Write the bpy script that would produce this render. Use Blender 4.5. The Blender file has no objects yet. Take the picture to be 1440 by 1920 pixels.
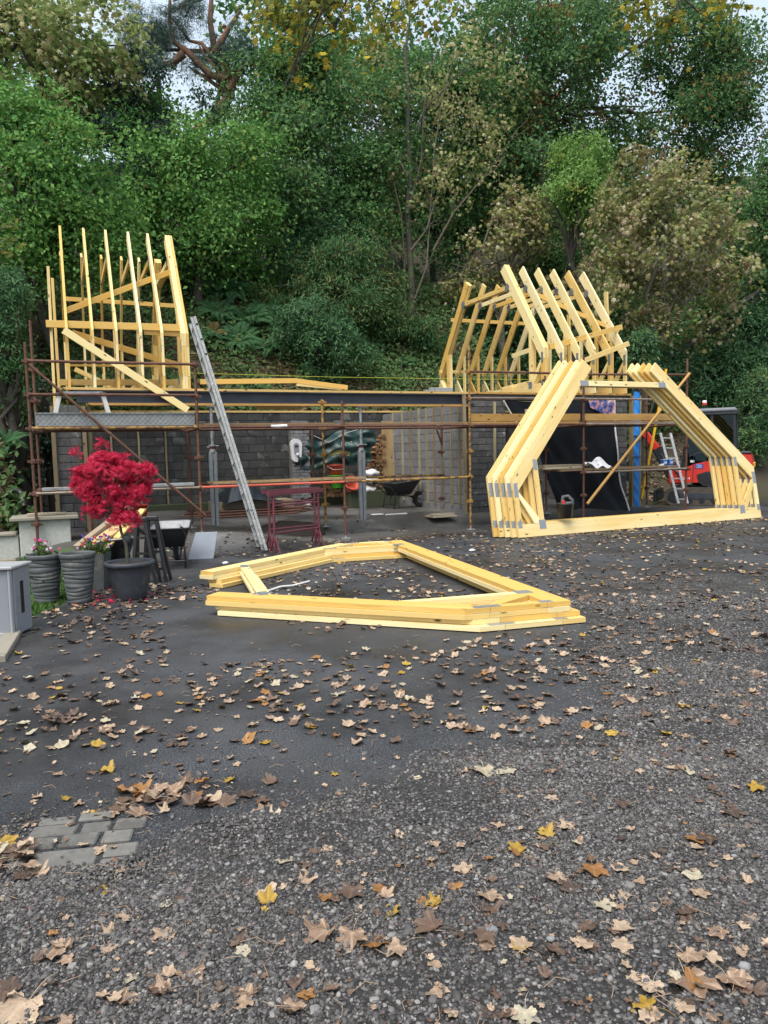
import bpy, math, random
import numpy as np
from mathutils import Vector, Matrix

random.seed(7)
rng = np.random.default_rng(11)
scene = bpy.context.scene
R = math.radians

# ------------------------------------------------------------------ camera
FPX, EYE = 1400.0, 1.6                      # focal length in pixels of a 1440x1920 frame, eye height
PITCH, ROLL = math.atan(110 / 1400), 0.0235
fw = Vector((0, math.cos(PITCH), -math.sin(PITCH)))
rt0 = Vector((1, 0, 0)); up0 = rt0.cross(fw)
rt = rt0 * math.cos(ROLL) - up0 * math.sin(ROLL)
up = up0 * math.cos(ROLL) + rt0 * math.sin(ROLL)
CAMP = Vector((0, 0, EYE))
cam = bpy.data.cameras.new('camera')
cam.sensor_fit = 'VERTICAL'; cam.sensor_height = 36; cam.lens = FPX / 1920 * 36
cam.clip_start = 0.05; cam.clip_end = 600
camo = bpy.data.objects.new('camera', cam); scene.collection.objects.link(camo)
camo.matrix_world = Matrix(((rt.x, up.x, -fw.x, CAMP.x), (rt.y, up.y, -fw.y, CAMP.y), (rt.z, up.z, -fw.z, CAMP.z), (0, 0, 0, 1)))
scene.camera = camo

# ------------------------------------------------------------------ light
SUN_EL, SUN_AZ = 60, 205                    # degrees; azimuth clockwise from +Y (behind the camera, a little left)
world = bpy.data.worlds.new('World'); scene.world = world; world.use_nodes = True
wn = world.node_tree; wn.nodes.clear()
sky = wn.nodes.new('ShaderNodeTexSky'); sky.sky_type = 'NISHITA'; sky.sun_disc = False
sky.sun_elevation = R(SUN_EL); sky.sun_rotation = R(SUN_AZ)
sky.air_density = 0.8; sky.dust_density = 9.0; sky.ozone_density = 0.3
bg = wn.nodes.new('ShaderNodeBackground'); bg.inputs['Strength'].default_value = 0.15
wo = wn.nodes.new('ShaderNodeOutputWorld')
# thin overcast: a pale cloud sheet over most of the sky
tcw = wn.nodes.new('ShaderNodeTexCoord'); nzw = wn.nodes.new('ShaderNodeTexNoise'); nzw.inputs['Scale'].default_value = 2.2; nzw.inputs['Detail'].default_value = 6
wn.links.new(tcw.outputs['Generated'], nzw.inputs['Vector'])
rmw = wn.nodes.new('ShaderNodeValToRGB'); rmw.color_ramp.elements[0].position = .25; rmw.color_ramp.elements[0].color = (.55, .55, .55, 1); rmw.color_ramp.elements[1].position = .75; rmw.color_ramp.elements[1].color = (.92, .92, .92, 1)
wn.links.new(nzw.outputs[0], rmw.inputs[0])
mxw = wn.nodes.new('ShaderNodeMix'); mxw.data_type = 'RGBA'; mxw.inputs[7].default_value = (2.2, 2.62, 3.0, 1)
wn.links.new(rmw.outputs[0], mxw.inputs[0]); wn.links.new(sky.outputs[0], mxw.inputs[6])
wn.links.new(mxw.outputs[2], bg.inputs[0]); wn.links.new(bg.outputs[0], wo.inputs[0])
sun = bpy.data.lights.new('sun', 'SUN'); sun.energy = 1.15; sun.angle = R(40); sun.color = (1, 0.975, 0.94)
suno = bpy.data.objects.new('sun', sun); scene.collection.objects.link(suno)
sd = Vector((math.sin(R(SUN_AZ)) * math.cos(R(SUN_EL)), math.cos(R(SUN_AZ)) * math.cos(R(SUN_EL)), math.sin(R(SUN_EL))))
suno.rotation_euler = sd.to_track_quat('Z', 'Y').to_euler()
scene.view_settings.view_transform = 'Standard'; scene.view_settings.look = 'None'
scene.view_settings.gamma = 1; scene.view_settings.use_curve_mapping = False
scene.view_settings.exposure = 1.38
scene.cycles.max_bounces = 6; scene.cycles.diffuse_bounces = 3; scene.cycles.transparent_max_bounces = 8

# ------------------------------------------------------------------ frames: building axes (u along the front, d into it, z up)
AB = R(23.1)
OB = Vector((1.77, 15.23, 0))
UB = Vector((math.cos(AB), math.sin(AB), 0)); VB = Vector((-math.sin(AB), math.cos(AB), 0))
def Wp(u, d, z=0): return OB + UB * u + VB * d + Vector((0, 0, z))
def Lp(p):
    q = Vector(p) - OB; return Vector((q.dot(UB), q.dot(VB), p[2]))
def ray(px, py): return fw + rt * ((px - 720) / FPX) + up * ((960 - py) / FPX)
def F(px, py, d):                            # where a sight line meets the vertical plane d behind the scaffold front -> (u, d, z)
    q = ray(px, py); P = OB + VB * d
    return Lp(CAMP + q * ((P - CAMP).dot(VB) / q.dot(VB)))
def at(px, py, Y):
    q = ray(px, py); return CAMP + q * (Y / q.y)
def ss(a, b, x):
    t = np.clip((np.asarray(x, float) - a) / (b - a), 0, 1); return t * t * (3 - 2 * t)
def hz(x, y):                                # terrain height
    x = np.asarray(x, float); y = np.asarray(y, float)
    u = (x - OB.x) * UB.x + (y - OB.y) * UB.y; d = (x - OB.x) * VB.x + (y - OB.y) * VB.y
    z = 0.26 * (1 - ss(-5.2, -2.9, u)) * ss(-1.0, -0.2, d) * ss(-8.6, -7.6, u)
    z = np.maximum(z, 0.18 * ss(0.9, 1.7, d) * ss(-9, -8, u) * (1 - ss(5.2, 6, u)))
    lw = 1 - ss(-8.7, -8.25, u); rw = ss(5.9, 7.5, u)
    wob = 0.25 * np.sin(x * 1.7 + y * 0.6) + 0.2 * np.sin(x * 0.7 - y * 1.3)
    bm = 2.6 * ss(6.98, 7.1, d) + (1.0 * np.clip(d - 7.2, 0, 4.5) + 0.55 * np.clip(d - 11.7, 0, 18)) * (1 + 0.08 * wob)
    bl = 0.55 * ss(0.3, 0.7, d) + 0.68 * np.maximum(0, np.minimum(d, 30) - 0.6) * (1 + 0.1 * wob)
    br = 0.78 * np.clip(y - 22.6 + 0.5 * wob, 0, 22)
    b = bm * (1 - lw) * (1 - rw) + bl * lw + br * rw
    return np.maximum(z, b)
def G(px, py, zoff=0):                       # where a sight line meets the terrain
    q = ray(px, py); t = 1.2
    while t < 90:
        p = CAMP + q * t
        if p.z - zoff < float(hz(p.x, p.y)):
            for _ in range(12):
                p = CAMP + q * t
                t += (0.01 if p.z - zoff > float(hz(p.x, p.y)) else -0.006)
            return CAMP + q * t
        t += 0.06
    return CAMP + q * 60
def onz(x, y): return Vector((x, y, float(hz(x, y))))

# ------------------------------------------------------------------ object helpers
COL = scene.collection
OFF = {}
def root_of(o):
    while o.parent: o = o.parent
    return o
def tag(o, label=None, cat=None, group=None, kind=None):
    if label: o['label'] = label
    if cat: o['category'] = cat
    if group: o['group'] = group
    if kind: o['kind'] = kind
    return o
def place(o, base, frame):
    base = Vector(base)
    o.location = Wp(*base) if frame == 'b' else base
    o.rotation_euler = (0, 0, AB if frame == 'b' else 0)
    OFF[o.name] = base
def thing(name, label, cat, base=(0, 0, 0), frame='b', group=None):
    o = bpy.data.objects.new(name, None); COL.objects.link(o); o.empty_display_size = 0.1
    place(o, base, frame); return tag(o, label, cat, group)
def copy_tree(o, parent=None):
    c = o.copy(); COL.objects.link(c)
    if parent: c.parent = parent
    for ch in list(o.children): copy_tree(ch, c)
    return c

class MB:
    def __init__(s): s.v = []; s.f = []; s.dir = []; s.sm = []; s.mi = []; s.cur = 0
    def add(s, verts, faces, d=None, smooth=False):
        n = len(s.v); s.v += [Vector(v) for v in verts]
        for f in faces:
            s.f.append([i + n for i in f]); s.dir.append(d); s.sm.append(smooth); s.mi.append(s.cur)
        return s
    def box(s, lo, hi, d=None):
        (a, b, c), (x, y, z) = lo, hi
        return s.add([(a, b, c), (x, b, c), (x, y, c), (a, y, c), (a, b, z), (x, b, z), (x, y, z), (a, y, z)],
                     [(0, 3, 2, 1), (4, 5, 6, 7), (0, 1, 5, 4), (1, 2, 6, 5), (2, 3, 7, 6), (3, 0, 4, 7)], d)
    def cbox(s, lo, hi, c=0.01, d=None):     # box with chamfered edges
        lo, hi = Vector(lo), Vector(hi); vs = []; 
        for ax in range(3):
            for sg in (0, 1):
                o = [i for i in range(3) if i != ax]
                for p, q in ((0, 0), (1, 0), (1, 1), (0, 1)):
                    v = [0, 0, 0]; v[ax] = hi[ax] if sg else lo[ax]
                    v[o[0]] = hi[o[0]] - c if p else lo[o[0]] + c
                    v[o[1]] = hi[o[1]] - c if q else lo[o[1]] + c
                    vs.append(v)
        fs = [tuple(range(4 * k, 4 * k + 4)) for k in range(6)]
        def idx(ax, sg, p, q): return 4 * (2 * ax + sg) + {(0, 0): 0, (1, 0): 1, (1, 1): 2, (0, 1): 3}[(p, q)]
        for a in (0, 1):
            for b in (0, 1):
                fs.append((idx(0, a, b, 0), idx(0, a, b, 1), idx(1, b, a, 1), idx(1, b, a, 0)))
                fs.append((idx(0, a, 0, b), idx(0, a, 1, b), idx(2, b, a, 1), idx(2, b, a, 0)))
                fs.append((idx(1, a, 0, b), idx(1, a, 1, b), idx(2, b, 1, a), idx(2, b, 0, a)))
                for e in (0, 1):
                    fs.append((idx(0, a, b, e), idx(1, b, a, e), idx(2, e, a, b)))
        return s.add(vs, fs, d)
    def beam(s, a, b, w, t, upv=(0, 0, 1), c=0.0):   # w across, t along upv
        a, b = Vector(a), Vector(b); ax = (b - a).normalized(); upv = Vector(upv)
        side = ax.cross(upv)
        if side.length < 1e-4: side = ax.cross(Vector((0, 1, 0)))
        side.normalize(); u2 = side.cross(ax).normalized()
        if c:
            prof = [(-w/2+c, -t/2), (w/2-c, -t/2), (w/2, -t/2+c), (w/2, t/2-c), (w/2-c, t/2), (-w/2+c, t/2), (-w/2, t/2-c), (-w/2, -t/2+c)]
        else: prof = [(-w/2, -t/2), (w/2, -t/2), (w/2, t/2), (-w/2, t/2)]
        n = len(prof)
        vs = [a + side * p + u2 * q for p, q in prof] + [b + side * p + u2 * q for p, q in prof]
        fs = [(i, (i + 1) % n, n + (i + 1) % n, n + i) for i in range(n)] + [tuple(range(n - 1, -1, -1)), tuple(range(n, 2 * n))]
        return s.add(vs, fs, tuple(ax))
    def prism(s, poly, thick, d=None):       # poly: list of 3-D points, extruded by thick
        poly = [Vector(p) for p in poly]; th = Vector(thick); n = len(poly)
        return s.add(poly + [p + th for p in poly], [tuple(range(n)), tuple(range(2 * n - 1, n - 1, -1))] + [(i, n + i, n + (i + 1) % n, (i + 1) % n) for i in range(n)], d)
    def tube(s, pts, r, n=8, caps=True, d=None):
        pts = [Vector(p) for p in pts]; m = len(pts)
        rr = r if isinstance(r, (list, tuple)) else [r] * m
        vs = []; ref = None
        for i, p in enumerate(pts):
            t = (pts[min(i + 1, m - 1)] - pts[max(i - 1, 0)]).normalized()
            if ref is None:
                ref = t.cross(Vector((0, 0, 1)))
                if ref.length < 1e-3: ref = Vector((1, 0, 0))
            ref = (ref - t * ref.dot(t)).normalized(); b = t.cross(ref)
            vs += [p + (ref * math.cos(2 * math.pi * k / n) + b * math.sin(2 * math.pi * k / n)) * rr[i] for k in range(n)]
        fs = [(i * n + k, i * n + (k + 1) % n, (i + 1) * n + (k + 1) % n, (i + 1) * n + k) for i in range(m - 1) for k in range(n)]
        s.add(vs, fs, d, True)
        if caps: s.add(vs[:n], [tuple(range(n - 1, -1, -1))]); s.add(vs[-n:], [tuple(range(n))])
        return s
    def lathe(s, prof, c=(0, 0, 0), n=28, smooth=True, fn=None):
        c = Vector(c); vs = []
        for r, z in prof:
            for k in range(n):
                a = 2 * math.pi * k / n; dz = fn(a, z) if fn else 0
                vs.append(c + Vector((r * math.cos(a), r * math.sin(a), z + dz)))
        fs = [(i * n + k, i * n + (k + 1) % n, (i + 1) * n + (k + 1) % n, (i + 1) * n + k) for i in range(len(prof) - 1) for k in range(n)]
        return s.add(vs, fs, None, smooth)
    def disc(s, c, r, n=20, ax=(0, 0, 1)):
        ax = Vector(ax).normalized(); t = ax.orthogonal().normalized(); b = ax.cross(t); c = Vector(c)
        return s.add([c + (t * math.cos(2 * math.pi * k / n) + b * math.sin(2 * math.pi * k / n)) * r for k in range(n)], [tuple(range(n))])
    def cyl(s, a, b, r, n=16): return s.tube([a, b], r, n)
    def blob(s, c, rad, n=12, m=8, noise=0.0, seed=0):
        c = Vector(c); rd = random.Random(seed); vs = [c + Vector((0, 0, -rad[2]))]
        for i in range(1, m):
            ph = -math.pi / 2 + math.pi * i / m
            for k in range(n):
                a = 2 * math.pi * k / n; q = 1 + noise * (rd.random() - .5)
                vs.append(c + Vector((rad[0] * math.cos(a) * math.cos(ph) * q, rad[1] * math.sin(a) * math.cos(ph) * q, rad[2] * math.sin(ph) * q)))
        vs.append(c + Vector((0, 0, rad[2]))); L = len(vs) - 1
        fs = [(0, 1 + (k + 1) % n, 1 + k) for k in range(n)]
        fs += [(1 + i * n + k, 1 + i * n + (k + 1) % n, 1 + (i + 1) * n + (k + 1) % n, 1 + (i + 1) * n + k) for i in range(m - 2) for k in range(n)]
        fs += [(L, L - n + k, L - n + (k + 1) % n) for k in range(n)]
        return s.add(vs, fs, None, True)
    def grid(s, fn, nu, nv, smooth=True):
        vs = [fn(i / nu, j / nv) for j in range(nv + 1) for i in range(nu + 1)]
        return s.add(vs, [(j * (nu + 1) + i, j * (nu + 1) + i + 1, (j + 1) * (nu + 1) + i + 1, (j + 1) * (nu + 1) + i) for j in range(nv) for i in range(nu)], None, smooth)
    def mesh(s, name, off=Vector((0, 0, 0))):
        me = bpy.data.meshes.new(name)
        me.from_pydata([tuple(v - off) for v in s.v], [], s.f)
        me.polygons.foreach_set('use_smooth', s.sm)
        if any(s.mi): me.polygons.foreach_set('material_index', s.mi)
        if any(d is not None for d in s.dir):
            uvl = me.uv_layers.new(name='UVMap'); ou, ov = random.random() * 9, random.random() * 9
            for p, d in zip(me.polygons, s.dir):
                d = Vector(d) if d is not None else Vector((1, 0, 0))
                q = p.normal.cross(d)
                for li in p.loop_indices:
                    co = me.vertices[me.loops[li].vertex_index].co
                    uvl.data[li].uv = (co.dot(d) + ou, co.dot(q) + ov + p.index * 0.37)
        me.update(); return me
    def build(s, name, m, parent=None, label=None):
        off = OFF.get(root_of(parent).name, Vector((0, 0, 0))) if parent else Vector((0, 0, 0))
        me = s.mesh(name, off)
        for k in (m if isinstance(m, (list, tuple)) else [m]): me.materials.append(k)
        o = bpy.data.objects.new(name, me); COL.objects.link(o)
        if parent: o.parent = parent
        if label: o['label'] = label
        return o
    def single(s, name, m, label, cat, base, frame='b', group=None):
        me = s.mesh(name, Vector(base))
        for k in (m if isinstance(m, (list, tuple)) else [m]): me.materials.append(k)
        o = bpy.data.objects.new(name, me); COL.objects.link(o); place(o, base, frame)
        return tag(o, label, cat, group)
    def struct(s, name, m, frame='b'):
        o = s.build(name, m)
        if frame == 'b': o.location = OB; o.rotation_euler = (0, 0, AB)
        o['kind'] = 'structure'; return o

# ------------------------------------------------------------------ materials
def newmat(name):
    m = bpy.data.materials.new(name); m.use_nodes = True; nt = m.node_tree; nt.nodes.clear()
    out = nt.nodes.new('ShaderNodeOutputMaterial'); return m, nt, out
def N(nt, t, **kw):
    n = nt.nodes.new(t)
    for k, v in kw.items():
        if k in n.inputs.keys(): n.inputs[k].default_value = v
        else: setattr(n, k, v)
    return n
def ramp(nt, fac, stops, interp='LINEAR'):
    if len(stops) == 1: stops = [stops[0], (1.0, stops[0][1])]
    r = nt.nodes.new('ShaderNodeValToRGB'); cr = r.color_ramp; cr.interpolation = interp
    while len(cr.elements) < len(stops): cr.elements.new(0.5)
    for e, (p, c) in zip(cr.elements, stops): e.position = p; e.color = (*c, 1)
    nt.links.new(fac, r.inputs[0]); return r.outputs[0]
def mixc(nt, f, a, b, mode='MIX'):
    m = nt.nodes.new('ShaderNodeMix'); m.data_type = 'RGBA'; m.blend_type = mode
    for s, v in ((m.inputs[0], f), (m.inputs[6], a), (m.inputs[7], b)):
        if hasattr(v, 'is_linked'): nt.links.new(v, s)
        elif isinstance(v, tuple): s.default_value = (*v, 1)
        else: s.default_value = v
    return m.outputs[2]
def mth(nt, op, a, b=None):
    m = nt.nodes.new('ShaderNodeMath'); m.operation = op
    for s, v in ((m.inputs[0], a), (m.inputs[1], b)):
        if v is None: continue
        if hasattr(v, 'is_linked'): nt.links.new(v, s)
        else: s.default_value = v
    return m.outputs[0]
def noise(nt, vec, scale, detail=4, rough=0.55):
    n = N(nt, 'ShaderNodeTexNoise', Scale=scale, Detail=detail, Roughness=rough)
    if vec is not None: nt.links.new(vec, n.inputs['Vector'])
    return n.outputs[0]
def ocoord(nt):                              # object coordinates shifted per object, so copies do not repeat
    tc = N(nt, 'ShaderNodeTexCoord'); oi = N(nt, 'ShaderNodeObjectInfo')
    ad = N(nt, 'ShaderNodeVectorMath', operation='ADD'); sc = N(nt, 'ShaderNodeVectorMath', operation='SCALE'); sc.inputs['Scale'].default_value = 1
    cb = N(nt, 'ShaderNodeCombineXYZ'); k = mth(nt, 'MULTIPLY', oi.outputs['Random'], 37.0)
    nt.links.new(k, cb.inputs[0]); nt.links.new(k, cb.inputs[1])
    nt.links.new(tc.outputs['Object'], ad.inputs[0]); nt.links.new(cb.outputs[0], ad.inputs[1])
    return ad.outputs[0], oi.outputs['Random']
def finish(nt, out, col, rough=0.6, metal=0.0, bump=None, bstr=0.3, bdist=0.01, spec=0.5):
    p = N(nt, 'ShaderNodeBsdfPrincipled', Metallic=metal); p.inputs['Specular IOR Level'].default_value = spec
    for s, v in ((p.inputs['Base Color'], col), (p.inputs['Roughness'], rough)):
        if hasattr(v, 'is_linked'): nt.links.new(v, s)
        elif isinstance(v, tuple): s.default_value = (*v, 1)
        else: s.default_value = v
    if bump is not None:
        b = N(nt, 'ShaderNodeBump', Strength=bstr, Distance=bdist); nt.links.new(bump, b.inputs['Height']); nt.links.new(b.outputs[0], p.inputs['Normal'])
    nt.links.new(p.outputs[0], out.inputs[0]); return p
def basic(name, c1, c2=None, scale=6, rough=0.6, metal=0.0, bump=0.15, rand=0.0, spec=0.5, c3=None, t3=0.62, s3=2.5):
    m, nt, out = newmat(name); vec, rnd = ocoord(nt)
    c2 = c2 or tuple(x * 0.8 for x in c1)
    n = noise(nt, vec, scale, 6, 0.6)
    col = ramp(nt, n, [(0.3, c1), (0.7, c2)])
    if c3:
        n3 = noise(nt, vec, s3, 6, 0.7)
        col = mixc(nt, ramp(nt, n3, [(t3 - .04, (0, 0, 0)), (t3 + .04, (1, 1, 1))]), col, c3)
    if rand:
        v = mth(nt, 'ADD', mth(nt, 'MULTIPLY', rnd, 2 * rand), 1 - rand)
        h = N(nt, 'ShaderNodeHueSaturation'); nt.links.new(v, h.inputs['Value']); nt.links.new(col, h.inputs['Color']); col = h.outputs[0]
    finish(nt, out, col, rough, metal, noise(nt, vec, scale * 6, 4), bump, 0.004, spec); return m
def timber(name, pale, deep, knots=True, dirt=0.0, rand=0.10, grey=None):
    m, nt, out = newmat(name)
    tc = N(nt, 'ShaderNodeTexCoord'); oi = N(nt, 'ShaderNodeObjectInfo')
    mp = N(nt, 'ShaderNodeMapping'); nt.links.new(tc.outputs['UV'], mp.inputs['Vector'])
    cb = N(nt, 'ShaderNodeCombineXYZ'); k = mth(nt, 'MULTIPLY', oi.outputs['Random'], 23.0); nt.links.new(k, cb.inputs[0]); nt.links.new(k, cb.inputs[1])
    nt.links.new(cb.outputs[0], mp.inputs['Location'])
    def sc(x, y):
        v = N(nt, 'ShaderNodeVectorMath', operation='MULTIPLY'); v.inputs[1].default_value = (x, y, 1); nt.links.new(mp.outputs[0], v.inputs[0]); return v.outputs[0]
    g = noise(nt, sc(1.3, 26), 1.0, 6, 0.7); g2 = noise(nt, sc(0.55, 5), 1.0, 4, .65)
    f = mth(nt, 'ADD', mth(nt, 'MULTIPLY', g, 0.75), mth(nt, 'MULTIPLY', mth(nt, 'SUBTRACT', g2, .22), 0.95))
    f = mth(nt, 'ADD', f, mth(nt, 'MULTIPLY', mth(nt, 'SUBTRACT', oi.outputs['Random'], 0.5), 1.05))
    col = ramp(nt, f, [(0.32, pale), (0.82, deep)])
    if knots:
        vo = N(nt, 'ShaderNodeTexVoronoi', Scale=1.0); nt.links.new(sc(5.0, 11), vo.inputs['Vector'])
        kf = ramp(nt, vo.outputs['Distance'], [(0.10, (1, 1, 1)), (0.24, (0, 0, 0))])
        sel = N(nt, 'ShaderNodeSeparateColor'); nt.links.new(vo.outputs['Color'], sel.inputs[0])
        kf = mixc(nt, mth(nt, 'GREATER_THAN', sel.outputs[0], 0.62), (0, 0, 0), kf)
        col = mixc(nt, kf, col, tuple(x * 0.22 for x in deep))
    st = noise(nt, sc(1.1, 16), 1.0, 5, .7); col = mixc(nt, ramp(nt, st, [(.60, (0, 0, 0)), (.74, (.55,) * 3)]), col, tuple(x * .55 for x in deep))
    if dirt:
        dn = noise(nt, sc(2.5, 7), 1.0, 7, 0.7)
        col = mixc(nt, ramp(nt, dn, [(0.45, (0, 0, 0)), (0.7, (dirt,) * 3)]), col, grey or (0.12, 0.10, 0.085))
    finish(nt, out, col, 0.55, 0, g, 0.12, 0.003, 0.35); return m

M = {}
M['pine'] = timber('new_pine', (0.80, 0.66, 0.32), (0.64, 0.41, 0.11))
M['pine_pale'] = timber('pale_pine', (0.82, 0.71, 0.40), (0.70, 0.50, 0.18))
M['board'] = timber('scaffold_board_wood', (0.40, 0.27, 0.13), (0.24, 0.15, 0.07), True, 0.7)
M['board_new'] = timber('fresh_board_wood', (0.62, 0.42, 0.15), (0.46, 0.26, 0.07), True, 0.3)
M['batten'] = timber('treated_batten_wood', (0.34, 0.30, 0.19), (0.22, 0.17, 0.09), True, 0.4)
M['oldwood'] = timber('old_grey_wood', (0.47, 0.40, 0.29), (0.30, 0.24, 0.16), True, 0.6)
M['plank'] = timber('sawn_plank_wood', (0.66, 0.52, 0.30), (0.50, 0.36, 0.17), True, 0.35)
M['rust'] = basic('rusty_steel', (0.17, 0.075, 0.045), (0.075, 0.04, 0.03), 14, 0.72, 0.25, 0.4, 0.2, c3=(0.26, 0.20, 0.15), t3=0.66, s3=9)
M['rust_yellow'] = basic('flaking_yellow_steel', (0.42, 0.24, 0.05), (0.30, 0.17, 0.05), 10, 0.65, 0.1, 0.4, 0.1, c3=(0.10, 0.05, 0.03), t3=0.52, s3=12)
M['rust_grey'] = basic('greyed_steel', (0.34, 0.30, 0.25), (0.20, 0.13, 0.09), 9, 0.5, 0.5, 0.3, 0.1)
M['orange_tube'] = basic('orange_painted_steel', (0.62, 0.12, 0.07), (0.50, 0.10, 0.06), 8, 0.55, 0.0, 0.2, c3=(0.2, 0.1, 0.07), t3=0.66, s3=14)
M['maroon'] = basic('maroon_painted_steel', (0.17, 0.035, 0.05), (0.10, 0.028, 0.035), 12, 0.6, 0.1, 0.3, c3=(0.09, 0.05, 0.04), t3=0.64, s3=10)
M['galv'] = basic('galvanised_steel', (0.38, 0.40, 0.41), (0.26, 0.28, 0.30), 12, 0.45, 0.6, 0.15, 0.08)
M['galv_dull'] = basic('dull_galvanised_steel', (0.40, 0.42, 0.42), (0.26, 0.27, 0.27), 8, 0.55, 0.4, 0.15, c3=(0.2, 0.17, 0.13), t3=0.64)
M['alu'] = basic('worn_aluminium', (0.46, 0.46, 0.45), (0.32, 0.33, 0.33), 18, 0.45, 0.35, 0.2, c3=(0.78, 0.77, 0.72), t3=0.63, s3=16)
M['ladder'] = basic('weathered_ladder_metal', (0.33, 0.345, 0.335), (0.23, 0.24, 0.235), 20, 0.55, 0.2, 0.25, c3=(0.50, 0.50, 0.48), t3=0.60, s3=22)
M['steel_dark'] = basic('primed_beam_steel', (0.045, 0.055, 0.072), (0.03, 0.035, 0.046), 5, 0.5, 0.2, 0.1)
M['black_plastic'] = basic('black_plastic', (0.018, 0.019, 0.021), (0.028, 0.028, 0.03), 8, 0.45, 0, 0.1)
M['dark_hole'] = basic('dark_opening', (0.008, 0.008, 0.008), None, 5, 0.9)
M['mortar'] = basic('mortar', (0.15, 0.145, 0.14), (0.09, 0.088, 0.085), 8, 0.9, 0, 0.5)
M['mortar_dark'] = basic('dark_mortar', (0.055, 0.055, 0.053), (0.03, 0.03, 0.03), 6, 0.9, 0, 0.5, c3=(0.20, 0.20, 0.19), t3=0.66, s3=3)  # darker than the plain mortar, with pale patches
M['block'] = basic('grey_block', (0.21, 0.21, 0.215), (0.14, 0.14, 0.145), 9, 0.92, 0, 0.8, 0.16, 0.3)
M['block_dark'] = basic('dark_grey_block', (0.070, 0.071, 0.069), (0.030, 0.031, 0.031), 2.2, 0.9, 0, 0.8, 0.14, 0.3, c3=(0.13, 0.13, 0.125), t3=0.60, s3=1.6)  # much darker grey than the partition blocks, with paler blotches
M['block_mid'] = basic('weathered_block', (0.11, 0.11, 0.108), (0.062, 0.064, 0.067), 7, 0.9, 0, 0.8, 0.25, 0.3, c3=(0.27, 0.28, 0.25), t3=0.64, s3=4)
M['render'] = basic('white_roughcast', (0.50, 0.51, 0.47), (0.38, 0.39, 0.34), 16, 0.95, 0, 1.0, c3=(0.34, 0.37, 0.27), t3=0.66, s3=3)
M['cap'] = basic('concrete_coping', (0.26, 0.235, 0.19), (0.24, 0.22, 0.18), 8, 0.9, 0, 0.5, c3=(0.16, 0.17, 0.10), t3=0.62)
M['paver'] = basic('grey_paver', (0.165, 0.16, 0.145), (0.105, 0.103, 0.096), 14, 0.9, 0, 0.5, 0.18, c3=(0.085, 0.08, 0.072), t3=0.55, s3=5)
M['white'] = basic('white_plastic', (0.66, 0.66, 0.65), (0.58, 0.58, 0.57), 6, 0.45)
M['sack'] = basic('white_sack', (0.58, 0.59, 0.60), (0.46, 0.47, 0.48), 7, 0.6, 0, 0.3)
M['sheet_white'] = basic('printed_white_sheet', (0.74, 0.75, 0.77), (0.66, 0.67, 0.70), 5, 0.4, 0, 0.2, c3=(0.25, 0.3, 0.42), t3=0.60, s3=9)
M['pot'] = basic('grey_pot_plastic', (0.080, 0.090, 0.094), (0.058, 0.065, 0.068), 8, 0.6, 0, 0.1, c3=(0.125, 0.125, 0.105), t3=0.60, s3=5)
M['pot_dark'] = basic('slate_pot_plastic', (0.028, 0.034, 0.044), (0.040, 0.046, 0.056), 24, 0.55, 0, 0.25, c3=(0.075, 0.075, 0.072), t3=0.62, s3=4)
M['cabinet'] = basic('grey_box_plastic', (0.22, 0.24, 0.265), (0.195, 0.215, 0.24), 3, 0.5, 0, 0.05, c3=(0.15, 0.165, 0.18), t3=0.62, s3=5)
M['cabinet_trim'] = basic('pale_box_trim', (0.34, 0.35, 0.36), (0.30, 0.31, 0.32), 3, 0.5, 0, 0.05)
M['slate'] = basic('slate_slab', (0.26, 0.29, 0.34), (0.21, 0.24, 0.28), 7, 0.6, 0, 0.2)
M['soil'] = basic('dark_soil', (0.055, 0.042, 0.032), (0.03, 0.024, 0.02), 20, 0.95, 0, 1)
M['bark'] = basic('grey_bark', (0.085, 0.076, 0.058), (0.042, 0.037, 0.03), 9, 0.9, 0, 1.0, c3=(0.075, 0.10, 0.035), t3=0.58, s3=2)
M['bark_dark'] = basic('dark_bark', (0.06, 0.052, 0.042), (0.03, 0.026, 0.022), 9, 0.9, 0, 1.0)
M['bark_pine'] = basic('orange_pine_bark', (0.19, 0.095, 0.05), (0.09, 0.055, 0.038), 7, 0.9, 0, 1.0)
M['twig'] = basic('pale_twig', (0.13, 0.11, 0.08), (0.075, 0.062, 0.046), 7, 0.9)
M['barrow_in'] = basic('mortar_splashed_tray', (0.34, 0.35, 0.35), (0.22, 0.23, 0.24), 8, 0.7, 0.1, 0.3, c3=(0.14, 0.14, 0.14), t3=0.6, s3=6)
M['tub_cream'] = basic('mucky_cream_tub', (0.55, 0.52, 0.46), (0.36, 0.33, 0.28), 5, 0.6)
M['rubber'] = basic('tyre_rubber', (0.02, 0.02, 0.021), (0.032, 0.03, 0.028), 9, 0.85)
M['red'] = basic('red_machine_paint', (0.56, 0.035, 0.025), (0.48, 0.03, 0.022), 4, 0.35, 0, 0.04)
M['frame_black'] = basic('cab_black_paint', (0.02, 0.024, 0.03), None, 4, 0.35, 0, 0.03)
M['cab_grey'] = basic('cab_roof_grey', (0.16, 0.17, 0.19), (0.13, 0.14, 0.155), 3, 0.35, 0, 0.03)
M['track'] = basic('muddy_track_rubber', (0.045, 0.04, 0.035), (0.09, 0.075, 0.06), 6, 0.9, 0, 0.6)
M['yellow'] = basic('yellow_paint', (0.75, 0.45, 0.02), None, 4, 0.45, 0, 0.05)
M['blue_wrap'] = basic('blue_plastic_wrap', (0.015, 0.25, 0.72), (0.02, 0.19, 0.58), 5, 0.3, 0, 0.5)
M['blue'] = basic('blue_sticker', (0.02, 0.06, 0.36), None, 4, 0.4)
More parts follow.
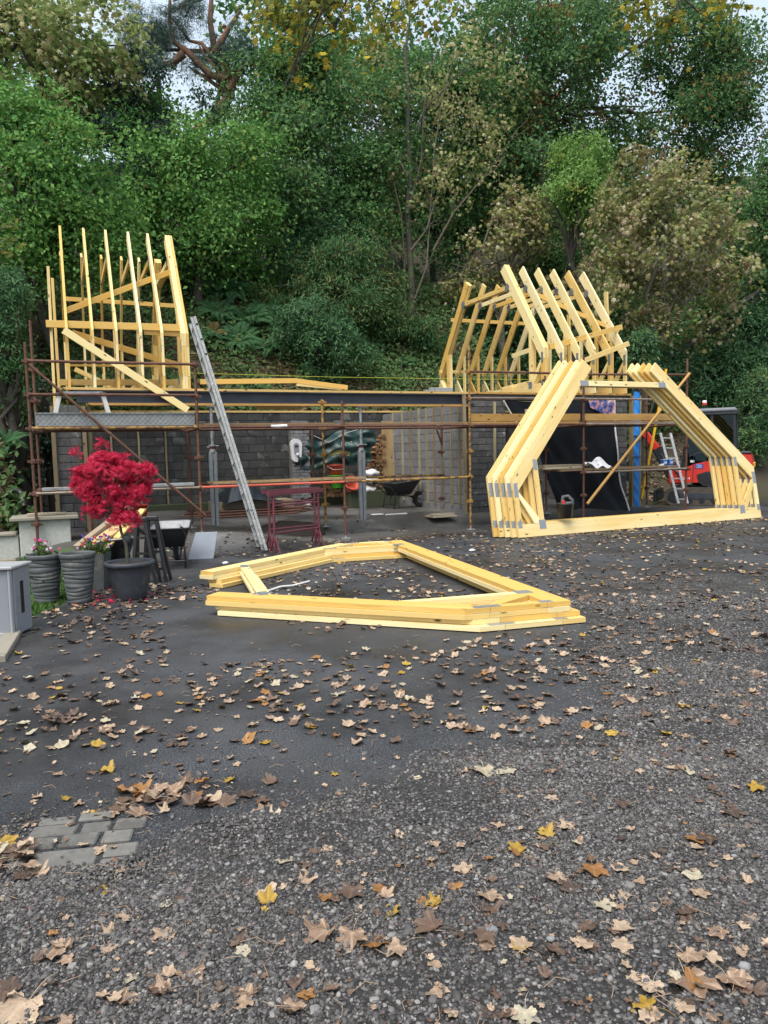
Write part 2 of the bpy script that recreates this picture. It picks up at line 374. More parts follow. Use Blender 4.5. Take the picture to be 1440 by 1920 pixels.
M['can_blue'] = basic('blue_can', (0.03, 0.18, 0.55), (0.03, 0.12, 0.4), 8, 0.4)
M['tub_orange'] = basic('orange_tub', (0.48, 0.055, 0.015), (0.40, 0.045, 0.015), 4, 0.45)
M['tub_green'] = basic('green_tub', (0.08, 0.42, 0.03), None, 4, 0.45)
M['tarp_black'] = basic('black_membrane', (0.007, 0.009, 0.012), (0.011, 0.013, 0.017), 3, 0.5, 0, 0.1, spec=0.15, c3=(0.028, 0.03, 0.032), t3=0.70, s3=9)
M['tarp_green'] = basic('green_tarpaulin', (0.005, 0.034, 0.031), (0.003, 0.021, 0.020), 4, 0.45, 0, 0.3)
M['tarp_navy'] = basic('dark_sheeting', (0.020, 0.032, 0.042), (0.014, 0.02, 0.028), 4, 0.4, 0, 0.3)
M['log_end'] = basic('cut_log', (0.26, 0.15, 0.07), (0.15, 0.08, 0.036), 7, 0.85, 0, 0.4, 0.3)
M['log_bark'] = basic('log_bark', (0.10, 0.065, 0.04), None, 7, 0.9)
M['ply'] = timber('plywood_board', (0.50, 0.37, 0.20), (0.36, 0.24, 0.11), True, 0.35)
M['moss'] = basic('mossy_plinth', (0.035, 0.06, 0.02), (0.05, 0.05, 0.035), 5, 0.95, 0, 0.7)
M['string'] = basic('yellow_string', (0.55, 0.6, 0.05), None, 4, 0.7)
M['letter_black'] = basic('black_marker', (0.012, 0.012, 0.012), None, 4, 0.7, bump=0)
M['letter_white'] = basic('white_print', (0.72, 0.74, 0.72), None, 4, 0.6, bump=0)
M['letter_dim'] = basic('faded_print', (0.34, 0.42, 0.38), None, 4, 0.6, bump=0)
M['olive'] = basic('olive_print', (0.14, 0.15, 0.04), None, 4, 0.5)
M['stone'] = basic('pale_stone', (0.24, 0.245, 0.25), (0.16, 0.165, 0.17), 6, 0.85, 0, 0.4, 0.2)

def glassmat():
    m, nt, out = newmat('tinted_glass')
    g = N(nt, 'ShaderNodeBsdfGlossy', Roughness=0.03); g.inputs['Color'].default_value = (0.85, 0.95, 0.95, 1)
    t = N(nt, 'ShaderNodeBsdfTransparent'); t.inputs['Color'].default_value = (0.30, 0.42, 0.42, 1)
    fr = N(nt, 'ShaderNodeFresnel', IOR=1.5); mx = N(nt, 'ShaderNodeMixShader')
    nt.links.new(fr.outputs[0], mx.inputs[0]); nt.links.new(t.outputs[0], mx.inputs[1]); nt.links.new(g.outputs[0], mx.inputs[2]); nt.links.new(mx.outputs[0], out.inputs[0])
    return m
M['glass'] = glassmat()
def platemat():                              # punched nail plate: rows of slots
    m, nt, out = newmat('punched_nail_plate')
    tc = N(nt, 'ShaderNodeTexCoord'); sp = N(nt, 'ShaderNodeSeparateXYZ'); nt.links.new(tc.outputs['UV'], sp.inputs[0])
    a = mth(nt, 'FRACT', mth(nt, 'MULTIPLY', sp.outputs[0], 38.0)); b = mth(nt, 'FRACT', mth(nt, 'MULTIPLY', sp.outputs[1], 70.0))
    s = mth(nt, 'MULTIPLY', mth(nt, 'LESS_THAN', a, 0.55), mth(nt, 'LESS_THAN', b, 0.7))
    col = mixc(nt, s, (0.40, 0.43, 0.46), (0.13, 0.14, 0.15))
    finish(nt, out, col, 0.4, 0.5, s, 0.4, 0.002); return m
M['plate'] = platemat()
def durbar():                                # galvanised panel with pressed round dimples
    m, nt, out = newmat('dimpled_galvanised_panel')
    tc = N(nt, 'ShaderNodeTexCoord'); mp = N(nt, 'ShaderNodeMapping'); mp.inputs['Scale'].default_value = (17, 17, 17); mp.inputs['Rotation'].default_value = (0, R(45), 0)
    nt.links.new(tc.outputs['Object'], mp.inputs['Vector'])
    fr = N(nt, 'ShaderNodeVectorMath', operation='FRACTION'); nt.links.new(mp.outputs[0], fr.inputs[0])
    sp = N(nt, 'ShaderNodeSeparateXYZ'); nt.links.new(fr.outputs[0], sp.inputs[0])
    dx = mth(nt, 'SUBTRACT', sp.outputs[0], 0.5); dz = mth(nt, 'SUBTRACT', sp.outputs[2], 0.5)
    r = mth(nt, 'SQRT', mth(nt, 'ADD', mth(nt, 'MULTIPLY', dx, dx), mth(nt, 'MULTIPLY', dz, dz)))
    ring = ramp(nt, r, [(0.12, (0, 0, 0)), (0.20, (1, 1, 1)), (0.30, (1, 1, 1)), (0.36, (0, 0, 0))])
    n = noise(nt, tc.outputs['Object'], 7, 5)
    col = mixc(nt, ring, ramp(nt, n, [(0.3, (0.30, 0.32, 0.33)), (0.7, (0.20, 0.215, 0.22))]), (0.17, 0.16, 0.14))
    finish(nt, out, col, 0.5, 0.35, ring, 0.6, 0.006); return m
M['durbar'] = durbar()
def leafmat(name, cols, alt=None, trans=0.35, rough=0.6, spec=0.1):
    """cols: colours picked per leaf by the 'rnd' attribute; alt: colours of sprays that have turned ('tone' attribute)."""
    m, nt, out = newmat(name)
    a = N(nt, 'ShaderNodeAttribute', attribute_name='rnd'); t = N(nt, 'ShaderNodeAttribute', attribute_name='tone')
    k = len(cols); col = ramp(nt, a.outputs['Fac'], [(i / max(1, k - 1), c) for i, c in enumerate(cols)])
    if alt:
        ka = len(alt); ca = ramp(nt, a.outputs['Fac'], [(i / max(1, ka - 1), c) for i, c in enumerate(alt)])
        col = mixc(nt, t.outputs['Fac'], col, ca)
    df = N(nt, 'ShaderNodeBsdfDiffuse'); nt.links.new(col, df.inputs['Color']); gl = N(nt, 'ShaderNodeBsdfGlossy', Roughness=rough)
    p = N(nt, 'ShaderNodeMixShader'); p.inputs[0].default_value = spec * .25; nt.links.new(df.outputs[0], p.inputs[1]); nt.links.new(gl.outputs[0], p.inputs[2])
    tr = N(nt, 'ShaderNodeBsdfTranslucent'); nt.links.new(col, tr.inputs['Color'])
    mx = N(nt, 'ShaderNodeMixShader'); mx.inputs[0].default_value = trans
    nt.links.new(p.outputs[0], mx.inputs[1]); nt.links.new(tr.outputs[0], mx.inputs[2]); nt.links.new(mx.outputs[0], out.inputs[0])
    return m

# ------------------------------------------------------------------ ground: one sheet to the horizon
def axis(fine, coarse):
    out = []
    for a, b, s in fine: out += list(np.arange(a, b, s))
    return np.array(sorted(set(np.round(out + coarse, 4))))
gx = axis([(-14, -4.5, .3), (-4.5, 8, .1), (8, 24, .4), (24, 60, 3)], [-60, -45, -34, -26, -20, -17, -15, 60, 80])
gy = axis([(-6, 1.5, .5), (1.5, 19, .1), (19, 26, .2), (26, 50, .6), (50, 80, 4)], [-20, 80, 110, 150])
XX, YY = np.meshgrid(gx, gy); ZZ = hz(XX, YY)
UU = (XX - OB.x) * UB.x + (YY - OB.y) * UB.y; DD = (XX - OB.x) * VB.x + (YY - OB.y) * VB.y
def vnoise(x, y, s=1.0, o=0):                # cheap smooth noise
    return (np.sin(x * 1.9 * s + o) + np.sin(y * 2.3 * s - o * 2) + np.sin((x + y) * 1.3 * s + 1.7 + o) + np.sin((x * .6 - y) * 2.9 * s + .4)) / 4
def gravel_mask(x, y):
    near = 1 - ss(2.85, 3.6, y - 0.10 * (x - 0.4) + 0.30 * vnoise(x, y, 2.2) + .10 * vnoise(x, y, 7))
    near = np.maximum(near, (1 - ss(3.0, 4.6, y - 0.25 * x + .3 * vnoise(x, y, 2))) * ss(-.3, .7, x))
    right = ss(-0.55, 0.75, x - (0.95 + 0.20 * (y - 3.6)) + 0.4 * vnoise(x, y, 1.3, 2)) * (1 - ss(8.5, 10.5, y))
    return np.clip(np.maximum(near, right), 0, 1)
GM = gravel_mask(XX, YY)
FLAT = (ZZ < 0.005)
micro = 0.012 * vnoise(XX, YY, 1.1, 3) + 0.006 * vnoise(XX, YY, 5.0, 1)
mound = 0.05 * np.exp(-(((XX + 0.72) / 0.28) ** 2 + ((YY - 3.05) / 0.16) ** 2)) + 0.035 * np.exp(-(((XX - .15) / 0.3) ** 2 + ((YY - 3.3) / 0.2) ** 2))
pav = (XX > -1.75) & (XX < -.98) & (YY > 2.7) & (YY < 3.35)
ZZ = ZZ + np.where(FLAT & (YY < 20), micro * (0.25 + GM) * 0.6 + mound, 0) + np.where(ZZ > .9, 0.12 * vnoise(XX, YY, 3.1, 2) + 0.06 * vnoise(XX, YY, 7, 1), 0)
ZZ = np.where(pav, -0.003, ZZ)
ny, nx = XX.shape
gme = bpy.data.meshes.new('ground')
idx = np.arange(nx * ny).reshape(ny, nx)
gf = np.stack([idx[:-1, :-1], idx[:-1, 1:], idx[1:, 1:], idx[1:, :-1]], -1).reshape(-1, 4)
def fast_mesh(me, V, Fq, smooth=False):
    me.vertices.add(len(V)); me.vertices.foreach_set('co', np.ascontiguousarray(V, np.float32).ravel())
    k = Fq.shape[1]; me.loops.add(Fq.size); me.loops.foreach_set('vertex_index', np.ascontiguousarray(Fq, np.int32).ravel())
    me.polygons.add(len(Fq)); me.polygons.foreach_set('loop_start', np.arange(0, Fq.size, k, dtype=np.int32))
    try: me.polygons.foreach_set('loop_total', np.full(len(Fq), k, np.int32))
    except Exception: pass
    me.polygons.foreach_set('use_smooth', np.full(len(Fq), smooth)); me.update()
def fattr(me, name, arr, dom='POINT'):
    a = me.attributes.new(name, 'FLOAT', dom); a.data.foreach_set('value', np.ascontiguousarray(arr, np.float32).ravel())
fast_mesh(gme, np.stack([XX, YY, ZZ], -1).reshape(-1, 3), gf, True)
fattr(gme, 'gravel', GM * (ZZ < .3))
bankm = np.maximum(ss(0.30, 0.6, ZZ), ss(6.2, 7.5, UU) * ss(1.0, 2.5, DD))
fattr(gme, 'bank', bankm)
fattr(gme, 'conc', ss(-0.9, -0.3, DD) * ss(-8.4, -7.8, UU) * (1 - ss(5.4, 6, UU)) * (1 - bankm) * (1 - ss(-1.5, 1.5, UU) * (1 - ss(.9, 1.6, DD))))
fattr(gme, 'lawn', (1 - ss(-3.72, -3.6, XX + .05 * vnoise(XX, YY, 6))) * ss(7.4, 7.7, YY) * (1 - ss(11.6, 12, YY)))
def groundmat():
    m, nt, out = newmat('yard_ground')
    tc = N(nt, 'ShaderNodeTexCoord'); P = tc.outputs['Object']
    def A(n): return N(nt, 'ShaderNodeAttribute', attribute_name=n).outputs['Fac']
    big = noise(nt, P, 0.55, 5, .6); mid = noise(nt, P, 2.2, 6, .65); fine = noise(nt, P, 42, 5, .75); grit = noise(nt, P, 120, 3, .7)
    # tarmac with a film of mud
    tar = ramp(nt, grit, [(0.40, (0.012, 0.014, 0.017)), (0.52, (0.040, 0.044, 0.051)), (0.61, (0.15, 0.158, 0.17))])
    mud = ramp(nt, fine, [(0.3, (0.014, 0.0138, 0.0142)), (0.75, (0.040, 0.038, 0.038))])
    tar = mixc(nt, ramp(nt, big, [(0.40, (0.05,) * 3), (0.62, (0.85,) * 3)]), tar, mud)
    pat = noise(nt, P, 1.3, 6, .7); tar = mixc(nt, ramp(nt, pat, [(0.50, (0, 0, 0)), (0.72, (.8,) * 3)]), tar, (0.070, 0.068, 0.067))
    # gravel seen between the pebbles and beyond them
    vo = N(nt, 'ShaderNodeTexVoronoi', Scale=62.0); nt.links.new(P, vo.inputs['Vector'])
    sp = N(nt, 'ShaderNodeSeparateColor'); nt.links.new(vo.outputs['Color'], sp.inputs[0])
    st = ramp(nt, sp.outputs[0], [(0.0, (0.035, 0.034, 0.035)), (0.5, (0.075, 0.072, 0.072)), (0.8, (0.14, 0.135, 0.13)), (1.0, (0.34, 0.33, 0.31))])
    st = mixc(nt, ramp(nt, vo.outputs['Distance'], [(0.35, (0, 0, 0)), (0.6, (1, 1, 1))]), st, (0.018, 0.016, 0.014))
    st = mixc(nt, ramp(nt, mid, [(0.42, (0, 0, 0)), (0.64, (1, 1, 1))]), st, (0.024, 0.0225, 0.022))
    gk = mth(nt, 'ADD', A('gravel'), mth(nt, 'MULTIPLY', mth(nt, 'SUBTRACT', mid, 0.5), 1.1))
    gk = ramp(nt, gk, [(0.35, (0, 0, 0)), (0.65, (1, 1, 1))])
    col = mixc(nt, gk, tar, st)
    con = ramp(nt, mid, [(0.3, (0.075, 0.072, 0.068)), (0.5, (0.125, 0.122, 0.115)), (0.7, (0.24, 0.235, 0.225))])
    con = mixc(nt, ramp(nt, big, [(0.40, (0, 0, 0)), (0.60, (0.8,) * 3)]), con, (0.045, 0.040, 0.035))
    col = mixc(nt, A('conc'), col, con)
    law = ramp(nt, fine, [(0.3, (0.03, 0.075, 0.012)), (0.7, (0.07, 0.16, 0.025))]); col = mixc(nt, A('lawn'), col, law)
    bk = ramp(nt, fine, [(0.3, (0.020, 0.017, 0.012)), (0.7, (0.075, 0.055, 0.034))])
    bk = mixc(nt, ramp(nt, mid, [(0.45, (0, 0, 0)), (0.65, (0.7,) * 3)]), bk, (0.045, 0.060, 0.020))
    col = mixc(nt, A('bank'), col, bk)
    wn_ = noise(nt, P, 0.8, 5, .6); dampk = ramp(nt, wn_, [(.46, (0, 0, 0)), (.62, (1, 1, 1))])
    dampk = mixc(nt, gk, dampk, (0, 0, 0)); dampk = mixc(nt, A('bank'), dampk, (0, 0, 0))
    col = mixc(nt, dampk, col, mixc(nt, .45, col, (0.004, 0.004, 0.005)))
    wet = mth(nt, 'SUBTRACT', mth(nt, 'ADD', mth(nt, 'MULTIPLY', big, -0.5), 0.92), mth(nt, 'MULTIPLY', dampk, .26))
    h = mth(nt, 'ADD', mth(nt, 'MULTIPLY', grit, .6), mth(nt, 'MULTIPLY', fine, 1.2))
    finish(nt, out, col, wet, 0, h, 0.55, 0.006, 0.4); return m
M['ground'] = groundmat(); gme.materials.append(M['ground'])
ground = bpy.data.objects.new('ground', gme); COL.objects.link(ground); ground['kind'] = 'structure'

# ------------------------------------------------------------------ block walls: every block a part
_bm = {}
def block_mesh(L, H, D, mat):
    k = (round(L, 3), round(H, 3), round(D, 3), mat)
    if k not in _bm:
        mb = MB(); mb.cbox((0.005, 0, 0.005), (L - 0.005, D, H - 0.005), 0.006)
        me = mb.mesh('concrete_block'); me.materials.append(M[mat]); _bm[k] = me
    return _bm[k]
def block_face(T, o, ax, length, z0, z1, mat, L=.44, H=.215, D=.03, seed=0, ragged=0):
    """courses of blocks on a wall face; o = local start, ax = 'u' (faces -d) or 'd' (faces -u, laid from back to front)."""
    rd = random.Random(seed); off = OFF[T.name]; n = int((z1 - z0) / H + 0.5); H = (z1 - z0) / n
    for r in range(n):
        x = -(L / 2 if r % 2 else 0) ; 
        while x < length - 0.03:
            a, b = max(0, x), min(length, x + L); x += L
            if b - a < 0.05: continue
            if ragged and r == n - 1 and rd.random() < ragged: continue
            ob = bpy.data.objects.new('concrete_block', block_mesh(L, H, D, mat)); COL.objects.link(ob); ob.parent = T
            j = rd.uniform(-.004, .004)
            if ax == 'u': ob.location = Vector((o[0] + a, o[1] + j, z0 + r * H)) - off
            else: ob.location = Vector((o[0] + j, o[1] - a, z0 + r * H)) - off; ob.rotation_euler = (0, 0, R(-90))
            ob.scale = ((b - a) / L, 1, 1)
def battens(T, pts, z0, z1, w=.045, t=.045, d=None, mat='batten'):
    for p in pts:
        mb = MB(); mb.beam((p[0], p[1], z0), (p[0] + random.uniform(-.01, .01), p[1], z1 + random.uniform(-.03, .03)), w, t, (0, 1, 0)); mb.build('batten', M[mat], T)

BD = 6.75                                     # depth of the rear wall face
T = thing('rear_wall', 'dark blockwork rear wall with upright battens at the back of the open garage', 'wall', (-7.6, BD, .17))
MB().box((-7.62, BD + .02, .1), (5.5, BD + .2, 2.80)).build('backing', M['mortar_dark'], T)
block_face(T, (-7.6, BD), 'u', 8.55, .2, 2.78, 'block_dark', seed=1)
battens(T, [(F(px, 860, BD - .03).x, BD - .035) for px in (160, 210, 262, 312)], .3, 2.5)
MB().box((-7.6, BD - .02, 2.78), (5.4, BD + .16, 2.83), (1, 0, 0)).build('wall_plate', M['board_new'], T)
MB().cbox((-6.9, BD - .25, .15), (.9, BD - .005, .42), .02).build('plinth', M['moss'], T)
T = thing('partition_wall', 'grey block partition wall with upright timber battens beside the firewood', 'wall', (.95, 2, .1))
MB().box((.99, 1.95, .05), (1.15, BD, 2.72)).build('backing', M['mortar'], T)
block_face(T, (.975, BD), 'd', BD - 2.0, .15, 2.70, 'block', seed=2, ragged=.0)
battens(T, [(.955, d) for d in (2.15, 2.55, 3.0, 3.45, 3.85, 4.3, 4.8, 5.35, 6.0)], .3, 2.74)
T = thing('end_wall', 'block gable end wall at the right end of the garage', 'wall', (5.4, 2, 0))
MB().box((5.25, 1.93, -.1), (5.45, BD, 2.72)).build('backing', M['block_mid'], T)
T = thing('side_wall', 'dark block side wall at the left end of the garage', 'wall', (-7.6, 2, .1))
MB().box((-7.78, 2.0, .05), (-7.62, BD, 2.70)).build('backing', M['block_dark'], T)
# piers of the front
T = thing('stone_pier', 'narrow lichen-stained block pier behind the red maple at the left corner', 'pier', (-7.45, 1.7, .2))
MB().box((-7.68, 1.73, .1), (-7.28, 2.0, 2.62)).build('backing', M['mortar_dark'], T)
block_face(T, (-7.69, 1.70), 'u', .42, .2, 2.62, 'block_mid', L=.43, H=.15, seed=4)
battens(T, [(-7.74, 1.68), (-7.22, 1.68), (-7.12, 1.8)], .25, 2.6, .07, .07)
T = thing('block_pier', 'broad grey block pier between the open garage and the black sheet', 'pier', (1.4, 1.7, 0))
MB().box((1.0, 1.73, -.05), (1.93, 1.93, 2.76)).build('backing', M['mortar_dark'], T)
block_face(T, (.99, 1.70), 'u', .95, 0.02, 2.76, 'block_mid', L=.44, H=.145, seed=5)
battens(T, [(1.62, 1.67)], .4, 2.7, .05, .05)
T = thing('block_pier', 'narrow block pier between the black sheet and the blue wrapped post', 'pier', (5.3, 1.7, 0))
MB().box((5.07, 1.73, -.05), (5.52, 1.93, 2.76)).build('backing', M['mortar_dark'], T)
block_face(T, (5.06, 1.70), 'u', .47, 0.02, 2.76, 'block_mid', L=.235, H=.145, seed=6)
battens(T, [(5.0, 1.67)], .1, 2.74, .07, .06)
T = thing('lintel', 'weathered block lintel course above the black sheet', 'lintel', (3, 1.7, 2.76))
MB().box((1.0, 1.74, 2.765), (5.5, 1.92, 2.90)).build('backing', M['mortar'], T)
block_face(T, (1.0, 1.70), 'u', 4.5, 2.768, 2.90, 'block_mid', L=.44, H=.13, seed=8)
MB().box((.9, 1.66, 2.905), (5.62, 1.95, 2.948), (1, 0, 0)).build('wall_plate', M['board_new'], T)
T = thing('charger_pillar', 'grey brick pillar carrying the white charger', 'pier', (-1.95, 5.6, .2))
MB().box((-2.10, 5.62, .15), (-1.62, 5.9, 2.5)).build('backing', M['mortar'], T)
block_face(T, (-2.12, 5.60), 'u', .5, .2, 2.5, 'block', L=.225, H=.085, seed=9, D=.025)

# steel beam over the open garage with its timber packers
T = thing('steel_beam', 'long dark steel I-beam with timber packing spanning the open garage', 'beam', (-3.2, 1.75, 2.66))
mb = MB(); u0, u1 = -7.32, 1.1
mb.box((u0, 1.655, 2.875), (u1, 1.865, 2.895)); mb.box((u0, 1.655, 2.665), (u1, 1.865, 2.685)); mb.box((u0, 1.752, 2.685), (u1, 1.768, 2.875)); mb.build('beam', M['steel_dark'], T)
mb = MB(); mb.beam((u0 - .3, 1.73, 2.922), (-2.9, 1.73, 2.922), .17, .045); mb.build('top_packer', M['board_new'], T)
mb = MB(); mb.beam((-2.89, 1.735, 2.920), (1.0, 1.735, 2.922), .17, .045); mb.build('top_packer', M['board_new'], T)
mb = MB(); mb.beam((u0 + .2, 1.74, 2.640), (.95, 1.74, 2.640), .17, .044); mb.build('bottom_packer', M['board_new'], T)
for k in range(9):
    x = u0 + .4 + k * .98
    MB().cyl((x, 1.665, 2.895), (x, 1.665, 2.915), .012, 6).build('bolt', M['galv'], T)
mb = MB(); mb.beam((.80, 1.62, .1), (.80, 1.62, 2.88), .07, .05, (0, 1, 0)); mb.single('door_post', M['batten'], 'upright timber post under the right end of the steel beam', 'post', (.80, 1.62, .1))

# white roughcast pier and garden wall on the left
T = thing('rendered_pier', 'short white roughcast pier with concrete cap at the foot of the scaffold', 'pier', (-7.9, .35, 0))
MB().cbox((-8.32, .12, -.05), (-7.55, .75, .64), .01).build('shaft', M['render'], T)
MB().cbox((-8.45, .02, .64), (-7.42, .86, .70), .012).build('cap', M['cap'], T)
T = thing('garden_wall', 'low white roughcast garden wall with coping at the left edge', 'wall', (-10, .3, 0))
MB().cbox((-12.5, .2, -.05), (-8.34, .5, .40), .01).build('wall', M['render'], T)
for k in range(6): MB().cbox((-12.5 + k * .69, .15, .40), (-12.5 + k * .69 + .685, .56, .45), .012).build('coping_stone', M['cap'], T)
mb = MB(); mb.cbox((-8.2, .25, .705), (-7.75, .33, .75), .005, (1, 0, 0)); mb.cbox((-8.1, .36, .705), (-7.6, .5, .735), .005, (1, 0, 0))
mb.single('timber_offcut', M['oldwood'], 'grey timber offcuts lying on the white pier cap', 'offcut', (-7.9, .35, .705))
mb = MB(); mb.beam((-10.2, -.35, .03), (-8.36, -.35, .03), .12, .1); mb.single('lawn_edging', M['oldwood'], 'old timber sleeper edging the small lawn', 'edging', (-9.2, -.35, 0))

# ------------------------------------------------------------------ scaffolding
SC = thing('scaffolding', 'rusty tube scaffolding along the whole front of the garage', 'scaffolding', (-1.1, 0, 0))
_cm = None
def coupler(u, d, z, mat='rust'):
    global _cm
    if _cm is None:
        mb = MB(); mb.cbox((-.036, -.036, -.04), (.036, .036, .04), .006); mb.cbox((-.085, -.012, -.022), (.085, .012, .022), .004); mb.cbox((-.012, -.085, -.022), (.012, .085, .022), .004)
        _cm = {}
        for k in ('rust', 'rust_yellow'):
            me = mb.mesh('coupler'); me.materials.append(M[k]); _cm[k] = me
    o = bpy.data.objects.new('coupler', _cm[mat]); COL.objects.link(o); o.parent = SC; o.location = Vector((u, d, z)) - OFF[SC.name]
ST = [(-8.05, 0, -.0, 3.50, 'rust'), (-5.42, 0, .26, 3.28, 'rust'), (-2.73, 0, .0, 2.60, 'rust'), (0, 0, 0, 3.72, 'rust_yellow'), (2.84, 0, .0, 3.62, 'rust'), (5.79, 0, 0.05, 3.62, 'rust'),
      (-8.0, 1.25, .65, 4.05, 'rust'), (-5.40, 1.25, .26, 2.2, 'rust'), (-2.70, 1.25, .12, 2.72, 'rust_yellow'), (-2.88, 1.45, .5, 2.15, 'rust'), (0, 1.25, .16, 2.2, 'rust_grey'), (2.75, 1.25, .1, 3.3, 'rust'), (5.76, 1.25, .1, 3.3, 'rust')]
for u, d, z0, z1, k in ST:
    lean = random.uniform(-.02, .02)
    MB().tube([(u - .05 * lean, d, z0 + .06), (u + lean, d, z1)], .0242, 10).build('standard', M[k], SC)
    mb = MB(); mb.cbox((u - .075, d - .075, z0 + .002), (u + .075, d + .075, z0 + .012), .002); mb.tube([(u, d, z0 + .012), (u, d, z0 + .30)], .018, 8); mb.build('base_jack', M['galv_dull'], SC)
    for z in (.58, 1.08, 1.60, 2.13, 2.66, 3.20):
        if z0 + .2 < z < z1 - .03: coupler(u, d, z, 'rust_yellow' if k == 'rust_yellow' else 'rust')
def ledger(a, b, k='rust', r=.0242): MB().tube([a, b], r, 10).build('ledger', M[k], SC)
U6 = [-8.05, -5.42, -2.73, 0, 2.84, 5.79]
for i in range(5):
    a, b = U6[i], U6[i + 1]
    lowk = ['rust_grey', 'orange_tube', 'rust_yellow', 'rust', 'rust_grey'][i]
    ledger((a, -.03, 2.13), (b, -.03, 2.13), ['rust_yellow', 'rust', 'rust', 'rust', 'rust_grey'][i])
    if i != 3: ledger((a, -.03, 1.08), (b, -.03, 1.08), lowk)
    if i in (0, 3, 4):
        ledger((a, -.03, 3.20), (b, -.03, 3.21 if i < 4 else 3.25), 'rust'); ledger((a, -.03, 2.67), (b, -.03, 2.68), 'rust' if i == 0 else 'rust_grey')
    ledger((a, 1.27, 2.13), (b, 1.27, 2.13), 'rust')
    if i in (0, 1, 2, 4): ledger((a, 1.27, 1.10), (b, 1.27, 1.10), 'rust_yellow' if i == 2 else 'rust')
for u in U6:
    for z in (1.12, 2.17): 
        if z < 2 and u in (0, 2.84): continue
        ledger((u + .03, -.1, z - .06), (u + .03, 1.36, z - .06), 'rust')
MB().tube([F(54, 683, -.08), F(384, 965, -.08)], .0242, 10).build('diagonal_brace', M['rust'], SC)
mb = MB(); mb.cbox((-.30, 1.1, .17), (.30, 1.5, .21), .01, (1, 0, 0)); mb.cbox((-.26, 1.15, .21), (.26, 1.4, .25), .01, (1, 0, 0)); mb.build('sole_board', M['oldwood'], SC)
mb = MB(); a = F(826, 770, 1.2); mb.tube([(0, 1.2, 1.75), (-.13, 1.2, 2.1)], .02, 8); mb.tube([(0, 1.2, 1.75), (.0, 1.2, 2.1)], .02, 8); mb.build('bracket', M['rust'], SC)
# boards, each its own thing
def board(a, b, w, t, k, label, group=None, name='scaffold_board', upv=(0, 0, 1), cat='board'):
    mb = MB(); mb.beam(a, b, w, t, upv, .003)
    base = (Vector(a) + Vector(b)) / 2; return mb.single(name, M[k], label, cat, (base.x, base.y, min(a[2], b[2]) - t / 2), 'b', group)
bays = ['left hand bay above the red maple', 'bay crossed by the long ladder', 'bay above the maroon trestles', 'bay behind the leaning trusses', 'bay in front of the blue post']
for i in range(5):
    a, b = U6[i] + .06, U6[i + 1] - .06
    for j, d in enumerate((.16, .41, .66, .91, 1.14)):
        if i in (1, 2) and j == 4: continue
        board((a + random.uniform(-.03, .1), d, 2.178), (b + random.uniform(-.1, .03), d, 2.178), .225, .038, 'board' if (i + j) % 3 else 'board_new',
              'flat scaffold board decking the first lift, in the ' + bays[i], 'deck boards in the ' + bays[i])
mb = MB(); mb.box((-7.98, .02, 2.165), (-5.46, .05, 2.37)); mb.box((-7.98, .0, 2.365), (-5.46, .08, 2.385)); mb.single('galvanised_panel', M['durbar'], 'galvanised dimpled toe panel along the left scaffold deck', 'toe board', (-6.7, .03, 2.165))
board((.06, .07, 2.285), (2.8, .07, 2.285), .035, .15, 'board_new', 'golden toe board on edge behind the leaning trusses', None, 'edge_plank')
board((2.88, .07, 2.285), (5.6, .07, 2.285), .035, .15, 'board_new', 'golden toe board on edge above the blue cans', None, 'edge_plank')
mb = MB(); mb.cbox((-7.95, .1, 1.11), (-5.5, .33, 1.165), .006); mb.single('steel_batten', M['galv_dull'], 'grey steel deck batten on the lowest left ledger', 'board', (-6.7, .2, 1.11))
board((-5.15, .28, 1.135), (-2.2, .30, 1.135), .225, .04, 'board', 'worn plank on the low ledger, the front one above the maroon trestles', None)
board((-5.2, .55, 1.14), (-2.5, .55, 1.14), .225, .04, 'board', 'worn plank on the low ledger, the rear one above the maroon trestles', None)
board((-5.3, 1.1, 2.19), (-2.95, 1.1, 2.19), .2, .05, 'galv', 'pale aluminium batten on the inner edge of the deck', None, 'deck_batten')
for j, d in enumerate((.2, .45, .7)):
    board((2.3 + .1 * j, d, 1.135), (5.65 - .1 * j, d, 1.135), .225, .04, 'board', 'old board on the low lift behind the leaning trusses', 'low boards behind the leaning trusses')
for j in range(4):
    board((1.95 + .05 * j, .2 + .13 * j, 1.19 + .045 * (j % 2)), (2.95 + .1 * (j % 3), .22 + .13 * j, 1.19 + .045 * (j % 2)), .1, .045, 'oldwood', 'short timber offcut stacked on the low boards beside the white sheet', 'offcuts on the low boards', 'timber_offcut', cat='offcut')
T = thing('bent_wrap', 'white tape wrapped round the middle ledger tube', 'tape', (-3.95, -.05, 2.13))
MB().tube([(-4.12, -.03, 2.135), (-4.0, -.03, 2.135), (-3.9, -.03, 2.14), (-3.82, -.03, 2.14)], [.027, .030, .032, .031], 10).build('wrap', M['white'], T)
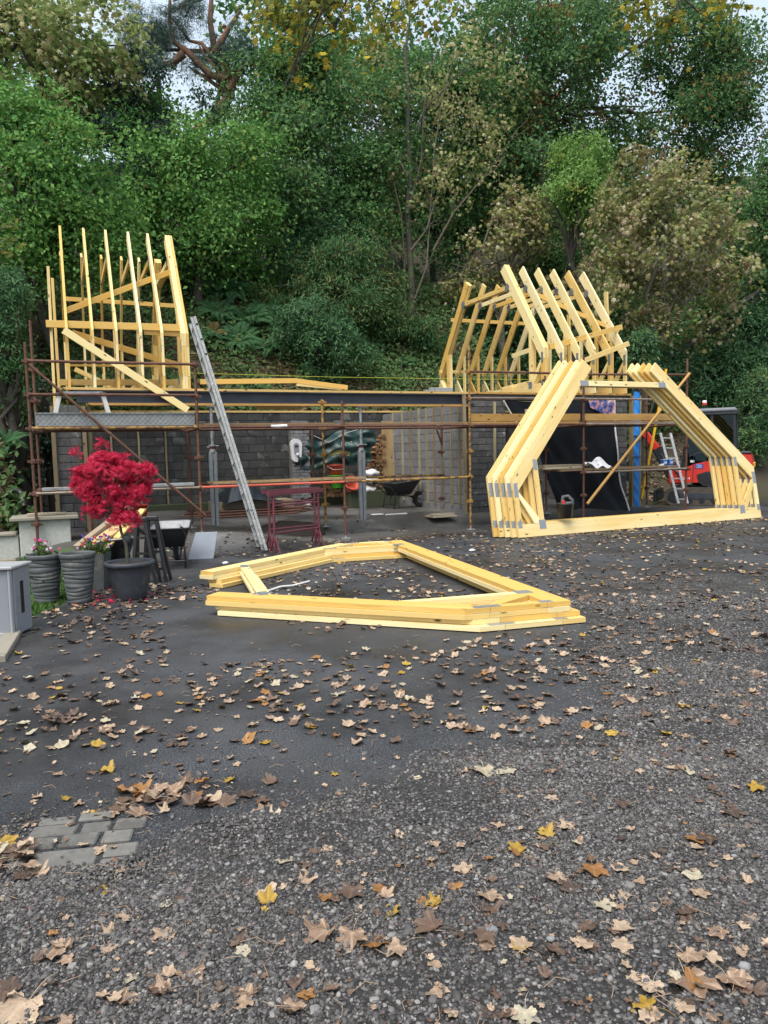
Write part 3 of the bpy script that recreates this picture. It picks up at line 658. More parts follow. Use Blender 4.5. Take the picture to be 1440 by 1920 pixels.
# props under the beam
def prop(u, d, z0, label):
    T = thing('steel_prop', label, 'prop', (u, d, z0))
    mb = MB(); mb.cbox((u - .08, d - .04, z0), (u - .005, d + .04, z0 + 1.50), .012); mb.cbox((u + .005, d - .04, z0), (u + .08, d + .04, z0 + 1.50), .012); mb.build('outer_tube', M['galv'], T)
    MB().tube([(u, d, z0 + 1.35), (u, d, 2.60)], .032, 12).build('inner_tube', M['galv'], T)
    mb = MB()
    for k in range(8): mb.cyl((u, d - .034, z0 + 1.75 + .09 * k), (u, d + .034, z0 + 1.75 + .09 * k), .008, 6)
    mb.build('pin_hole', M['dark_hole'], T)
    mb = MB(); mb.cyl((u, d, z0 + 1.50), (u, d, z0 + 1.56), .06, 14); mb.cyl((u, d, z0 + 1.62), (u, d, z0 + 1.65), .075, 14); mb.tube([(u - .1, d, z0 + 1.6), (u + .12, d - .02, z0 + 1.63)], .012, 6); mb.build('collar', M['galv_dull'], T)
    MB().cyl((u, d, z0 + 1.565), (u, d, z0 + 1.615), .055, 14).build('handle_ring', M['maroon'], T)
    MB().cbox((u - .1, d - .08, 2.595), (u + .1, d + .08, 2.61), .003).build('head_plate', M['galv'], T)
prop(-4.86, 1.74, .20, 'grey adjustable steel prop left of the long ladder')
prop(-1.68, 1.74, .17, 'grey adjustable steel prop in front of the firewood')
# timber pole tied across the right bays
a, b = F(1101, 945, -.12), F(1293, 700, -.12)
MB().tube([a, (a + b) / 2 + Vector((0, 0, .01)), b], [.034, .03, .032], 9, True, tuple((b - a).normalized())).single('timber_pole', M['board_new'], 'slanting round timber pole tied across the right scaffold bays', 'pole', tuple(a))

# ------------------------------------------------------------------ attic roof trusses
def make_truss(label, S, k, runL, runR, top, zc, mat='pine', w=.225):
    T = thing('roof_truss', label, 'roof truss', (0, 0, 0), 'w'); t = .045; Y = Vector((0, t, 0)); P = lambda x, z: Vector((x, 0, z))
    cd = .235
    MB().prism([P(0, 0), P(S, 0), P(S, cd), P(0, cd)], Y, (1, 0, 0)).build('bottom_chord', M[mat], T)
    plates = []
    for sgn, run in ((1, runL), (-1, runR)):
        X = lambda x: x if sgn > 0 else S - x
        d = Vector((run, 0, top - k)).normalized(); n = Vector((d.z, 0, -d.x))        # inward normal
        inner = lambda x: (k + n.z * w) + (x - n.x * w) * d.z / d.x                    # z of the rafter's lower edge
        e1 = Vector((run, 0, top)); e2 = e1 + n * w
        pts = [(0, k), (e1.x, e1.z), (e2.x, e2.z), (.10, inner(.10)), (0, inner(.10))]
        MB().prism([P(X(x), z) for x, z in pts], Y, (sgn * d.x, 0, d.z)).build('rafter', M[mat], T)
        zb = inner(.10) - .004
        MB().prism([P(X(0), cd + .003), P(X(.10), cd + .003), P(X(.10), zb), P(X(0), zb)], Y, (0, 0, 1)).build('outer_post', M[mat], T)
        x0, x1 = .50, .60
        MB().prism([P(X(x0), cd + .003), P(X(x1), cd + .003), P(X(x1), inner(x1) - .003), P(X(x0), inner(x0) - .003)], Y, (0, 0, 1)).build('inner_post', M[mat], T)
        a, b = Vector((.105, 0, zb - .02)), Vector((.495, 0, cd + .05)); dd = (b - a).normalized(); q = Vector((-dd.z, 0, dd.x)) * .045
        poly = [(.103, zb - .01), (.103, zb - .14), (.38, cd + .004), (.497, cd + .004), (.497, cd + .10)]
        MB().prism([P(X(x), z) for x, z in poly], Y, (sgn * dd.x, 0, dd.z)).build('web', M[mat], T)
        plates += [(X(.05), zb + .02, .085, .26), (X(.05), cd, .085, .13), (X(.55), cd - .02, .15, .17), (X(.545), inner(.55) - .03, .085, .2), (X(run - .0 - (top - zc) * d.x / d.z + .10 * 1 + .02), zc - .03, .2, .10)]
    cx = lambda run: run - (top - zc) * run / (top - k)
    dL = Vector((runL, 0, top - k)).normalized(); dR = Vector((runR, 0, top - k)).normalized()
    xl = cx(runL) + w / dL.z + .004; xr = S - cx(runR) - w / dR.z - .004
    off = .05 * runL / (top - k); ofr = .05 * runR / (top - k)
    MB().prism([P(xl - off * 2, zc - .11), P(xr + ofr * 2, zc - .11), P(xr, zc), P(xl, zc)], Y, (1, 0, 0)).build('collar_tie', M[mat], T)
    for x, z, pw, ph in plates:
        if z > k + .3: x = (xl - .01 if x < S / 2 else xr + .01); z = zc - .055
        mb = MB()
        for y0, y1 in ((-.0025, -.0003), (t + .0003, t + .0025)): mb.box((x - pw / 2, y0, z - ph / 2), (x + pw / 2, y1, z + ph / 2), (1, 0, 0))
        mb.build('nail_plate', M['plate'], T)
    return T
def setm(o, x, z, p):
    x = Vector(x).normalized(); z = Vector(z).normalized(); y = z.cross(x)
    o.matrix_basis = Matrix(((x.x, y.x, z.x, p[0]), (x.y, y.y, z.y, p[1]), (x.z, y.z, z.z, p[2]), (0, 0, 0, 1)))
ordw = ['first', 'second', 'third', 'fourth', 'fifth', 'sixth', 'seventh', 'eighth']
proto = make_truss('x', 5.35, 1.06, 1.66, 1.66, 3.36, 2.82); protoB = make_truss('x', 5.35, 1.06, 1.66, 1.66, 3.36, 2.82, 'pine_pale')
used = [False, False]
def put_truss(which, x, z, p, label, group):
    src = (proto, protoB)[which]
    o = src if not used[which] else copy_tree(src); used[which] = True
    setm(o, x, z, p); o['label'] = label; o['group'] = group; return o
Z3 = Vector((0, 0, 1))
g1 = 'roof trusses standing on the left end of the garage'
for i, u in enumerate((-7.40, -6.96, -6.54, -6.10, -5.71)):
    put_truss(i % 2, VB, Z3, Wp(u, 1.70, 2.950), f'upright pale timber roof truss, {ordw[i]} from the left end of the left roof', g1)
for i in range(3):
    put_truss(i % 2, VB, Z3, Wp(-5.335 + .049 * i, 1.70, 2.950), f'{["leftmost", "middle", "rightmost"][i]} truss of the three bolted together behind the ladder top', g1)
g2 = 'roof trusses standing on the right end of the garage'
for i in range(3):
    put_truss(i % 2, VB, Z3, Wp(3.00 + .049 * i, 1.62, 2.951), f'{["leftmost", "middle", "rightmost"][i]} truss of the three bolted together in the right roof', g2)
for i, u in enumerate((3.55, 4.02, 4.50, 4.98, 5.46)):
    put_truss((i + 1) % 2, VB, Z3, Wp(u, 1.62, 2.951), f'upright pale roof truss, {ordw[i]} single one after the bolted bundle on the right', g2)
# stack lying flat on the tarmac
ex = Vector((.27, -.963, 0)); nx_ = Vector((-.963, -.27, 0)); B0 = Vector((1.71, 6.83, 0)); A0 = B0 - ex.normalized() * 5.35
protoF = [make_truss('x', 5.35, 1.05, 2.0, 1.60, 3.22, 2.72, k_) for k_ in ('pine_pale', 'pine')]
lo = [(.12, -.07), (.085, .0), (-.01, -.02), (0, 0)]
ll = ['bottom truss of the stack lying flat on the tarmac', 'second truss from the ground in the stack lying flat', 'third truss from the ground in the stack lying flat', 'top truss of the stack lying flat on the tarmac']
for i in range(4):
    o = protoF[i % 2] if i < 2 else copy_tree(protoF[i % 2]); setm(o, ex, nx_, A0 + Vector((lo[i][0], lo[i][1], .010 + .0485 * i))); o['label'] = ll[i]; o['group'] = 'roof trusses lying flat on the tarmac'
# stack leaning against the scaffold
protoS = make_truss('x', 6.38, 1.12, 2.02, 2.45, 3.40, 2.98, 'pine_pale', .25); protoT = make_truss('x', 6.38, 1.12, 2.02, 2.45, 3.40, 2.98, 'pine', .25)
a0 = STK0 = Vector((2.45, 13.48, 0)); ux = Vector((math.cos(R(25.2)), math.sin(R(25.2)), 0)); vx = Vector((-ux.y, ux.x, 0)); TH = R(11)
zx = Z3 * math.cos(TH) + vx * math.sin(TH)
sl = [0, .095, .175, .265, .345]
ls = ['front truss of the stack leaning on the scaffold', 'second truss from the front in the leaning stack', 'third truss from the front in the leaning stack', 'fourth truss from the front in the leaning stack', 'rearmost truss of the stack leaning on the scaffold']
for i in range(5):
    src = (protoS, protoT)[1 if i in (2, 4) else 0]
    o = src if i in (0, 2) else copy_tree(src)
    setm(o, ux, zx, a0 - ux * sl[i] + vx * (.075 * i) + Vector((0, 0, .014 + .003 * i))); o['label'] = ls[i]; o['group'] = 'roof trusses leaning on the scaffold'
# loose half truss lying on the beam
T = thing('loose_frame', 'flat pale timber frame lying along the beam right of the ladder', 'timber frame', (-3.4, 2.0, 2.97))
for p, q, n in (((375, 716, 1.9), (556, 714, 1.9), 'chord'), ((556, 714.5, 1.9), (651, 727, 1.9), 'chord')):
    A_, B_ = F(*p), F(*q); mb = MB(); mb.beam(A_, B_, .05, .10, (0, 0, 1), .003); mb.build(n, M['pine'], T)
A_, B_ = F(556, 722, 2.3), F(640, 730, 2.1); mb = MB(); mb.beam(A_, B_, .10, .045, (0, 0, 1), .003); mb.build('brace', M['pine'], T)
T = thing('timber_offcut', 'cream plywood sheet lying under the beam packing', 'sheet', (-2.9, 2.4, 2.5))
a, b = F(478, 762, 2.6), F(562, 764, 2.3); mb = MB(); mb.beam(a, b, .3, .02, (0, .3, 1)); mb.build('sheet', M['pine_pale'], T)
# rails, braces and gable studs nailed across the standing trusses
def stick(p, q, w, t, label, k='pine', upv=(0, 0, 1), cat='timber', name='timber_brace', ext=0):
    a, b = F(*p), F(*q); e = (b - a).normalized() * ext; mb = MB(); mb.beam(a - e, b + e, w, t, upv, .003)
    m_ = a if a.z < b.z else b
    return mb.single(name, M[k], label, cat, (m_.x, m_.y, m_.z))
stick((86, 607, 1.86), (345, 615, 1.86), .045, .13, 'level timber rail across the knees of the left roof trusses')
stick((270, 622, 1.92), (345, 626, 1.92), .045, .11, 'short level timber block beside the bolted left trusses')
stick((120, 584, 2.16), (327, 507, 3.02), .045, .11, 'timber brace rising across the left roof rafters')
stick((119, 619, 1.62), (352, 769, 1.60), .045, .13, 'long timber brace slanting down across the left truss feet and the beam')
stick((135, 624, 2.5), (350, 690, 2.5), .045, .12, 'timber brace slanting down behind the left truss posts')
stick((118, 560, 6.25), (333, 574, 6.25), .045, .10, 'level timber rail nailed across the rear rafters of the left roof')
stick((125, 685, 2.5), (350, 687, 2.5), .03, .04, 'thin level batten behind the left truss posts')
stick((110, 717, 2.8), (348, 717, 2.8), .04, .12, 'level board between the left truss feet', 'board_new')
stick((140, 692, 6.2), (215, 728, 6.2), .045, .11, 'short brace low behind the left truss posts')
stick((103.5, 770, 1.95), (90, 500, 1.95), .05, .07, 'tallest pale gable stud at the far left of the roof', 'pine_pale', (0, 1, 0))
stick((111, 731, 2.3), (98, 522, 2.3), .05, .09, 'shorter pale gable stud beside the leftmost one', 'pine_pale', (0, 1, 0))
stick((846, 600, 6.15), (985, 607, 6.15), .045, .10, 'level timber rail across the rear rafters of the right roof')
stick((1030, 651, 1.95), (1166, 613, 1.95), .045, .13, 'timber rail rising across the knees of the right roof trusses')
stick((1034, 700, 1.50), (1179, 644, 1.50), .04, .12, 'pale timber brace slanting up in front of the right truss feet', 'pine_pale')
stick((1000, 550, 3.05), (1160, 622, 2.25), .045, .10, 'timber brace under the front rafters of the right roof')
stick((960, 668, 4.5), (1040, 640, 4.5), .045, .12, 'timber brace between the truss posts inside the right roof')
stick((1140, 640, 3.4), (1136, 548, 3.4), .05, .13, 'pale gable stud standing up beyond the right roof trusses', 'pine_pale', (0, 1, 0))
stick((1069, 690, 5.0), (1066, 590, 5.0), .05, .11, 'upright gable stud glimpsed inside the right roof', 'pine', (0, 1, 0))
stick((826, 697, 6.8), (985, 699, 6.8), .03, .09, 'level batten across the rear posts of the right roof')
stick((940, 733, 3.0), (1010, 716, 3.0), .045, .16, 'pale board lying behind the feet of the right trusses', 'pine_pale')
mb = MB(); a = F(806, 731, 1.75); mb.cbox((a.x, 1.68, 2.948), (a.x + .55, 1.80, 3.04), .006); mb.cbox((a.x - .05, 1.82, 2.948), (a.x + .5, 2.0, 3.0), .006); mb.single('steel_offcut', M['galv_dull'], 'dark grey steel box offcut lying on the beam', 'offcut', (a.x + .25, 1.75, 2.948))
# string line along the front
MB().tube([F(340, 699, 1.45), F(620, 707, 1.45), F(900, 711, 1.45), F(1172, 712, 1.45)], .004, 5).single('string_line', M['string'], 'thin yellow string line stretched above the beam', 'string', tuple(F(340, 699, 1.45)))

# ------------------------------------------------------------------ ladders
def text(body, size, m, parent, loc, xdir, ydir, ext=0.0008, name='lettering'):
    cu = bpy.data.curves.new(name, 'FONT'); cu.body = body; cu.size = size; cu.extrude = ext; cu.align_x = 'CENTER'; cu.align_y = 'CENTER'
    tmp = bpy.data.objects.new(name, cu); COL.objects.link(tmp); bpy.context.view_layer.update()
    me = bpy.data.meshes.new_from_object(tmp.evaluated_get(bpy.context.evaluated_depsgraph_get())); bpy.data.objects.remove(tmp)
    me.materials.clear(); me.materials.append(m); o = bpy.data.objects.new(name, me); COL.objects.link(o); o['kind'] = 'thing'; del o['kind']
    x = Vector(xdir).normalized(); y = Vector(ydir); y = (y - x * y.dot(x)).normalized(); z = x.cross(y)
    mw = Matrix(((x.x, y.x, z.x, 0), (x.y, y.y, z.y, 0), (x.z, y.z, z.z, 0), (0, 0, 0, 1)))
    if parent: o.parent = parent; loc = Vector(loc) - OFF.get(root_of(parent).name, Vector((0, 0, 0)))
    mw.translation = loc; o.matrix_basis = mw; return o
g0 = G(497, 1036); foot = Lp(g0); topp = F(362, 594, -.08)
T = thing('extension_ladder', 'long weathered grey ladder leaning across the scaffold, marked with black letters', 'ladder', tuple(foot))
ax = (topp - foot).normalized(); sidev = Vector((0, 1, 0)); sidev = (sidev - ax * sidev.dot(ax)).normalized(); pv = ax.cross(sidev)  # pv lies roughly along u
if pv.x < 0: pv = -pv
for s, off in ((0, 0), (1, .28)):
    for h, q in ((0, -.025), (1, .025)):
        mb = MB(); o_ = sidev * (off + (.012 if h == 0 else 0)); a = foot + pv * q + o_ + Vector((0, 0, .03)); mb.beam(a + ax * (.12 if h == 0 else 0), topp + pv * q + o_, .047, .028, sidev, .004); mb.build('rail', M['ladder'], T)
n = 15
for k in range(n):
    c = foot + ax * (.25 + k * ((topp - foot).length - .4) / (n - 1))
    mb = MB(); mb.cyl(c + pv * -.03 + sidev * .0, c + pv * -.03 + sidev * .27, .014, 8); mb.build('rung', M['ladder'], T)
    for q in (.025,):
        mb = MB(); mb.cyl(c + pv * q - sidev * .0155, c + pv * q - sidev * .012, .021, 12); mb.build('rung_socket', M['dark_hole'], T)
c = foot + ax * .66 + pv * .03 - sidev * .0175
text('JOB', .12, M['letter_black'], T, c, -ax, pv)
mb = MB(); mb.cbox(tuple(foot + Vector((-.06, -.02, .0))), tuple(foot + Vector((.09, .03, .035))), .006); mb.build('foot', M['rubber'], T)
# short aluminium ladder by the digger
T = thing('aluminium_ladder', 'short bright aluminium ladder leaning in front of the red digger', 'ladder', (6.6, 1.0, 0))
b1, b2, t1, t2 = F(1272, 944, 1.0), F(1289, 944, .9), F(1238, 812, 1.6), F(1257, 812, 1.5)
for a, b in ((b1, t1), (b2, t2)): mb = MB(); mb.beam(a, b, .03, .075, (1, 0, 0), .004); mb.build('rail', M['alu'], T)
for k in range(7):
    f = .06 + k * .145; mb = MB(); mb.beam(b1.lerp(t1, f), b2.lerp(t2, f), .03, .03); mb.build('rung', M['alu'], T)

# ------------------------------------------------------------------ maroon builder's trestles
def trestle(px0, px1, pyb0, pyb1, label, hh=.98, ext=.0):
    a, b = Lp(G(px0, pyb0)), Lp(G(px1, pyb1)); a.z = b.z = (a.z + b.z) / 2
    T = thing('builders_trestle', label, 'trestle', tuple((a + b) / 2)); e = (b - a).normalized(); p = Vector((-e.y, e.x, 0)); Zv = Vector((0, 0, 1))
    MB().beam(a - e * .12 + Zv * hh, b + e * .12 + Zv * hh, .05, .06).build('top_bar', M['maroon'], T)
    for c, s in ((a, 1), (b, -1)):
        MB().tube([c + Zv * .02, c + Zv * (hh - .03)], .021, 8).build('leg', M['maroon'], T)
        MB().tube([c + Zv * .30, c + p * -.13 + Zv * .0], .016, 7).build('stay', M['maroon'], T)
        MB().tube([c + Zv * .30, c + p * .13 + Zv * .0], .016, 7).build('stay', M['maroon'], T)
    for z in (.33, .78): MB().tube([a + Zv * z, b + Zv * z], .016, 7).build('cross_bar', M['maroon'], T)
trestle(516, 599, 1037, 1024, 'front maroon steel trestle standing right of the long ladder')
trestle(507, 592, 1030, 1018, 'rear maroon steel trestle standing right of the long ladder')

# ------------------------------------------------------------------ wheelbarrows
def barrow(label, base, yaw, tray_out, tray_in, frame='b', scale=1.0):
    T = thing('wheelbarrow', label, 'wheelbarrow', (0, 0, 0), 'w')
    def rc(x0, x1, w0, w1, z, r=.08):
        p = []
        for cx, cy, a0, w in ((x1 - r, w1 - r, 0, w1), (x0 + r, w0 - r, 90, w0), (x0 + r, -w0 + r, 180, w0), (x1 - r, -w1 + r, 270, w1)):
            for k in range(4): a = R(a0 + 30 * k); p.append(Vector((cx + r * math.cos(a), cy + r * math.sin(a), z)))
        return p
    rim = rc(-.40, .45, .33, .27, .62); bot = rc(-.27, .20, .22, .17, .33, .06)
    rim = [p + Vector((0, 0, .06 * (p.x > .2))) for p in rim]; n = len(rim)
    mb = MB(); mb.add(rim + bot, [(i, (i + 1) % n, n + (i + 1) % n, n + i) for i in range(n)] + [tuple(range(n, 2 * n))], None, True); mb.build('tray', M[tray_out], T)
    ri = [p * .975 + Vector((0, 0, .016)) for p in rim]; bi = [p * .96 + Vector((0, 0, .03)) for p in bot]
    mb = MB(); mb.add(ri + bi, [(i, n + i, n + (i + 1) % n, (i + 1) % n) for i in range(n)] + [tuple(range(2 * n - 1, n - 1, -1))], None, True); mb.build('tray_lining', M[tray_in], T)
    MB().tube(rim + [rim[0]], .014, 6).build('tray_rim', M[tray_in if tray_in == 'tub_cream' else tray_out], T)
    for s in (-1, 1):
        MB().tube([(-.86, s * .30, .66), (-.45, s * .27, .52), (-.25, s * .22, .33), (.30, s * .10, .28), (.52, s * .075, .20)], .017, 7).build('frame_tube', M['black_plastic'], T)
        MB().tube([(-.96, s * .30, .685), (-.82, s * .30, .65)], .023, 8).build('grip', M['rubber'], T)
        MB().tube([(-.30, s * .235, .36), (-.36, s * .25, .02), (-.26, s * .245, .015), (-.12, s * .21, .34)], .015, 7).build('leg', M['black_plastic'], T)
    MB().tube([(-.35, -.25, .12), (-.35, .25, .12)], .012, 6).build('leg_bar', M['black_plastic'], T)
    mb = MB(); prof = [(.10, -.03), (.17, -.045), (.195, -.03), (.20, 0), (.195, .03), (.17, .045), (.10, .03)]
    q = MB(); q.lathe(prof, (0, 0, 0), 22); mb.add([Vector((v.x + .56, v.z, v.y + .20)) for v in q.v], q.f, None, True); wh = mb.build('wheel', M['rubber'], T)
    mb = MB(); mb.cyl((.56, -.032, .2), (.56, .032, .2), .10, 16); mb.cyl((.56, -.08, .2), (.56, .08, .2), .014, 8); mb.build('rim', M['red'] if False else M['galv_dull'], wh)
    T.location = Wp(*base) if frame == 'b' else Vector(base); T.rotation_euler = (0, 0, yaw); T.scale = (scale,) * 3
    return T
p = G(362 - 42, 1063); barrow('black wheelbarrow with mortar-splashed white tray beside the slate slab', (p.x, p.y + .1, p.z), R(97), 'black_plastic', 'barrow_in', 'w', .95)
p = G(196, 1092); barrow('wheelbarrow with mucky cream tray loaded with planks behind the pots', (p.x, p.y + .25, p.z), R(-82), 'black_plastic', 'tub_cream', 'w', .84)
BW = Vector((p.x, p.y + .25, p.z))
w = F(752, 953, 4.2); w.z = .18; barrow('dark wheelbarrow parked inside the garage beside the block partition', tuple(w), AB + R(8), 'black_plastic', 'black_plastic', 'b', 1.05)
# planks in the barrow
pl = [((-.20, -.60, .50), (.16, .40, .94), .09, .07, 'oldwood', 'thick rough grey plank lying in the cream wheelbarrow'),
      ((-.03, -.62, .50), (.26, .38, .86), .17, .03, 'plank', 'wide split pale plank lying in the cream wheelbarrow'),
      ((.03, -.74, .40), (.17, -.10, .62), .15, .025, 'plank', 'short pale plank lowest in the cream wheelbarrow'),
      ((.20, -.30, .58), (.34, .40, .90), .09, .03, 'pine_pale', 'narrow clean plank at the right in the cream wheelbarrow')]
for a, b, w_, t_, k, l in pl:
    mb = MB(); A_, B_ = BW + Vector(a), BW + Vector(b); mb.beam(A_, B_, w_, t_, (0, -.3, 1), .004); mb.single('plank', M[k], l, 'plank', tuple(A_), 'w')
MB().blob(BW + Vector((.24, -.12, .52)), (.10, .14, .09), 10, 7, .15, 3).single('rubble_bag', M['tarp_navy'], 'blue-grey bag lying in the cream wheelbarrow', 'bag', tuple(BW + Vector((.24, -.12, .43))), 'w')

# ------------------------------------------------------------------ plant pots
def tallpot(px, py, label, h=.56, r0=.115, r1=.185):
    p = G(px, py); T = thing('plant_pot', label, 'plant pot', tuple(p), 'w'); rd = random.Random(px)
    waves = [(rd.random() * 6.28, rd.uniform(.008, .020), rd.choice((1, 2))) for _ in range(12)]
    prof = [(0, .004), (r0 * .96, 0.0)]; zs = []
    for k in range(11):
        z0 = h * .02 + k * h * .88 / 11; z1 = h * .02 + (k + 1) * h * .88 / 11
        ra, rb = r0 + (r1 - r0) * (z0 / h) ** .8, r0 + (r1 - r0) * (z1 / h) ** .8
        prof += [(ra + .003, z0 + .002), (rb + .005, z1 - .007), (rb - .003, z1 - .003)]
    prof += [(r1, h * .90), (r1 + .008, h * .905), (r1 + .010, h * .985), (r1 + .004, h), (r1 - .014, h), (r1 - .02, h * .96), (r1 - .035, h * .55)]
    def wob(a, z):
        k = min(11, int(z / h * 12)); ph, am, m_ = waves[k]
        return am * math.sin(m_ * a + ph) * (1 if .04 * h < z < .86 * h else 0)
    MB().lathe(prof, p, 40, True, wob).build('pot', M['pot'], T)
    MB().disc(p + Vector((0, 0, h * .62 if 'empty' in label else h * .93)), r1 - .022, 24).build('soil', M['soil'], T)
    return T, p
P1, pp1 = tallpot(88, 1130, 'tall grey ribbed pot planted with pink flowers by the lawn', .56)
P2, pp2 = tallpot(150, 1130, 'tall grey ribbed pot standing empty in front of the plank-filled barrow', .57)
p3 = G(246, 1121)
T = thing('plant_pot', 'wide slate-coloured round pot holding the red maple', 'plant pot', tuple(p3), 'w')
MB().lathe([(0, .002), (.165, 0), (.172, .01), (.19, .10), (.235, .30), (.243, .335), (.247, .34), (.25, .375), (.272, .38), (.285, .395), (.287, .415), (.278, .43), (.255, .432), (.24, .42), (.235, .35)], p3, 44).build('pot', M['pot_dark'], T)
MB().disc(p3 + Vector((0, 0, .395)), .24, 24).build('soil', M['soil'], T)
# stoneware planter of pansies behind
pb = pp1 + Vector((.24, .85, 0))
T = thing('flower_trough', 'low grey trough of pansies and daisies behind the flower pot', 'planter', tuple(pb), 'w')
mb = MB(); q = [(-.16, -.13), (.16, -.13), (.16, .13), (-.16, .13)]
mb.add([pb + Vector((x * .8, y * .8, .0)) for x, y in q] + [pb + Vector((x, y, .45)) for x, y in q], [(3, 2, 1, 0), (0, 1, 5, 4), (1, 2, 6, 5), (2, 3, 7, 6), (3, 0, 4, 7)]); mb.build('trough', M['pot'], T)
MB().box(pb + Vector((-.15, -.12, .40)), pb + Vector((.15, .12, .43))).build('soil', M['soil'], T)
TROUGH, PBT = T, pb

# black plastic folding sawhorses
p = G(268, 1098)
for j, (dx, lab) in enumerate(((0, 'front black plastic folding sawhorse behind the maple pot'), (.10, 'rear black plastic folding sawhorse behind the maple pot'))):
    b = p + Vector((-.02 + dx * .9, .12 + dx * 1.6, 0)); T = thing('sawhorse', lab, 'sawhorse', tuple(b), 'w')
    mb = MB(); mb.cbox(b + Vector((-.075, -.035, .80)), b + Vector((.075, .035, .86)), .01); mb.build('top_rail', M['black_plastic'], T)
    for s in (-1, 1):
        for e in (-1, 1):
            mb = MB(); tp = b + Vector((s * .055, e * .02, .80)); bt = b + Vector((s * .15 + .03, e * .10, .0)); mb.beam(tp, bt, .04, .035, (0, 1, 0), .006); mb.build('leg', M['black_plastic'], T)
    for z in (.18, .40, .6):
        mb = MB(); f = z / .8; mb.beam(b + Vector((-.15 + .095 * f, -.08 + .06 * f, z)), b + Vector((.15 - .095 * f + .03 * (1 - f), -.08 + .06 * f, z)), .02, .03); mb.build('cross_bar', M['black_plastic'], T)
# slate slab leaning
a, b = G(352, 1049), G(400, 1047); e = b - a
mb = MB(); tl = Vector((.04, .14, .40)); mb.prism([a, a + e, a + e * 1.02 + tl, a + e * .16 + tl], Vector((0, .02, .008))); mb.single('slate_slab', M['slate'], 'square blue-grey slab propped beside the black wheelbarrow', 'slab', tuple(a), 'w')
# grey cabinet at the left edge
c0 = G(33, 1197); T = thing('storage_box', 'grey plastic storage box with a handle slot at the left edge', 'storage box', tuple(c0), 'w')
xr = c0.x - .02; y0 = c0.y; h = .66; wd, dp = .75, .36; z0 = c0.z
MB().cbox((xr - wd, y0 + .02, z0 + .01), (xr - .045, y0 + dp, z0 + h - .035), .008).build('body', M['cabinet'], T)
MB().cbox((xr - .042, y0, z0), (xr - .02, y0 + .05, z0 + h - .035), .006).build('corner_post', M['cabinet_trim'], T)
MB().cbox((xr - .042, y0 + .053, z0 + .02), (xr - .008, y0 + dp, z0 + h - .035), .006).build('side_panel', M['cabinet'], T)
MB().cbox((xr - .011, y0 + .16, z0 + .20), (xr - .004, y0 + .22, z0 + .50), .003).build('handle_slot', M['dark_hole'], T)
MB().cbox((xr - wd - .02, y0 - .02, z0 + h - .03), (xr + .012, y0 + dp + .02, z0 + h), .008).build('lid', M['cabinet_trim'], T)
MB().cbox((xr - wd - .01, y0 - .005, z0), (xr - .05, y0 + .02, z0 + .05), .004).build('plinth', M['cabinet_trim'], T)
# kerb slab at the left edge
mb = MB(); a = G(-8, 1243); b = G(14, 1200); mb.beam(Vector((a.x, a.y, .02)), Vector((b.x - .06, b.y + .25, .02)), .14, .06, (0, 0, 1), .006); mb.single('kerb_stone', M['cap'], 'pale kerb stone in front of the grey storage box', 'kerb', (a.x, a.y, 0), 'w')

# ------------------------------------------------------------------ inside the garage
T = thing('car_charger', 'white oval car charger with grey face on the brick pillar', 'charger', (-1.8, 5.5, 1.3))
c = F(556, 846, 5.52)
def stad(c, w, h, n=10):
    p = []
    for k in range(n + 1): a = math.pi * k / n; p.append(c + Vector((w * math.cos(a), 0, h + w * math.sin(a))))
    for k in range(n + 1): a = math.pi + math.pi * k / n; p.append(c + Vector((w * .85 * math.cos(a), 0, -h + w * .7 * math.sin(a))))
    return p
MB().prism(stad(c, .155, .17), (0, .10, 0)).build('casing', M['white'], T)
MB().prism(stad(c + Vector((0, -.008, .05)), .075, .09), (0, .01, 0)).build('face', M['cabinet'], T)
MB().prism([c + Vector((x, -.012, z)) for x, z in ((-.04, .1), (.04, .1), (.04, .15), (-.04, .15))], (0, .006, 0)).build('display', M['dark_hole'], T)
MB().blob(c + Vector((.02, -.03, -.09)), (.045, .03, .045)).build('plug', M['white'], T)
MB().tube([c + Vector(v) for v in ((.03, -.05, -.12), (.08, -.08, -.28), (.10, -.06, -.45), (.02, .0, -.5))], .016, 7).build('cable', M['black_plastic'], T)
# firewood stack with cut ends
T = thing('firewood_stack', 'stack of split firewood with orange-brown cut ends under the green tarpaulin', 'firewood', (-.2, 6.2, .42))
def inlogs(u, z): return .43 < z < (.98 + 1.15 * max(0, min(1, (u - .15) / .45))) and -1.05 < u < .70
k = 0; rd = random.Random(3); z = .50; row = 0
while z < 2.2:
    u = -1.0 + (.06 if row % 2 else 0)
    while u < .7:
        if inlogs(u, z) and k < 190:
            r = rd.uniform(.055, .078); n = rd.choice((3, 4, 5, 6)); a0 = rd.random() * 6.28; y0 = 5.95 + rd.uniform(-.04, .05)
            pr = [Vector((u + r * math.cos(a0 + 6.2832 * q / n) * rd.uniform(.9, 1.1), y0, z + r * math.sin(a0 + 6.2832 * q / n) * rd.uniform(.9, 1.1))) for q in range(n)]
            MB().prism(pr, (0, .35, 0)).build('log', M['log_end'], T); k += 1
        u += .128
    z += .112; row += 1
MB().box((-1.05, 6.02, .43), (.70, 6.30, .95)).build('log_core', M['log_bark'], T)
mb = MB(); mb.beam((.78, 6.0, .45), (.78, 6.0, 2.5), .32, .03, (0, 1, 0)); mb.single('plywood_sheet', M['ply'], 'tall rough board standing at the right of the firewood', 'board', (.78, 6.0, .42))
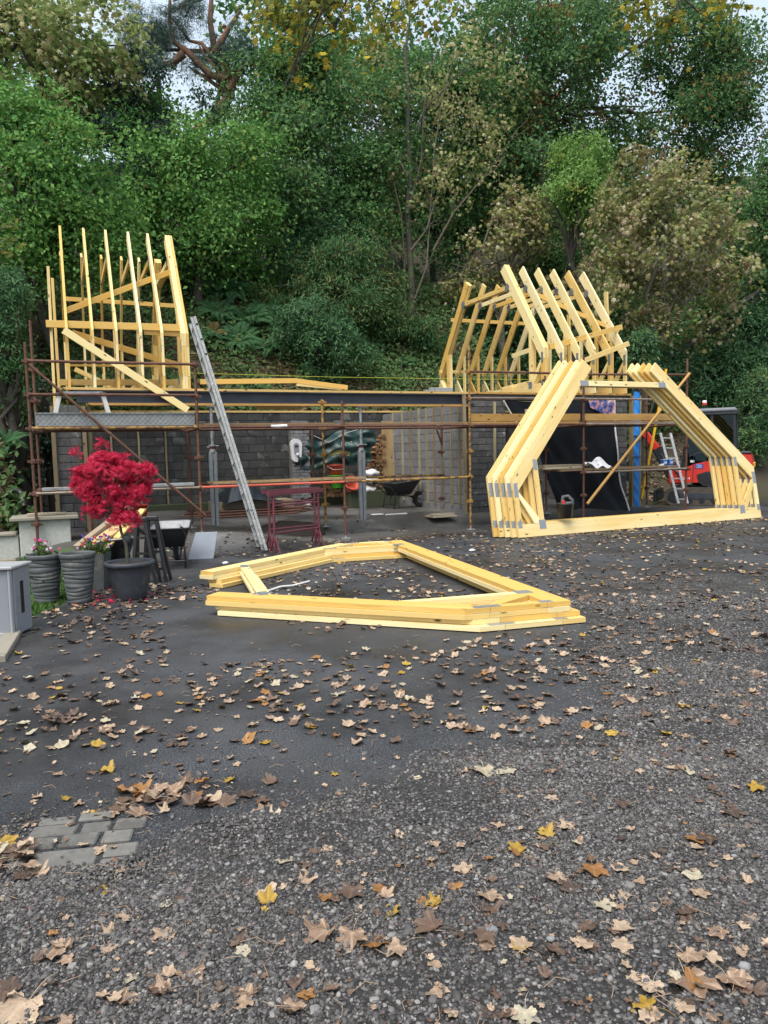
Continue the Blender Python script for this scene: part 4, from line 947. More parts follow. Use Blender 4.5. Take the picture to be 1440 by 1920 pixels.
# green tarpaulin over the logs
tl, tr, bl, br = F(553, 808, 5.78), F(705, 812, 5.78), F(548, 890, 5.70), F(690, 868, 5.70)
def tf(u, v):
    p = (tl.lerp(tr, u)).lerp(bl.lerp(br, u), v)
    z = .10 * math.sin(u * math.pi) * v - .10 * math.sin(u * 2 * math.pi) * (1 - v)
    sag = .10 * math.sin(u * 9 + v * 3) * .35 + .05 * math.sin(u * 23 - v * 9) + .03 * math.sin(v * 19 + u * 7)
    return p + Vector((.04 * math.sin(v * 11 + u * 4), -.14 * math.sin(v * math.pi * .8) - sag, z + .05 * math.sin(u * 15)))
T = thing('green_tarpaulin', 'crumpled green tarpaulin with white lettering draped over the firewood', 'tarpaulin', (-.6, 5.7, 1.2))
MB().grid(tf, 60, 40).build('sheet', M['tarp_green'], T)
q = tf(.58, .5); text('Peat', .19, M['letter_dim'], T, q + Vector((0, -.24, .06)), (1, 0, .18), (-.1, 0, 1))
mb = MB(); q = tf(.55, .68); mb.grid(lambda u, v: tf(.40 + .32 * u, .62 + .13 * v) + Vector((0, -.02, 0)), 14, 5); mb.build('print_band', M['olive'], T)
MB().tube([tf(.15, .05) + Vector((0, -.1, .0)), tf(.4, .2) + Vector((0, -.12, -.05)), tf(.6, .12) + Vector((0, -.12, 0)), tf(.95, -.1) + Vector((0, -.1, .05))], .006, 5).build('rope', M['white'], T)
# dark sheeting on the left
def df(u, v):
    a = F(410, 905, 5.2); b = F(520, 905, 5.2); p = a.lerp(b, u); h = .62 * math.sin(min(1, u * 1.35) * math.pi) ** .7 * (1 - .25 * u) if u < .74 else .62 * max(0, (1 - u) / .26) * .55
    return Vector((p.x, 5.6 - v * 1.2 + .05 * math.sin(u * 14 + v * 6), .45 + (h + .05 * math.sin(u * 21 + v * 7)) * (1 - (2 * v - .7) ** 2 * .45)))
MB().grid(df, 50, 20).single('dark_sheeting', M['tarp_navy'], 'dark blue-black sheeting heaped at the back left of the garage', 'sheeting', (-3.3, 5.2, .3))
MB().box((-4.3, 4.9, .17), (-2.3, 5.7, .5)).single('stacked_pallet', M['oldwood'], 'old pallet under the dark sheeting', 'pallet', (-3.3, 5.2, .17))
# tubs
def tub(c, r0, r1, h, k, label, tilt=(0, 0, 0), water=None):
    T = thing('rubble_tub', label, 'tub', tuple(c)); mb = MB()
    mb.lathe([(0, 0), (r0, 0), (r0 + .01, .01), (r1, h * .95), (r1 + .02, h * .96), (r1 + .02, h), (r1 - .01, h), (r0 - .01, .03), (0, .03)], c, 26); mb.build('tub', M[k], T)
    MB().tube([Vector(c) + Vector((-r1 - .01, 0, h * .9)), Vector(c) + Vector((-r1 * .6, -r1 * .85, h * .55)), Vector(c) + Vector((r1 * .6, -r1 * .85, h * .55)), Vector(c) + Vector((r1 + .01, 0, h * .9))], .006, 5).build('handle', M['white'], T)
    T.rotation_euler = (tilt[0], tilt[1], tilt[2] + AB); return T
c = F(632, 915, 5.3); tub(c, .14, .19, .34, 'tub_green', 'bright green tub in front of the firewood')
tub(c + Vector((-.03, 0, .35)), .14, .22, .26, 'tub_orange', 'orange tub stacked on the green tub')
c = F(655, 917, 5.2); tub(c, .14, .20, .30, 'tub_orange', 'orange-red tub tipped towards the yard beside the firewood', (R(55), 0, 0))
c = F(264, 962, 4.5); c.z = .3; tub(c, .12, .17, .26, 'tub_orange', 'orange tub half hidden behind the red maple')
c = G(575, 956); q = Lp(c)
T = thing('white_bucket', 'small white paint bucket with black lid on the garage floor', 'bucket', tuple(q))
MB().lathe([(0, 0), (.125, 0), (.135, .27), (.14, .275), (.14, .30), (0, .30)], q, 20).build('bucket', M['white'], T)
MB().lathe([(.138, .275), (.148, .28), (.148, .325), (0, .33)], q, 20).build('lid', M['black_plastic'], T)
MB().tube([q + Vector((.14 * math.cos(a), 0, .32 + .1 * math.sin(a))) for a in np.linspace(0, math.pi, 8)], .005, 5).build('handle', M['galv'], T)
MB().prism([q + Vector((x, -.139, z)) for x, z in ((-.04, .08), (.05, .08), (.05, .2), (-.04, .2))], (0, .002, 0)).build('label_patch', M['sheet_white'], T)
# white sacks
for k, (px, py, sx, sz) in enumerate(((684, 918, .33, .10), (690, 900, .32, .085), (694, 887, .27, .09))):
    c = F(px, py, 5.2); mb = MB(); mb.blob(c, (sx, .22, sz), 18, 10, .10, k); 
    mb.v = [v + Vector((0, 0, .02 * math.sin(v.x * 23 + k) + .015 * math.sin(v.y * 31))) for v in mb.v]
    mb.single('white_sack', M['sack'], ['bottom', 'middle', 'top'][k] + ' white sack of the pile in front of the firewood', 'sack', (c.x, c.y, c.z - sz), 'b', 'white sacks piled in the garage')
mb = MB(); mb.cbox((-.75, 5.0, .17), (.7, 5.55, .62), .02); mb.single('low_bench', M['moss'], 'low mossy block plinth under the white sacks', 'plinth', (0, 5.2, .17))
# steel tubes lying on the floor
for k in range(7):
    a, b = F(330 + 8 * k, 958 + 3.0 * (k % 4), 4.0 + .12 * k), F(560 + 5 * k, 948 + 3 * (k % 4), 4.3 + .12 * k); a.z = .20 + .055 * (k % 3); b.z = .20 + .055 * (k % 3)
    MB().tube([a, b], .024, 8).single('steel_tube', M['rust'], 'rusty scaffold tube in the pile on the garage floor', 'tube', tuple(a), 'b', 'rusty tubes piled on the garage floor')
for k in range(3):
    a, b = F(405, 918 + 3 * k, 3.2), F(540, 905 + 3 * k, 3.4); a.z = 1.02 + .03 * k
mb = MB(); c = G(730, 966); q = Lp(c); mb.cbox((q.x - .1, q.y - .02, q.z), (q.x + .45, q.y + .03, q.z + .03), .008); mb.single('white_offcut', M['white'], 'white plastic strip lying on the concrete floor', 'strip', tuple(q))
q = Lp(G(708, 965)); mb = MB(); mb.cbox((q.x - .16, q.y - .1, q.z), (q.x + .12, q.y + .06, q.z + .02), .008); mb.single('paper_scrap', M['sheet_white'], 'crumpled white paper scrap on the concrete floor', 'scrap', tuple(q))
# concrete spoil heap behind the trestles
q = Lp(G(548, 1003)); mb = MB(); mb.blob(q + Vector((0, .3, -.05)), (.75, .5, .30), 26, 10, .12, 5); mb.single('soil_heap', M['soil'], 'low heap of dark soil behind the maroon trestles', 'heap', tuple(q))
# hop-up on the deck
T = thing('hop_up', 'folding step platform with white legs on the left scaffold deck', 'step platform', (-7.2, .75, 2.2))
a, b = F(112, 737, .75), F(192, 737, .75)
mb = MB(); mb.beam(a, b, .3, .03); mb.build('platform', M['galv'], T)
for c, s in ((a, -1), (b, 1)):
    for e in (-.1, .1):
        mb = MB(); mb.beam(c + Vector((.0, e, -.02)), c + Vector((s * .10, e, -.42)), .04, .07, (1, 0, 0), .005); mb.build('leg', M['white'], T)
    mb = MB(); mb.cbox(c + Vector((-.06, -.16, -.05)), c + Vector((.06, .16, .0)), .01); mb.build('hinge_block', M['black_plastic'], T)
# clutter seen past the leaning stack
for k, (px, py, w_, h_, mt, lb) in enumerate(((1008, 905, .30, .16, 'oldwood', 'old wooden box on clutter behind the leaning trusses'), (1012, 937, .22, .28, 'stone', 'hollow pale block on the floor behind the leaning trusses'), (1006, 880, .22, .07, 'plank', 'small pale timber scrap behind the leaning trusses'))):
    c = F(px, py, 2.6); T = thing('clutter_box', lb, 'box', (c.x, c.y, c.z - h_ / 2))
    for sx in (-1, 1): MB().cbox((c.x + sx * w_ / 2 - .02, c.y, c.z - h_ / 2), (c.x + sx * w_ / 2 + .02, c.y + .2, c.z + h_ / 2), .005, (1, 0, 0)).build('side', M[mt], T)
    for sz in (-1, 0, 1): MB().cbox((c.x - w_ / 2 + .022, c.y, c.z + sz * (h_ / 2 - .02) - .018), (c.x + w_ / 2 - .022, c.y + .2, c.z + sz * (h_ / 2 - .02) + .018), .004, (1, 0, 0)).build('shelf', M[mt], T)

# ------------------------------------------------------------------ black membrane across the right-hand opening
T = thing('black_membrane', 'large black plastic membrane hanging across the right-hand opening', 'membrane', (3.5, 1.5, 0))
tl, tr, bl, br = F(944, 751, 1.62), F(1150, 748, 1.62), F(1046, 962, 1.55), F(1174, 961, 1.30)
ml, mr = F(1012, 858, 1.6), F(1156, 870, 1.55)
def mf(u, v):
    if v < .5: L_, R_ = tl.lerp(ml, v * 2), tr.lerp(mr, v * 2)
    else: L_, R_ = ml.lerp(bl, v * 2 - 1), mr.lerp(br, v * 2 - 1)
    p = L_.lerp(R_, u)
    return p + Vector((.0, -.035 * math.sin(u * 11 + 2 * v + 1.5 * math.sin(v * 4)) * (.3 + v * .5) - .012 * math.sin(u * 31 - v * 9 + 2 * math.sin(u * 5)) + .03 * math.sin(v * 13 + u * 5) - .22 * max(0, v - .72) * (1 + math.sin(u * 9)) * .8 - .01, -.05 * math.sin(u * math.pi) * (1 - v)))
MB().grid(mf, 70, 60).build('sheet', M['tarp_black'], T)
MB().tube([mf(1, k / 30) + Vector((.01, -.012, 0)) for k in range(31)], .022, 7).build('hem', M['white'], T)
MB().tube([mf(0, k / 12 * .4) + Vector((-.01, -.01, 0)) for k in range(13)], .018, 7).build('hem', M['white'], T)
def printmat():
    m, nt, out = newmat('printed_banner'); tc = N(nt, 'ShaderNodeTexCoord')
    n1 = noise(nt, tc.outputs['Object'], 7, 3); n2 = noise(nt, tc.outputs['Object'], 14, 2)
    c = ramp(nt, n1, [(0.36, (0.02, 0.03, 0.12)), (0.47, (0.10, 0.13, 0.36)), (0.55, (0.45, 0.22, 0.16)), (0.64, (0.62, 0.60, 0.62))], 'EASE')
    c = mixc(nt, ramp(nt, n2, [(0.58, (0, 0, 0)), (0.66, (1, 1, 1))]), c, (0.6, 0.16, 0.08)); finish(nt, out, c, .4); return m
M['print'] = printmat()
mb = MB(); mb.grid(lambda u, v: mf(.80 + .19 * u - .06 * (1 - u) , .0 + .155 * v * (.35 + .65 * u)) + Vector((0, -.05, .0)), 10, 10); mb.single('printed_banner', M['print'], 'folded colourful printed banner at the top corner of the membrane', 'banner', (4.7, 1.5, 2.4))
mb = MB(); a = F(985, 772, 1.4); mb.beam(a, a + Vector((.45, 0, .02)), .04, .12, (0, 0, 1)); mb.single('timber_offcut', M['oldwood'], 'short timber offcut standing behind the golden toe board', 'offcut', tuple(a))
# blue wrapped post
T = thing('blue_wrapped_post', 'tall post wrapped in bright blue plastic at the right corner', 'post', (5.78, 1.7, .08))
MB().grid(lambda u, v: Vector((5.66 + .19 * u, 1.60 - .05 * math.sin(u * math.pi) + .008 * math.sin(v * 60 + u * 5), .1 + 2.88 * v + .02 * math.sin(u * 9))), 12, 60).build('wrap', M['blue_wrap'], T)
for x in (5.63, 5.875): mb = MB(); mb.beam((x, 1.66, .1), (x, 1.66, 2.9), .045, .12, (0, 1, 0)); mb.build('edge_timber', M['batten'], T)
MB().box((5.655, 1.62, .1), (5.85, 1.72, 2.9)).build('core', M['batten'], T)
for z in (1.35, 1.75, 1.88): MB().box((5.655, 1.53, z), (5.86, 1.60, z + .018)).build('strap', M['black_plastic'], T)
# bucket of tools on the stack, cans, sheet
c = F(1060, 972, .25); c = Lp(at(1060, 973, 13.75)); cw = at(1060, 971, 13.98)
T = thing('tool_bucket', 'black bucket full of tools standing on the leaning truss stack', 'bucket', tuple(cw), 'w')
MB().lathe([(0, 0), (.125, 0), (.155, .25), (.168, .255), (.168, .28), (.15, .28), (.13, .2)], cw, 26).build('bucket', M['black_plastic'], T)
MB().disc(cw + Vector((0, 0, .2)), .14).build('rubble', M['dark_hole'], T)
MB().tube([cw + Vector(v) for v in ((-.06, 0, .25), (-.04, .0, .40), (.05, 0, .41), (.13, 0, .33), (.13, 0, .25))], .033, 8).build('saw_handle', M['pot'], T)
mb = MB(); mb.cbox(cw + Vector((-.09, -.12, .22)), cw + Vector((-.03, -.06, .335)), .01); mb.build('red_tool', M['red'], T)
mb = MB(); mb.cbox(cw + Vector((-.02, -.12, .22)), cw + Vector((.10, -.04, .31)), .02); mb.build('grey_tool', M['pot'], T)
for k, px in enumerate((1245, 1256)):
    c = F(px, 879, .45); c.z = 1.157; T = thing('blue_can', ['left', 'right'][k] + ' one of two small blue cans on the low scaffold boards', 'can', tuple(c), 'b', 'blue cans on the scaffold')
    MB().cbox(c + Vector((-.07, -.05, 0)), c + Vector((.065, .05, .13)), .012).build('can', M['can_blue'], T); MB().cbox(c + Vector((-.05, -.04, .132)), c + Vector((.05, .04, .15)), .006).build('lid', M['white'], T)
    MB().cbox(c + Vector((-.045, -.0525, .04)), c + Vector((.04, -.0505, .09)), .0008).build('can_label', M['sheet_white'], T)
c = F(1118, 879, .2); c.z = 1.157
def sf(u, v): return c + Vector((-.30 + .62 * u, -.12 + .24 * v, .02 + .15 * math.sin(u * math.pi) * math.sin(v * math.pi) * (1 + .5 * math.sin(u * 9 + v * 4)) + .03 * math.sin(v * 11 + u * 13) + (.10 * (1 - u) ** 6)))
MB().grid(sf, 24, 14).single('plastic_sheet', M['sheet_white'], 'crumpled white printed plastic on the low scaffold boards', 'plastic sheet', tuple(c))
c = F(1236, 879, .3); c.z = 1.157; MB().tube([c, c + Vector((.14, .02, .02))], .03, 10).single('white_bottle', M['white'], 'small white bottle lying beside the blue cans', 'bottle', tuple(c))

# ------------------------------------------------------------------ red mini digger
EX = thing('mini_digger', 'red mini digger with black cab parked behind the leaning trusses', 'digger', (0, 0, 0), 'w')
def X(x, y, z): return Vector((x, y, z))
for s in (1, -1):
    y0, y1 = (.48, .80) if s > 0 else (-.80, -.48)
    pr = []
    for k in range(9): a = R(90 + 22.5 * k); pr.append((-.62 + -.0 + .24 * math.cos(a) - .0, .25 + .24 * math.sin(a)))
    for k in range(9): a = R(270 + 22.5 * k); pr.append((.80 + .24 * math.cos(a), .25 + .24 * math.sin(a)))
    MB().prism([X(x, y0, z) for x, z in pr], X(0, y1 - y0, 0)).build('track', M['track'], EX)
    mb = MB(); L_ = len(pr)
    for k in range(46):
        f = k / 46 * L_; i = int(f); a_, b_ = Vector(pr[i]), Vector(pr[(i + 1) % L_]); p_ = a_.lerp(b_, f - i); mb.cbox((p_.x - .022, y0 - .01, p_.y - .022), (p_.x + .022, y1 + .01, p_.y + .022), .006)
    tr_ = mb.build('track_lugs', M['track'], EX); tr_['kind'] = 'stuff'
    for x in (-.62, .80): MB().cyl((x, y0 - .02, .25), (x, y1 + .02, .25), .155, 18).build('sprocket', M['frame_black'], EX)
    for x in (-.2, .1, .4): MB().cyl((x, y0 - .015, .14), (x, y1 + .015, .14), .07, 12).build('roller', M['frame_black'], EX)
    MB().box((-.5, y0 - .012, .18), (.68, y1 + .012, .33)).build('side_frame', M['steel_dark'], EX)
MB().box((-.4, -.47, .25), (.5, .47, .52)).build('undercarriage', M['frame_black'], EX)
mb = MB(); mb.cbox((1.28, -.80, .08), (1.34, .80, .42), .01); mb.beam((.6, -.4, .3), (1.28, -.4, .25), .1, .12); mb.beam((.6, .4, .3), (1.28, .4, .25), .1, .12); mb.build('dozer_blade', M['frame_black'], EX)
MB().cyl((0, 0, .50), (0, 0, .62), .42, 24).build('slew_ring', M['frame_black'], EX)
hs = [(.62, .62), (.62, .98), (.30, 1.12), (-.35, 1.26), (-.80, 1.36), (-1.06, 1.34), (-1.12, 1.1), (-1.08, .74), (-.95, .62)]
MB().prism([X(x, -.74, z) for x, z in hs], X(0, 1.48, 0)).build('house', M['red'], EX)
MB().cbox((-1.06, -.60, 1.355), (-.72, .60, 1.43), .03).build('engine_cover', M['frame_black'], EX)
mb = MB(); mb.cbox((-1.145, -.5, 1.0), (-1.10, .5, 1.13), .01); mb.build('warning_stripe', M['yellow'], EX)
cx0, cx1, cy0, cy1, cz0, cz1 = -.70, .62, -.30, .70, .98, 2.46
for x, y, x2 in ((cx0, cy1, cx0 + .05), (cx1, cy1, cx1 - .20), (cx0, cy0, cx0 + .05), (cx1, cy0, cx1 - .20), (-.12, cy1, -.12)):
    mb = MB(); mb.beam((x, y, cz0), (x2, y, cz1), .07, .07, (1, 0, 0), .01); mb.build('cab_pillar', M['frame_black'], EX)
mb = MB(); mb.cbox((cx0 - .02, cy0 - .05, cz1), (cx1 - .10, cy1 + .06, cz1 + .13), .05); mb.build('cab_roof', M['cab_grey'], EX)
mb = MB(); mb.cbox((cx0 - .03, cy0 - .06, cz1 - .05), (cx1 - .09, cy1 + .07, cz1), .01); mb.build('roof_seal', M['frame_black'], EX)
for pts in (((cx0 + .05, cy1, cz0 + .02), (-.16, cy1, cz0 + .02), (-.16, cy1, cz1 - .06), (cx0 + .08, cy1, cz1 - .06)), ((-.08, cy1, cz0 + .02), (cx1 - .06, cy1, cz0 + .02), (cx1 - .24, cy1, cz1 - .06), (-.08, cy1, cz1 - .06)),
            ((cx1, cy0 + .05, cz0 + .02), (cx1, cy1 - .05, cz0 + .02), (cx1 - .2, cy1 - .05, cz1 - .06), (cx1 - .2, cy0 + .05, cz1 - .06)), ((cx0, cy0 + .05, cz0 + .3), (cx0, cy1 - .05, cz0 + .3), (cx0 + .05, cy1 - .05, cz1 - .06), (cx0 + .05, cy0 + .05, cz1 - .06)),
            ((cx0 + .05, cy0, cz0 + .02), (cx1 - .06, cy0, cz0 + .02), (cx1 - .24, cy0, cz1 - .06), (cx0 + .08, cy0, cz1 - .06))):
    n_ = (Vector(pts[1]) - Vector(pts[0])).cross(Vector(pts[3]) - Vector(pts[0])).normalized() * .006
    MB().prism(pts, n_).build('window', M['glass'], EX)
mb = MB(); mb.cbox((-.45, .0, .99), (.05, .45, 1.22), .04); mb.cbox((-.55, .0, 1.15), (-.42, .45, 1.75), .04); mb.build('seat', M['black_plastic'], EX)
for y in (.05, .55): MB().tube([(.25, y, 1.0), (.22, y, 1.35)], .02, 8).build('control_lever', M['black_plastic'], EX)
mb = MB(); mb.tube([(.1, .3, 2.59), (.1, .3, 2.70)], .025, 8); mb.build('beacon_stem', M['black_plastic'], EX)
MB().lathe([(.06, 2.70), (.065, 2.73), (.06, 2.76)], (.1, .3, 0), 14).build('beacon_base', M['red'], EX)
MB().lathe([(.058, 2.76), (.055, 2.82), (0, 2.83)], (.1, .3, 0), 14).build('beacon', M['white'], EX)
mb = MB(); mb.beam((.95, .05, .75), (1.35, .05, 1.55), .2, .24, (1, 0, 0), .03); mb.build('boom', M['frame_black'], EX)
mb = MB(); mb.beam((1.35, .05, 1.55), (1.72, .05, 2.05), .17, .2, (1, 0, 0), .03); mb.build('boom_head', M['red'], EX)
mb = MB(); mb.beam((1.76, .05, 2.02), (2.05, .05, 1.15), .15, .18, (1, 0, 0), .03); mb.build('arm', M['frame_black'], EX)
MB().tube([(1.05, .05, .95), (1.62, .05, 1.9)], .05, 10).build('boom_ram', M['galv_dull'], EX)
MB().cbox((.60, -.16, .55), (1.02, .26, .95), .04).build('swing_bracket', M['red'], EX)
mb = MB(); mb.prism([X(1.95, -.22, 1.2), X(2.2, -.22, 1.15), X(2.35, -.22, .75), X(2.05, -.22, .62), X(1.85, -.22, .85)], X(0, .54, 0)); mb.build('bucket', M['frame_black'], EX)
EXL, EXR = Vector((8.98, 20.6, 0)), R(152)
def exl(px, py, y=.742):                     # where a sight line meets the digger's left flank, in its own axes
    q = ray(px, py); ci, si = math.cos(-EXR), math.sin(-EXR); o = CAMP - EXL
    o = Vector((o.x * ci - o.y * si, o.x * si + o.y * ci, o.z)); v = Vector((q.x * ci - q.y * si, q.x * si + q.y * ci, q.z)); t = (y - o.y) / v.y; return o + v * t
c = exl(1311, 874); MB().cbox((c.x - .10, .743, c.z - .06), (c.x + .10, .752, c.z + .06), .002).build('sticker', M['blue'], EX)
text('TRD', .075, M['letter_white'], EX, (c.x, .7525, c.z + .01), (-1, 0, 0), (0, 0, 1)); MB().cbox((c.x - .07, .7524, c.z - .045), (c.x + .07, .753, c.z - .035), .0003).build('sticker_line', M['letter_white'], EX)
c = exl(1287, 897); text('27-4', .10, M['letter_white'], EX, (c.x, .7425, c.z), (-1, 0, 0), (0, 0, 1))
c = exl(1298, 865); MB().cbox((c.x - .05, .743, c.z - .03), (c.x + .05, .748, c.z + .03), .001).build('maker_plate', M['white'], EX)
gr = [exl(*p) for p in ((1306, 890), (1325, 884), (1345, 884), (1345, 914), (1318, 911), (1309, 903))]
MB().prism([X(p.x, .743, p.z) for p in gr], X(0, .012, 0)).build('side_panel', M['black_plastic'], EX)
for k in range(5):
    p, q = gr[0].lerp(gr[4], .15 + .17 * k), gr[1].lerp(gr[3], .15 + .17 * k); MB().beam((p.x, .758, p.z), (q.x, .758, q.z), .012, .012).build('vent_slat', M['frame_black'], EX)
for pts in (((1292, 856), (1310, 849), (1335, 846)), ((1296, 915), (1320, 921), (1340, 921)), ((1300, 858), (1300, 880), (1297, 912))):
    MB().tube([X(e.x, .744, e.z) for e in (exl(*p) for p in pts)], .008, 6).build('panel_seam', M['frame_black'], EX)
MB().tube([X(.62, .5, .8), X(.85, .3, 1.1), X(1.1, .18, 1.2), X(1.3, .12, 1.5)], .018, 7).build('hose', M['black_plastic'], EX)
MB().tube([X(.62, .4, .75), X(.88, .25, .95), X(1.15, .16, 1.05), X(1.36, .12, 1.4)], .018, 7).build('hose', M['black_plastic'], EX)
MB().tube([X(.52, .72, 1.1), X(.56, .76, 1.5), X(.45, .74, 1.9)], .014, 7).build('grab_rail', M['frame_black'], EX)
mb = MB(); mb.cbox((-.78, .70, 1.36), (-.64, .72, 1.48), .004); mb.build('hazard_label', M['yellow'], EX)
EX.location = (8.98, 20.6, 0); EX.rotation_euler = (0, 0, R(152)); EX.scale = (1.0, 1.0, 1.0)
a, b = at(1249, 692, 19.0), at(1203, 935, 19.0); mb = MB(); mb.beam(a, b, .05, .05); mb.single('yellow_pole', M['yellow'], 'thin yellow pole standing behind the right scaffold bay', 'pole', tuple(b), 'w')

# ------------------------------------------------------------------ foliage
def norm(a): return a / np.maximum(1e-6, np.linalg.norm(a, axis=-1, keepdims=True))
def star(nl, inner, wid=1.0):                # lobed outline, tip at +y, as a fan about the centre
    ang, rad = [], []
    for k in range(nl):
        a = math.pi / 2 + (k - (nl - 1) / 2) * R(62); ang.append(a); rad.append(1 - .22 * abs(k - (nl - 1) / 2) / ((nl - 1) / 2))
        if k < nl - 1: ang.append(a + R(31)); rad.append(inner)
    pts = [(0, -.45 * 1.0)] + [(math.cos(a) * r * wid * .62, math.sin(a) * r * .62) for a, r in zip(ang, rad)]
    return pts
def templ(kind):
    if kind == 'leaf': V = [(0, -.5, 0), (.30, -.05, .07), (0, .5, -.04), (-.30, -.05, .07)]; Fc = [(0, 1, 2, 3)]
    elif kind == 'long': V = [(0, -.5, 0), (.13, .0, .03), (0, .5, -.06), (-.13, .0, .03)]; Fc = [(0, 1, 2, 3)]
    elif kind == 'finger': V = [(0, -.5, 0), (.085, -.05, .02), (0, .5, -.05), (-.085, -.05, .02)]; Fc = [(0, 1, 2, 3)]
    elif kind == 'needle': V = [(.02, -.5, 0), (.02, .5, 0), (-.02, .5, 0), (-.02, -.5, 0)]; Fc = [(0, 1, 2, 3)]
    else:
        P = star(5, .42); V = [(0, -.05, .06)] + [(x, y, -.05 * (x * x + y * y) * 3) for x, y in P]; n = len(P); Fc = [(0, 1 + k, 1 + (k + 1) % n) for k in range(n)]
    return np.array(V, float), np.array(Fc, int)
def leaves(name, C, Nn, Td, size, m, parent=None, kind='leaf', tone=None, rnd=None):
    T, Fc = templ(kind); n = len(C)
    Nn = norm(Nn); Td = norm(Td - Nn * (Td * Nn).sum(-1, keepdims=True)); S = np.cross(Td, Nn)
    size = np.broadcast_to(np.asarray(size, float), (n,))[:, None, None]
    V = C[:, None] + size * (T[None, :, 0:1] * S[:, None] + T[None, :, 1:2] * Td[:, None] + T[None, :, 2:3] * Nn[:, None])
    off = np.array(OFF[root_of(parent).name]) if parent else np.zeros(3)
    Fq = (Fc[None] + (np.arange(n) * len(T))[:, None, None]).reshape(-1, Fc.shape[1])
    me = bpy.data.meshes.new(name); fast_mesh(me, V.reshape(-1, 3) - off, Fq)
    k = len(Fc)
    rnd = rng.random(n) if rnd is None else rnd
    fattr(me, 'rnd', np.repeat(rnd, k), 'FACE'); fattr(me, 'tone', np.repeat(np.zeros(n) if tone is None else tone, k), 'FACE')
    me.materials.append(m); o = bpy.data.objects.new(name, me); COL.objects.link(o)
    if parent: o.parent = parent
    return o
def rdir(n): return norm(rng.normal(size=(n, 3)))
def sprays(blobs, ncl, per, spread, flat=.25, shell=.45, droop=.35, upb=.9, clump=.36, gap=1.0):
    """leaf positions grouped in sprays spread through ellipsoids; blobs: (centre, (rx, ry, rz))"""
    w = np.array([(b[1][0] * b[1][1] * b[1][2]) ** (2 / 3) for b in blobs]); w /= w.sum()
    Cs, Ns, Ts, Id = [], [], [], []
    cid = 0
    for (c, r), f in zip(blobs, w):
        n = max(3, int(ncl * f)); c = np.array(c); r = np.array(r)
        sr = clump * min(r[0], r[2]); K = max(5, int(1.9 * r[0] * r[2] / sr ** 2))     # boughs, each a flattened clump with gaps between
        d = rdir(K); kr = shell + (1.15 - shell) * rng.random((K, 1)) ** .6
        kc = c + d * kr * r * .92; ks = sr * (.5 + 1.0 * rng.random((K, 1)))
        pick_ = rng.integers(0, K, n); e = rdir(n) * (rng.random((n, 1)) ** .45)
        dome = e * np.array([1.15, 1.15, .55]); dome[:, 2] -= .35 * (dome[:, 0] ** 2 + dome[:, 1] ** 2)
        cc = kc[pick_] + dome * ks[pick_]; dd = d[pick_]
        g_ = gap; ph = c[0] * 3.1 + c[2]
        nz = np.sin(cc[:, 0] * 1.1 * g_ + 1.4 * np.sin(cc[:, 2] * 1.3 * g_ + ph) + ph) * np.sin(cc[:, 2] * 2.3 * g_ + 1.2 * np.sin(cc[:, 0] * 1.5 * g_) + ph) + .6 * np.sin(cc[:, 1] * 1.7 * g_ + cc[:, 2] * 3.9 * g_ + cc[:, 0] * .9 * g_)
        kp = nz + .35 * rng.normal(size=n) > -.38; cc, dd, e = cc[kp], dd[kp], e[kp]; n = len(cc)
        cn = norm(dd * (1 - upb) + e * .5 + np.array([0, 0, upb]) + .3 * rng.normal(size=(n, 3)))
        ax = norm(np.cross(cn, rdir(n))); bx = np.cross(cn, ax)
        k = per; sp = spread * (.6 + .8 * rng.random((n, 1, 1)))
        q = rng.normal(size=(n, k, 3)) * np.array([.55, .40, flat * .5])
        P = cc[:, None] + sp * (q[..., 0:1] * ax[:, None] + q[..., 1:2] * bx[:, None] + q[..., 2:3] * cn[:, None])
        P[..., 2] -= droop * sp[..., 0] * (q[..., 0] ** 2 + q[..., 1] ** 2) * .5
        nn = norm(cn[:, None] + .55 * rng.normal(size=(n, k, 3)))
        tt = norm(q[..., 0:1] * ax[:, None] + q[..., 1:2] * bx[:, None] + .5 * rng.normal(size=(n, k, 3)) + np.array([0, 0, -droop]))
        Cs.append(P.reshape(-1, 3)); Ns.append(nn.reshape(-1, 3)); Ts.append(tt.reshape(-1, 3)); Id.append(np.repeat(np.arange(cid, cid + n), k)); cid += n
    return np.concatenate(Cs), np.concatenate(Ns), np.concatenate(Ts), np.concatenate(Id)
def pxblobs(lst, Y, dep=.8):
    out = []
    for b in lst:
        cx, cy, rx, ry = b[:4]; y = b[4] if len(b) > 4 else Y
        c = at(cx, cy, y); s = y / FPX; out.append((tuple(c), (rx * s, max(rx, ry) * s * dep, ry * s)))
    return out
def limb(mb, p, q, r0, r1, wig=.06, n=6, seed=0):
    rd = random.Random(seed); p, q = Vector(p), Vector(q); L = (q - p).length; pts, rs = [], []
    for k in range(n + 1):
        f = k / n; o = Vector((rd.uniform(-1, 1), rd.uniform(-1, 1), rd.uniform(-.5, .5))) * wig * L * math.sin(f * math.pi); pts.append(p.lerp(q, f) + o); rs.append(r0 + (r1 - r0) * f)
    mb.tube(pts, rs, 7); return pts
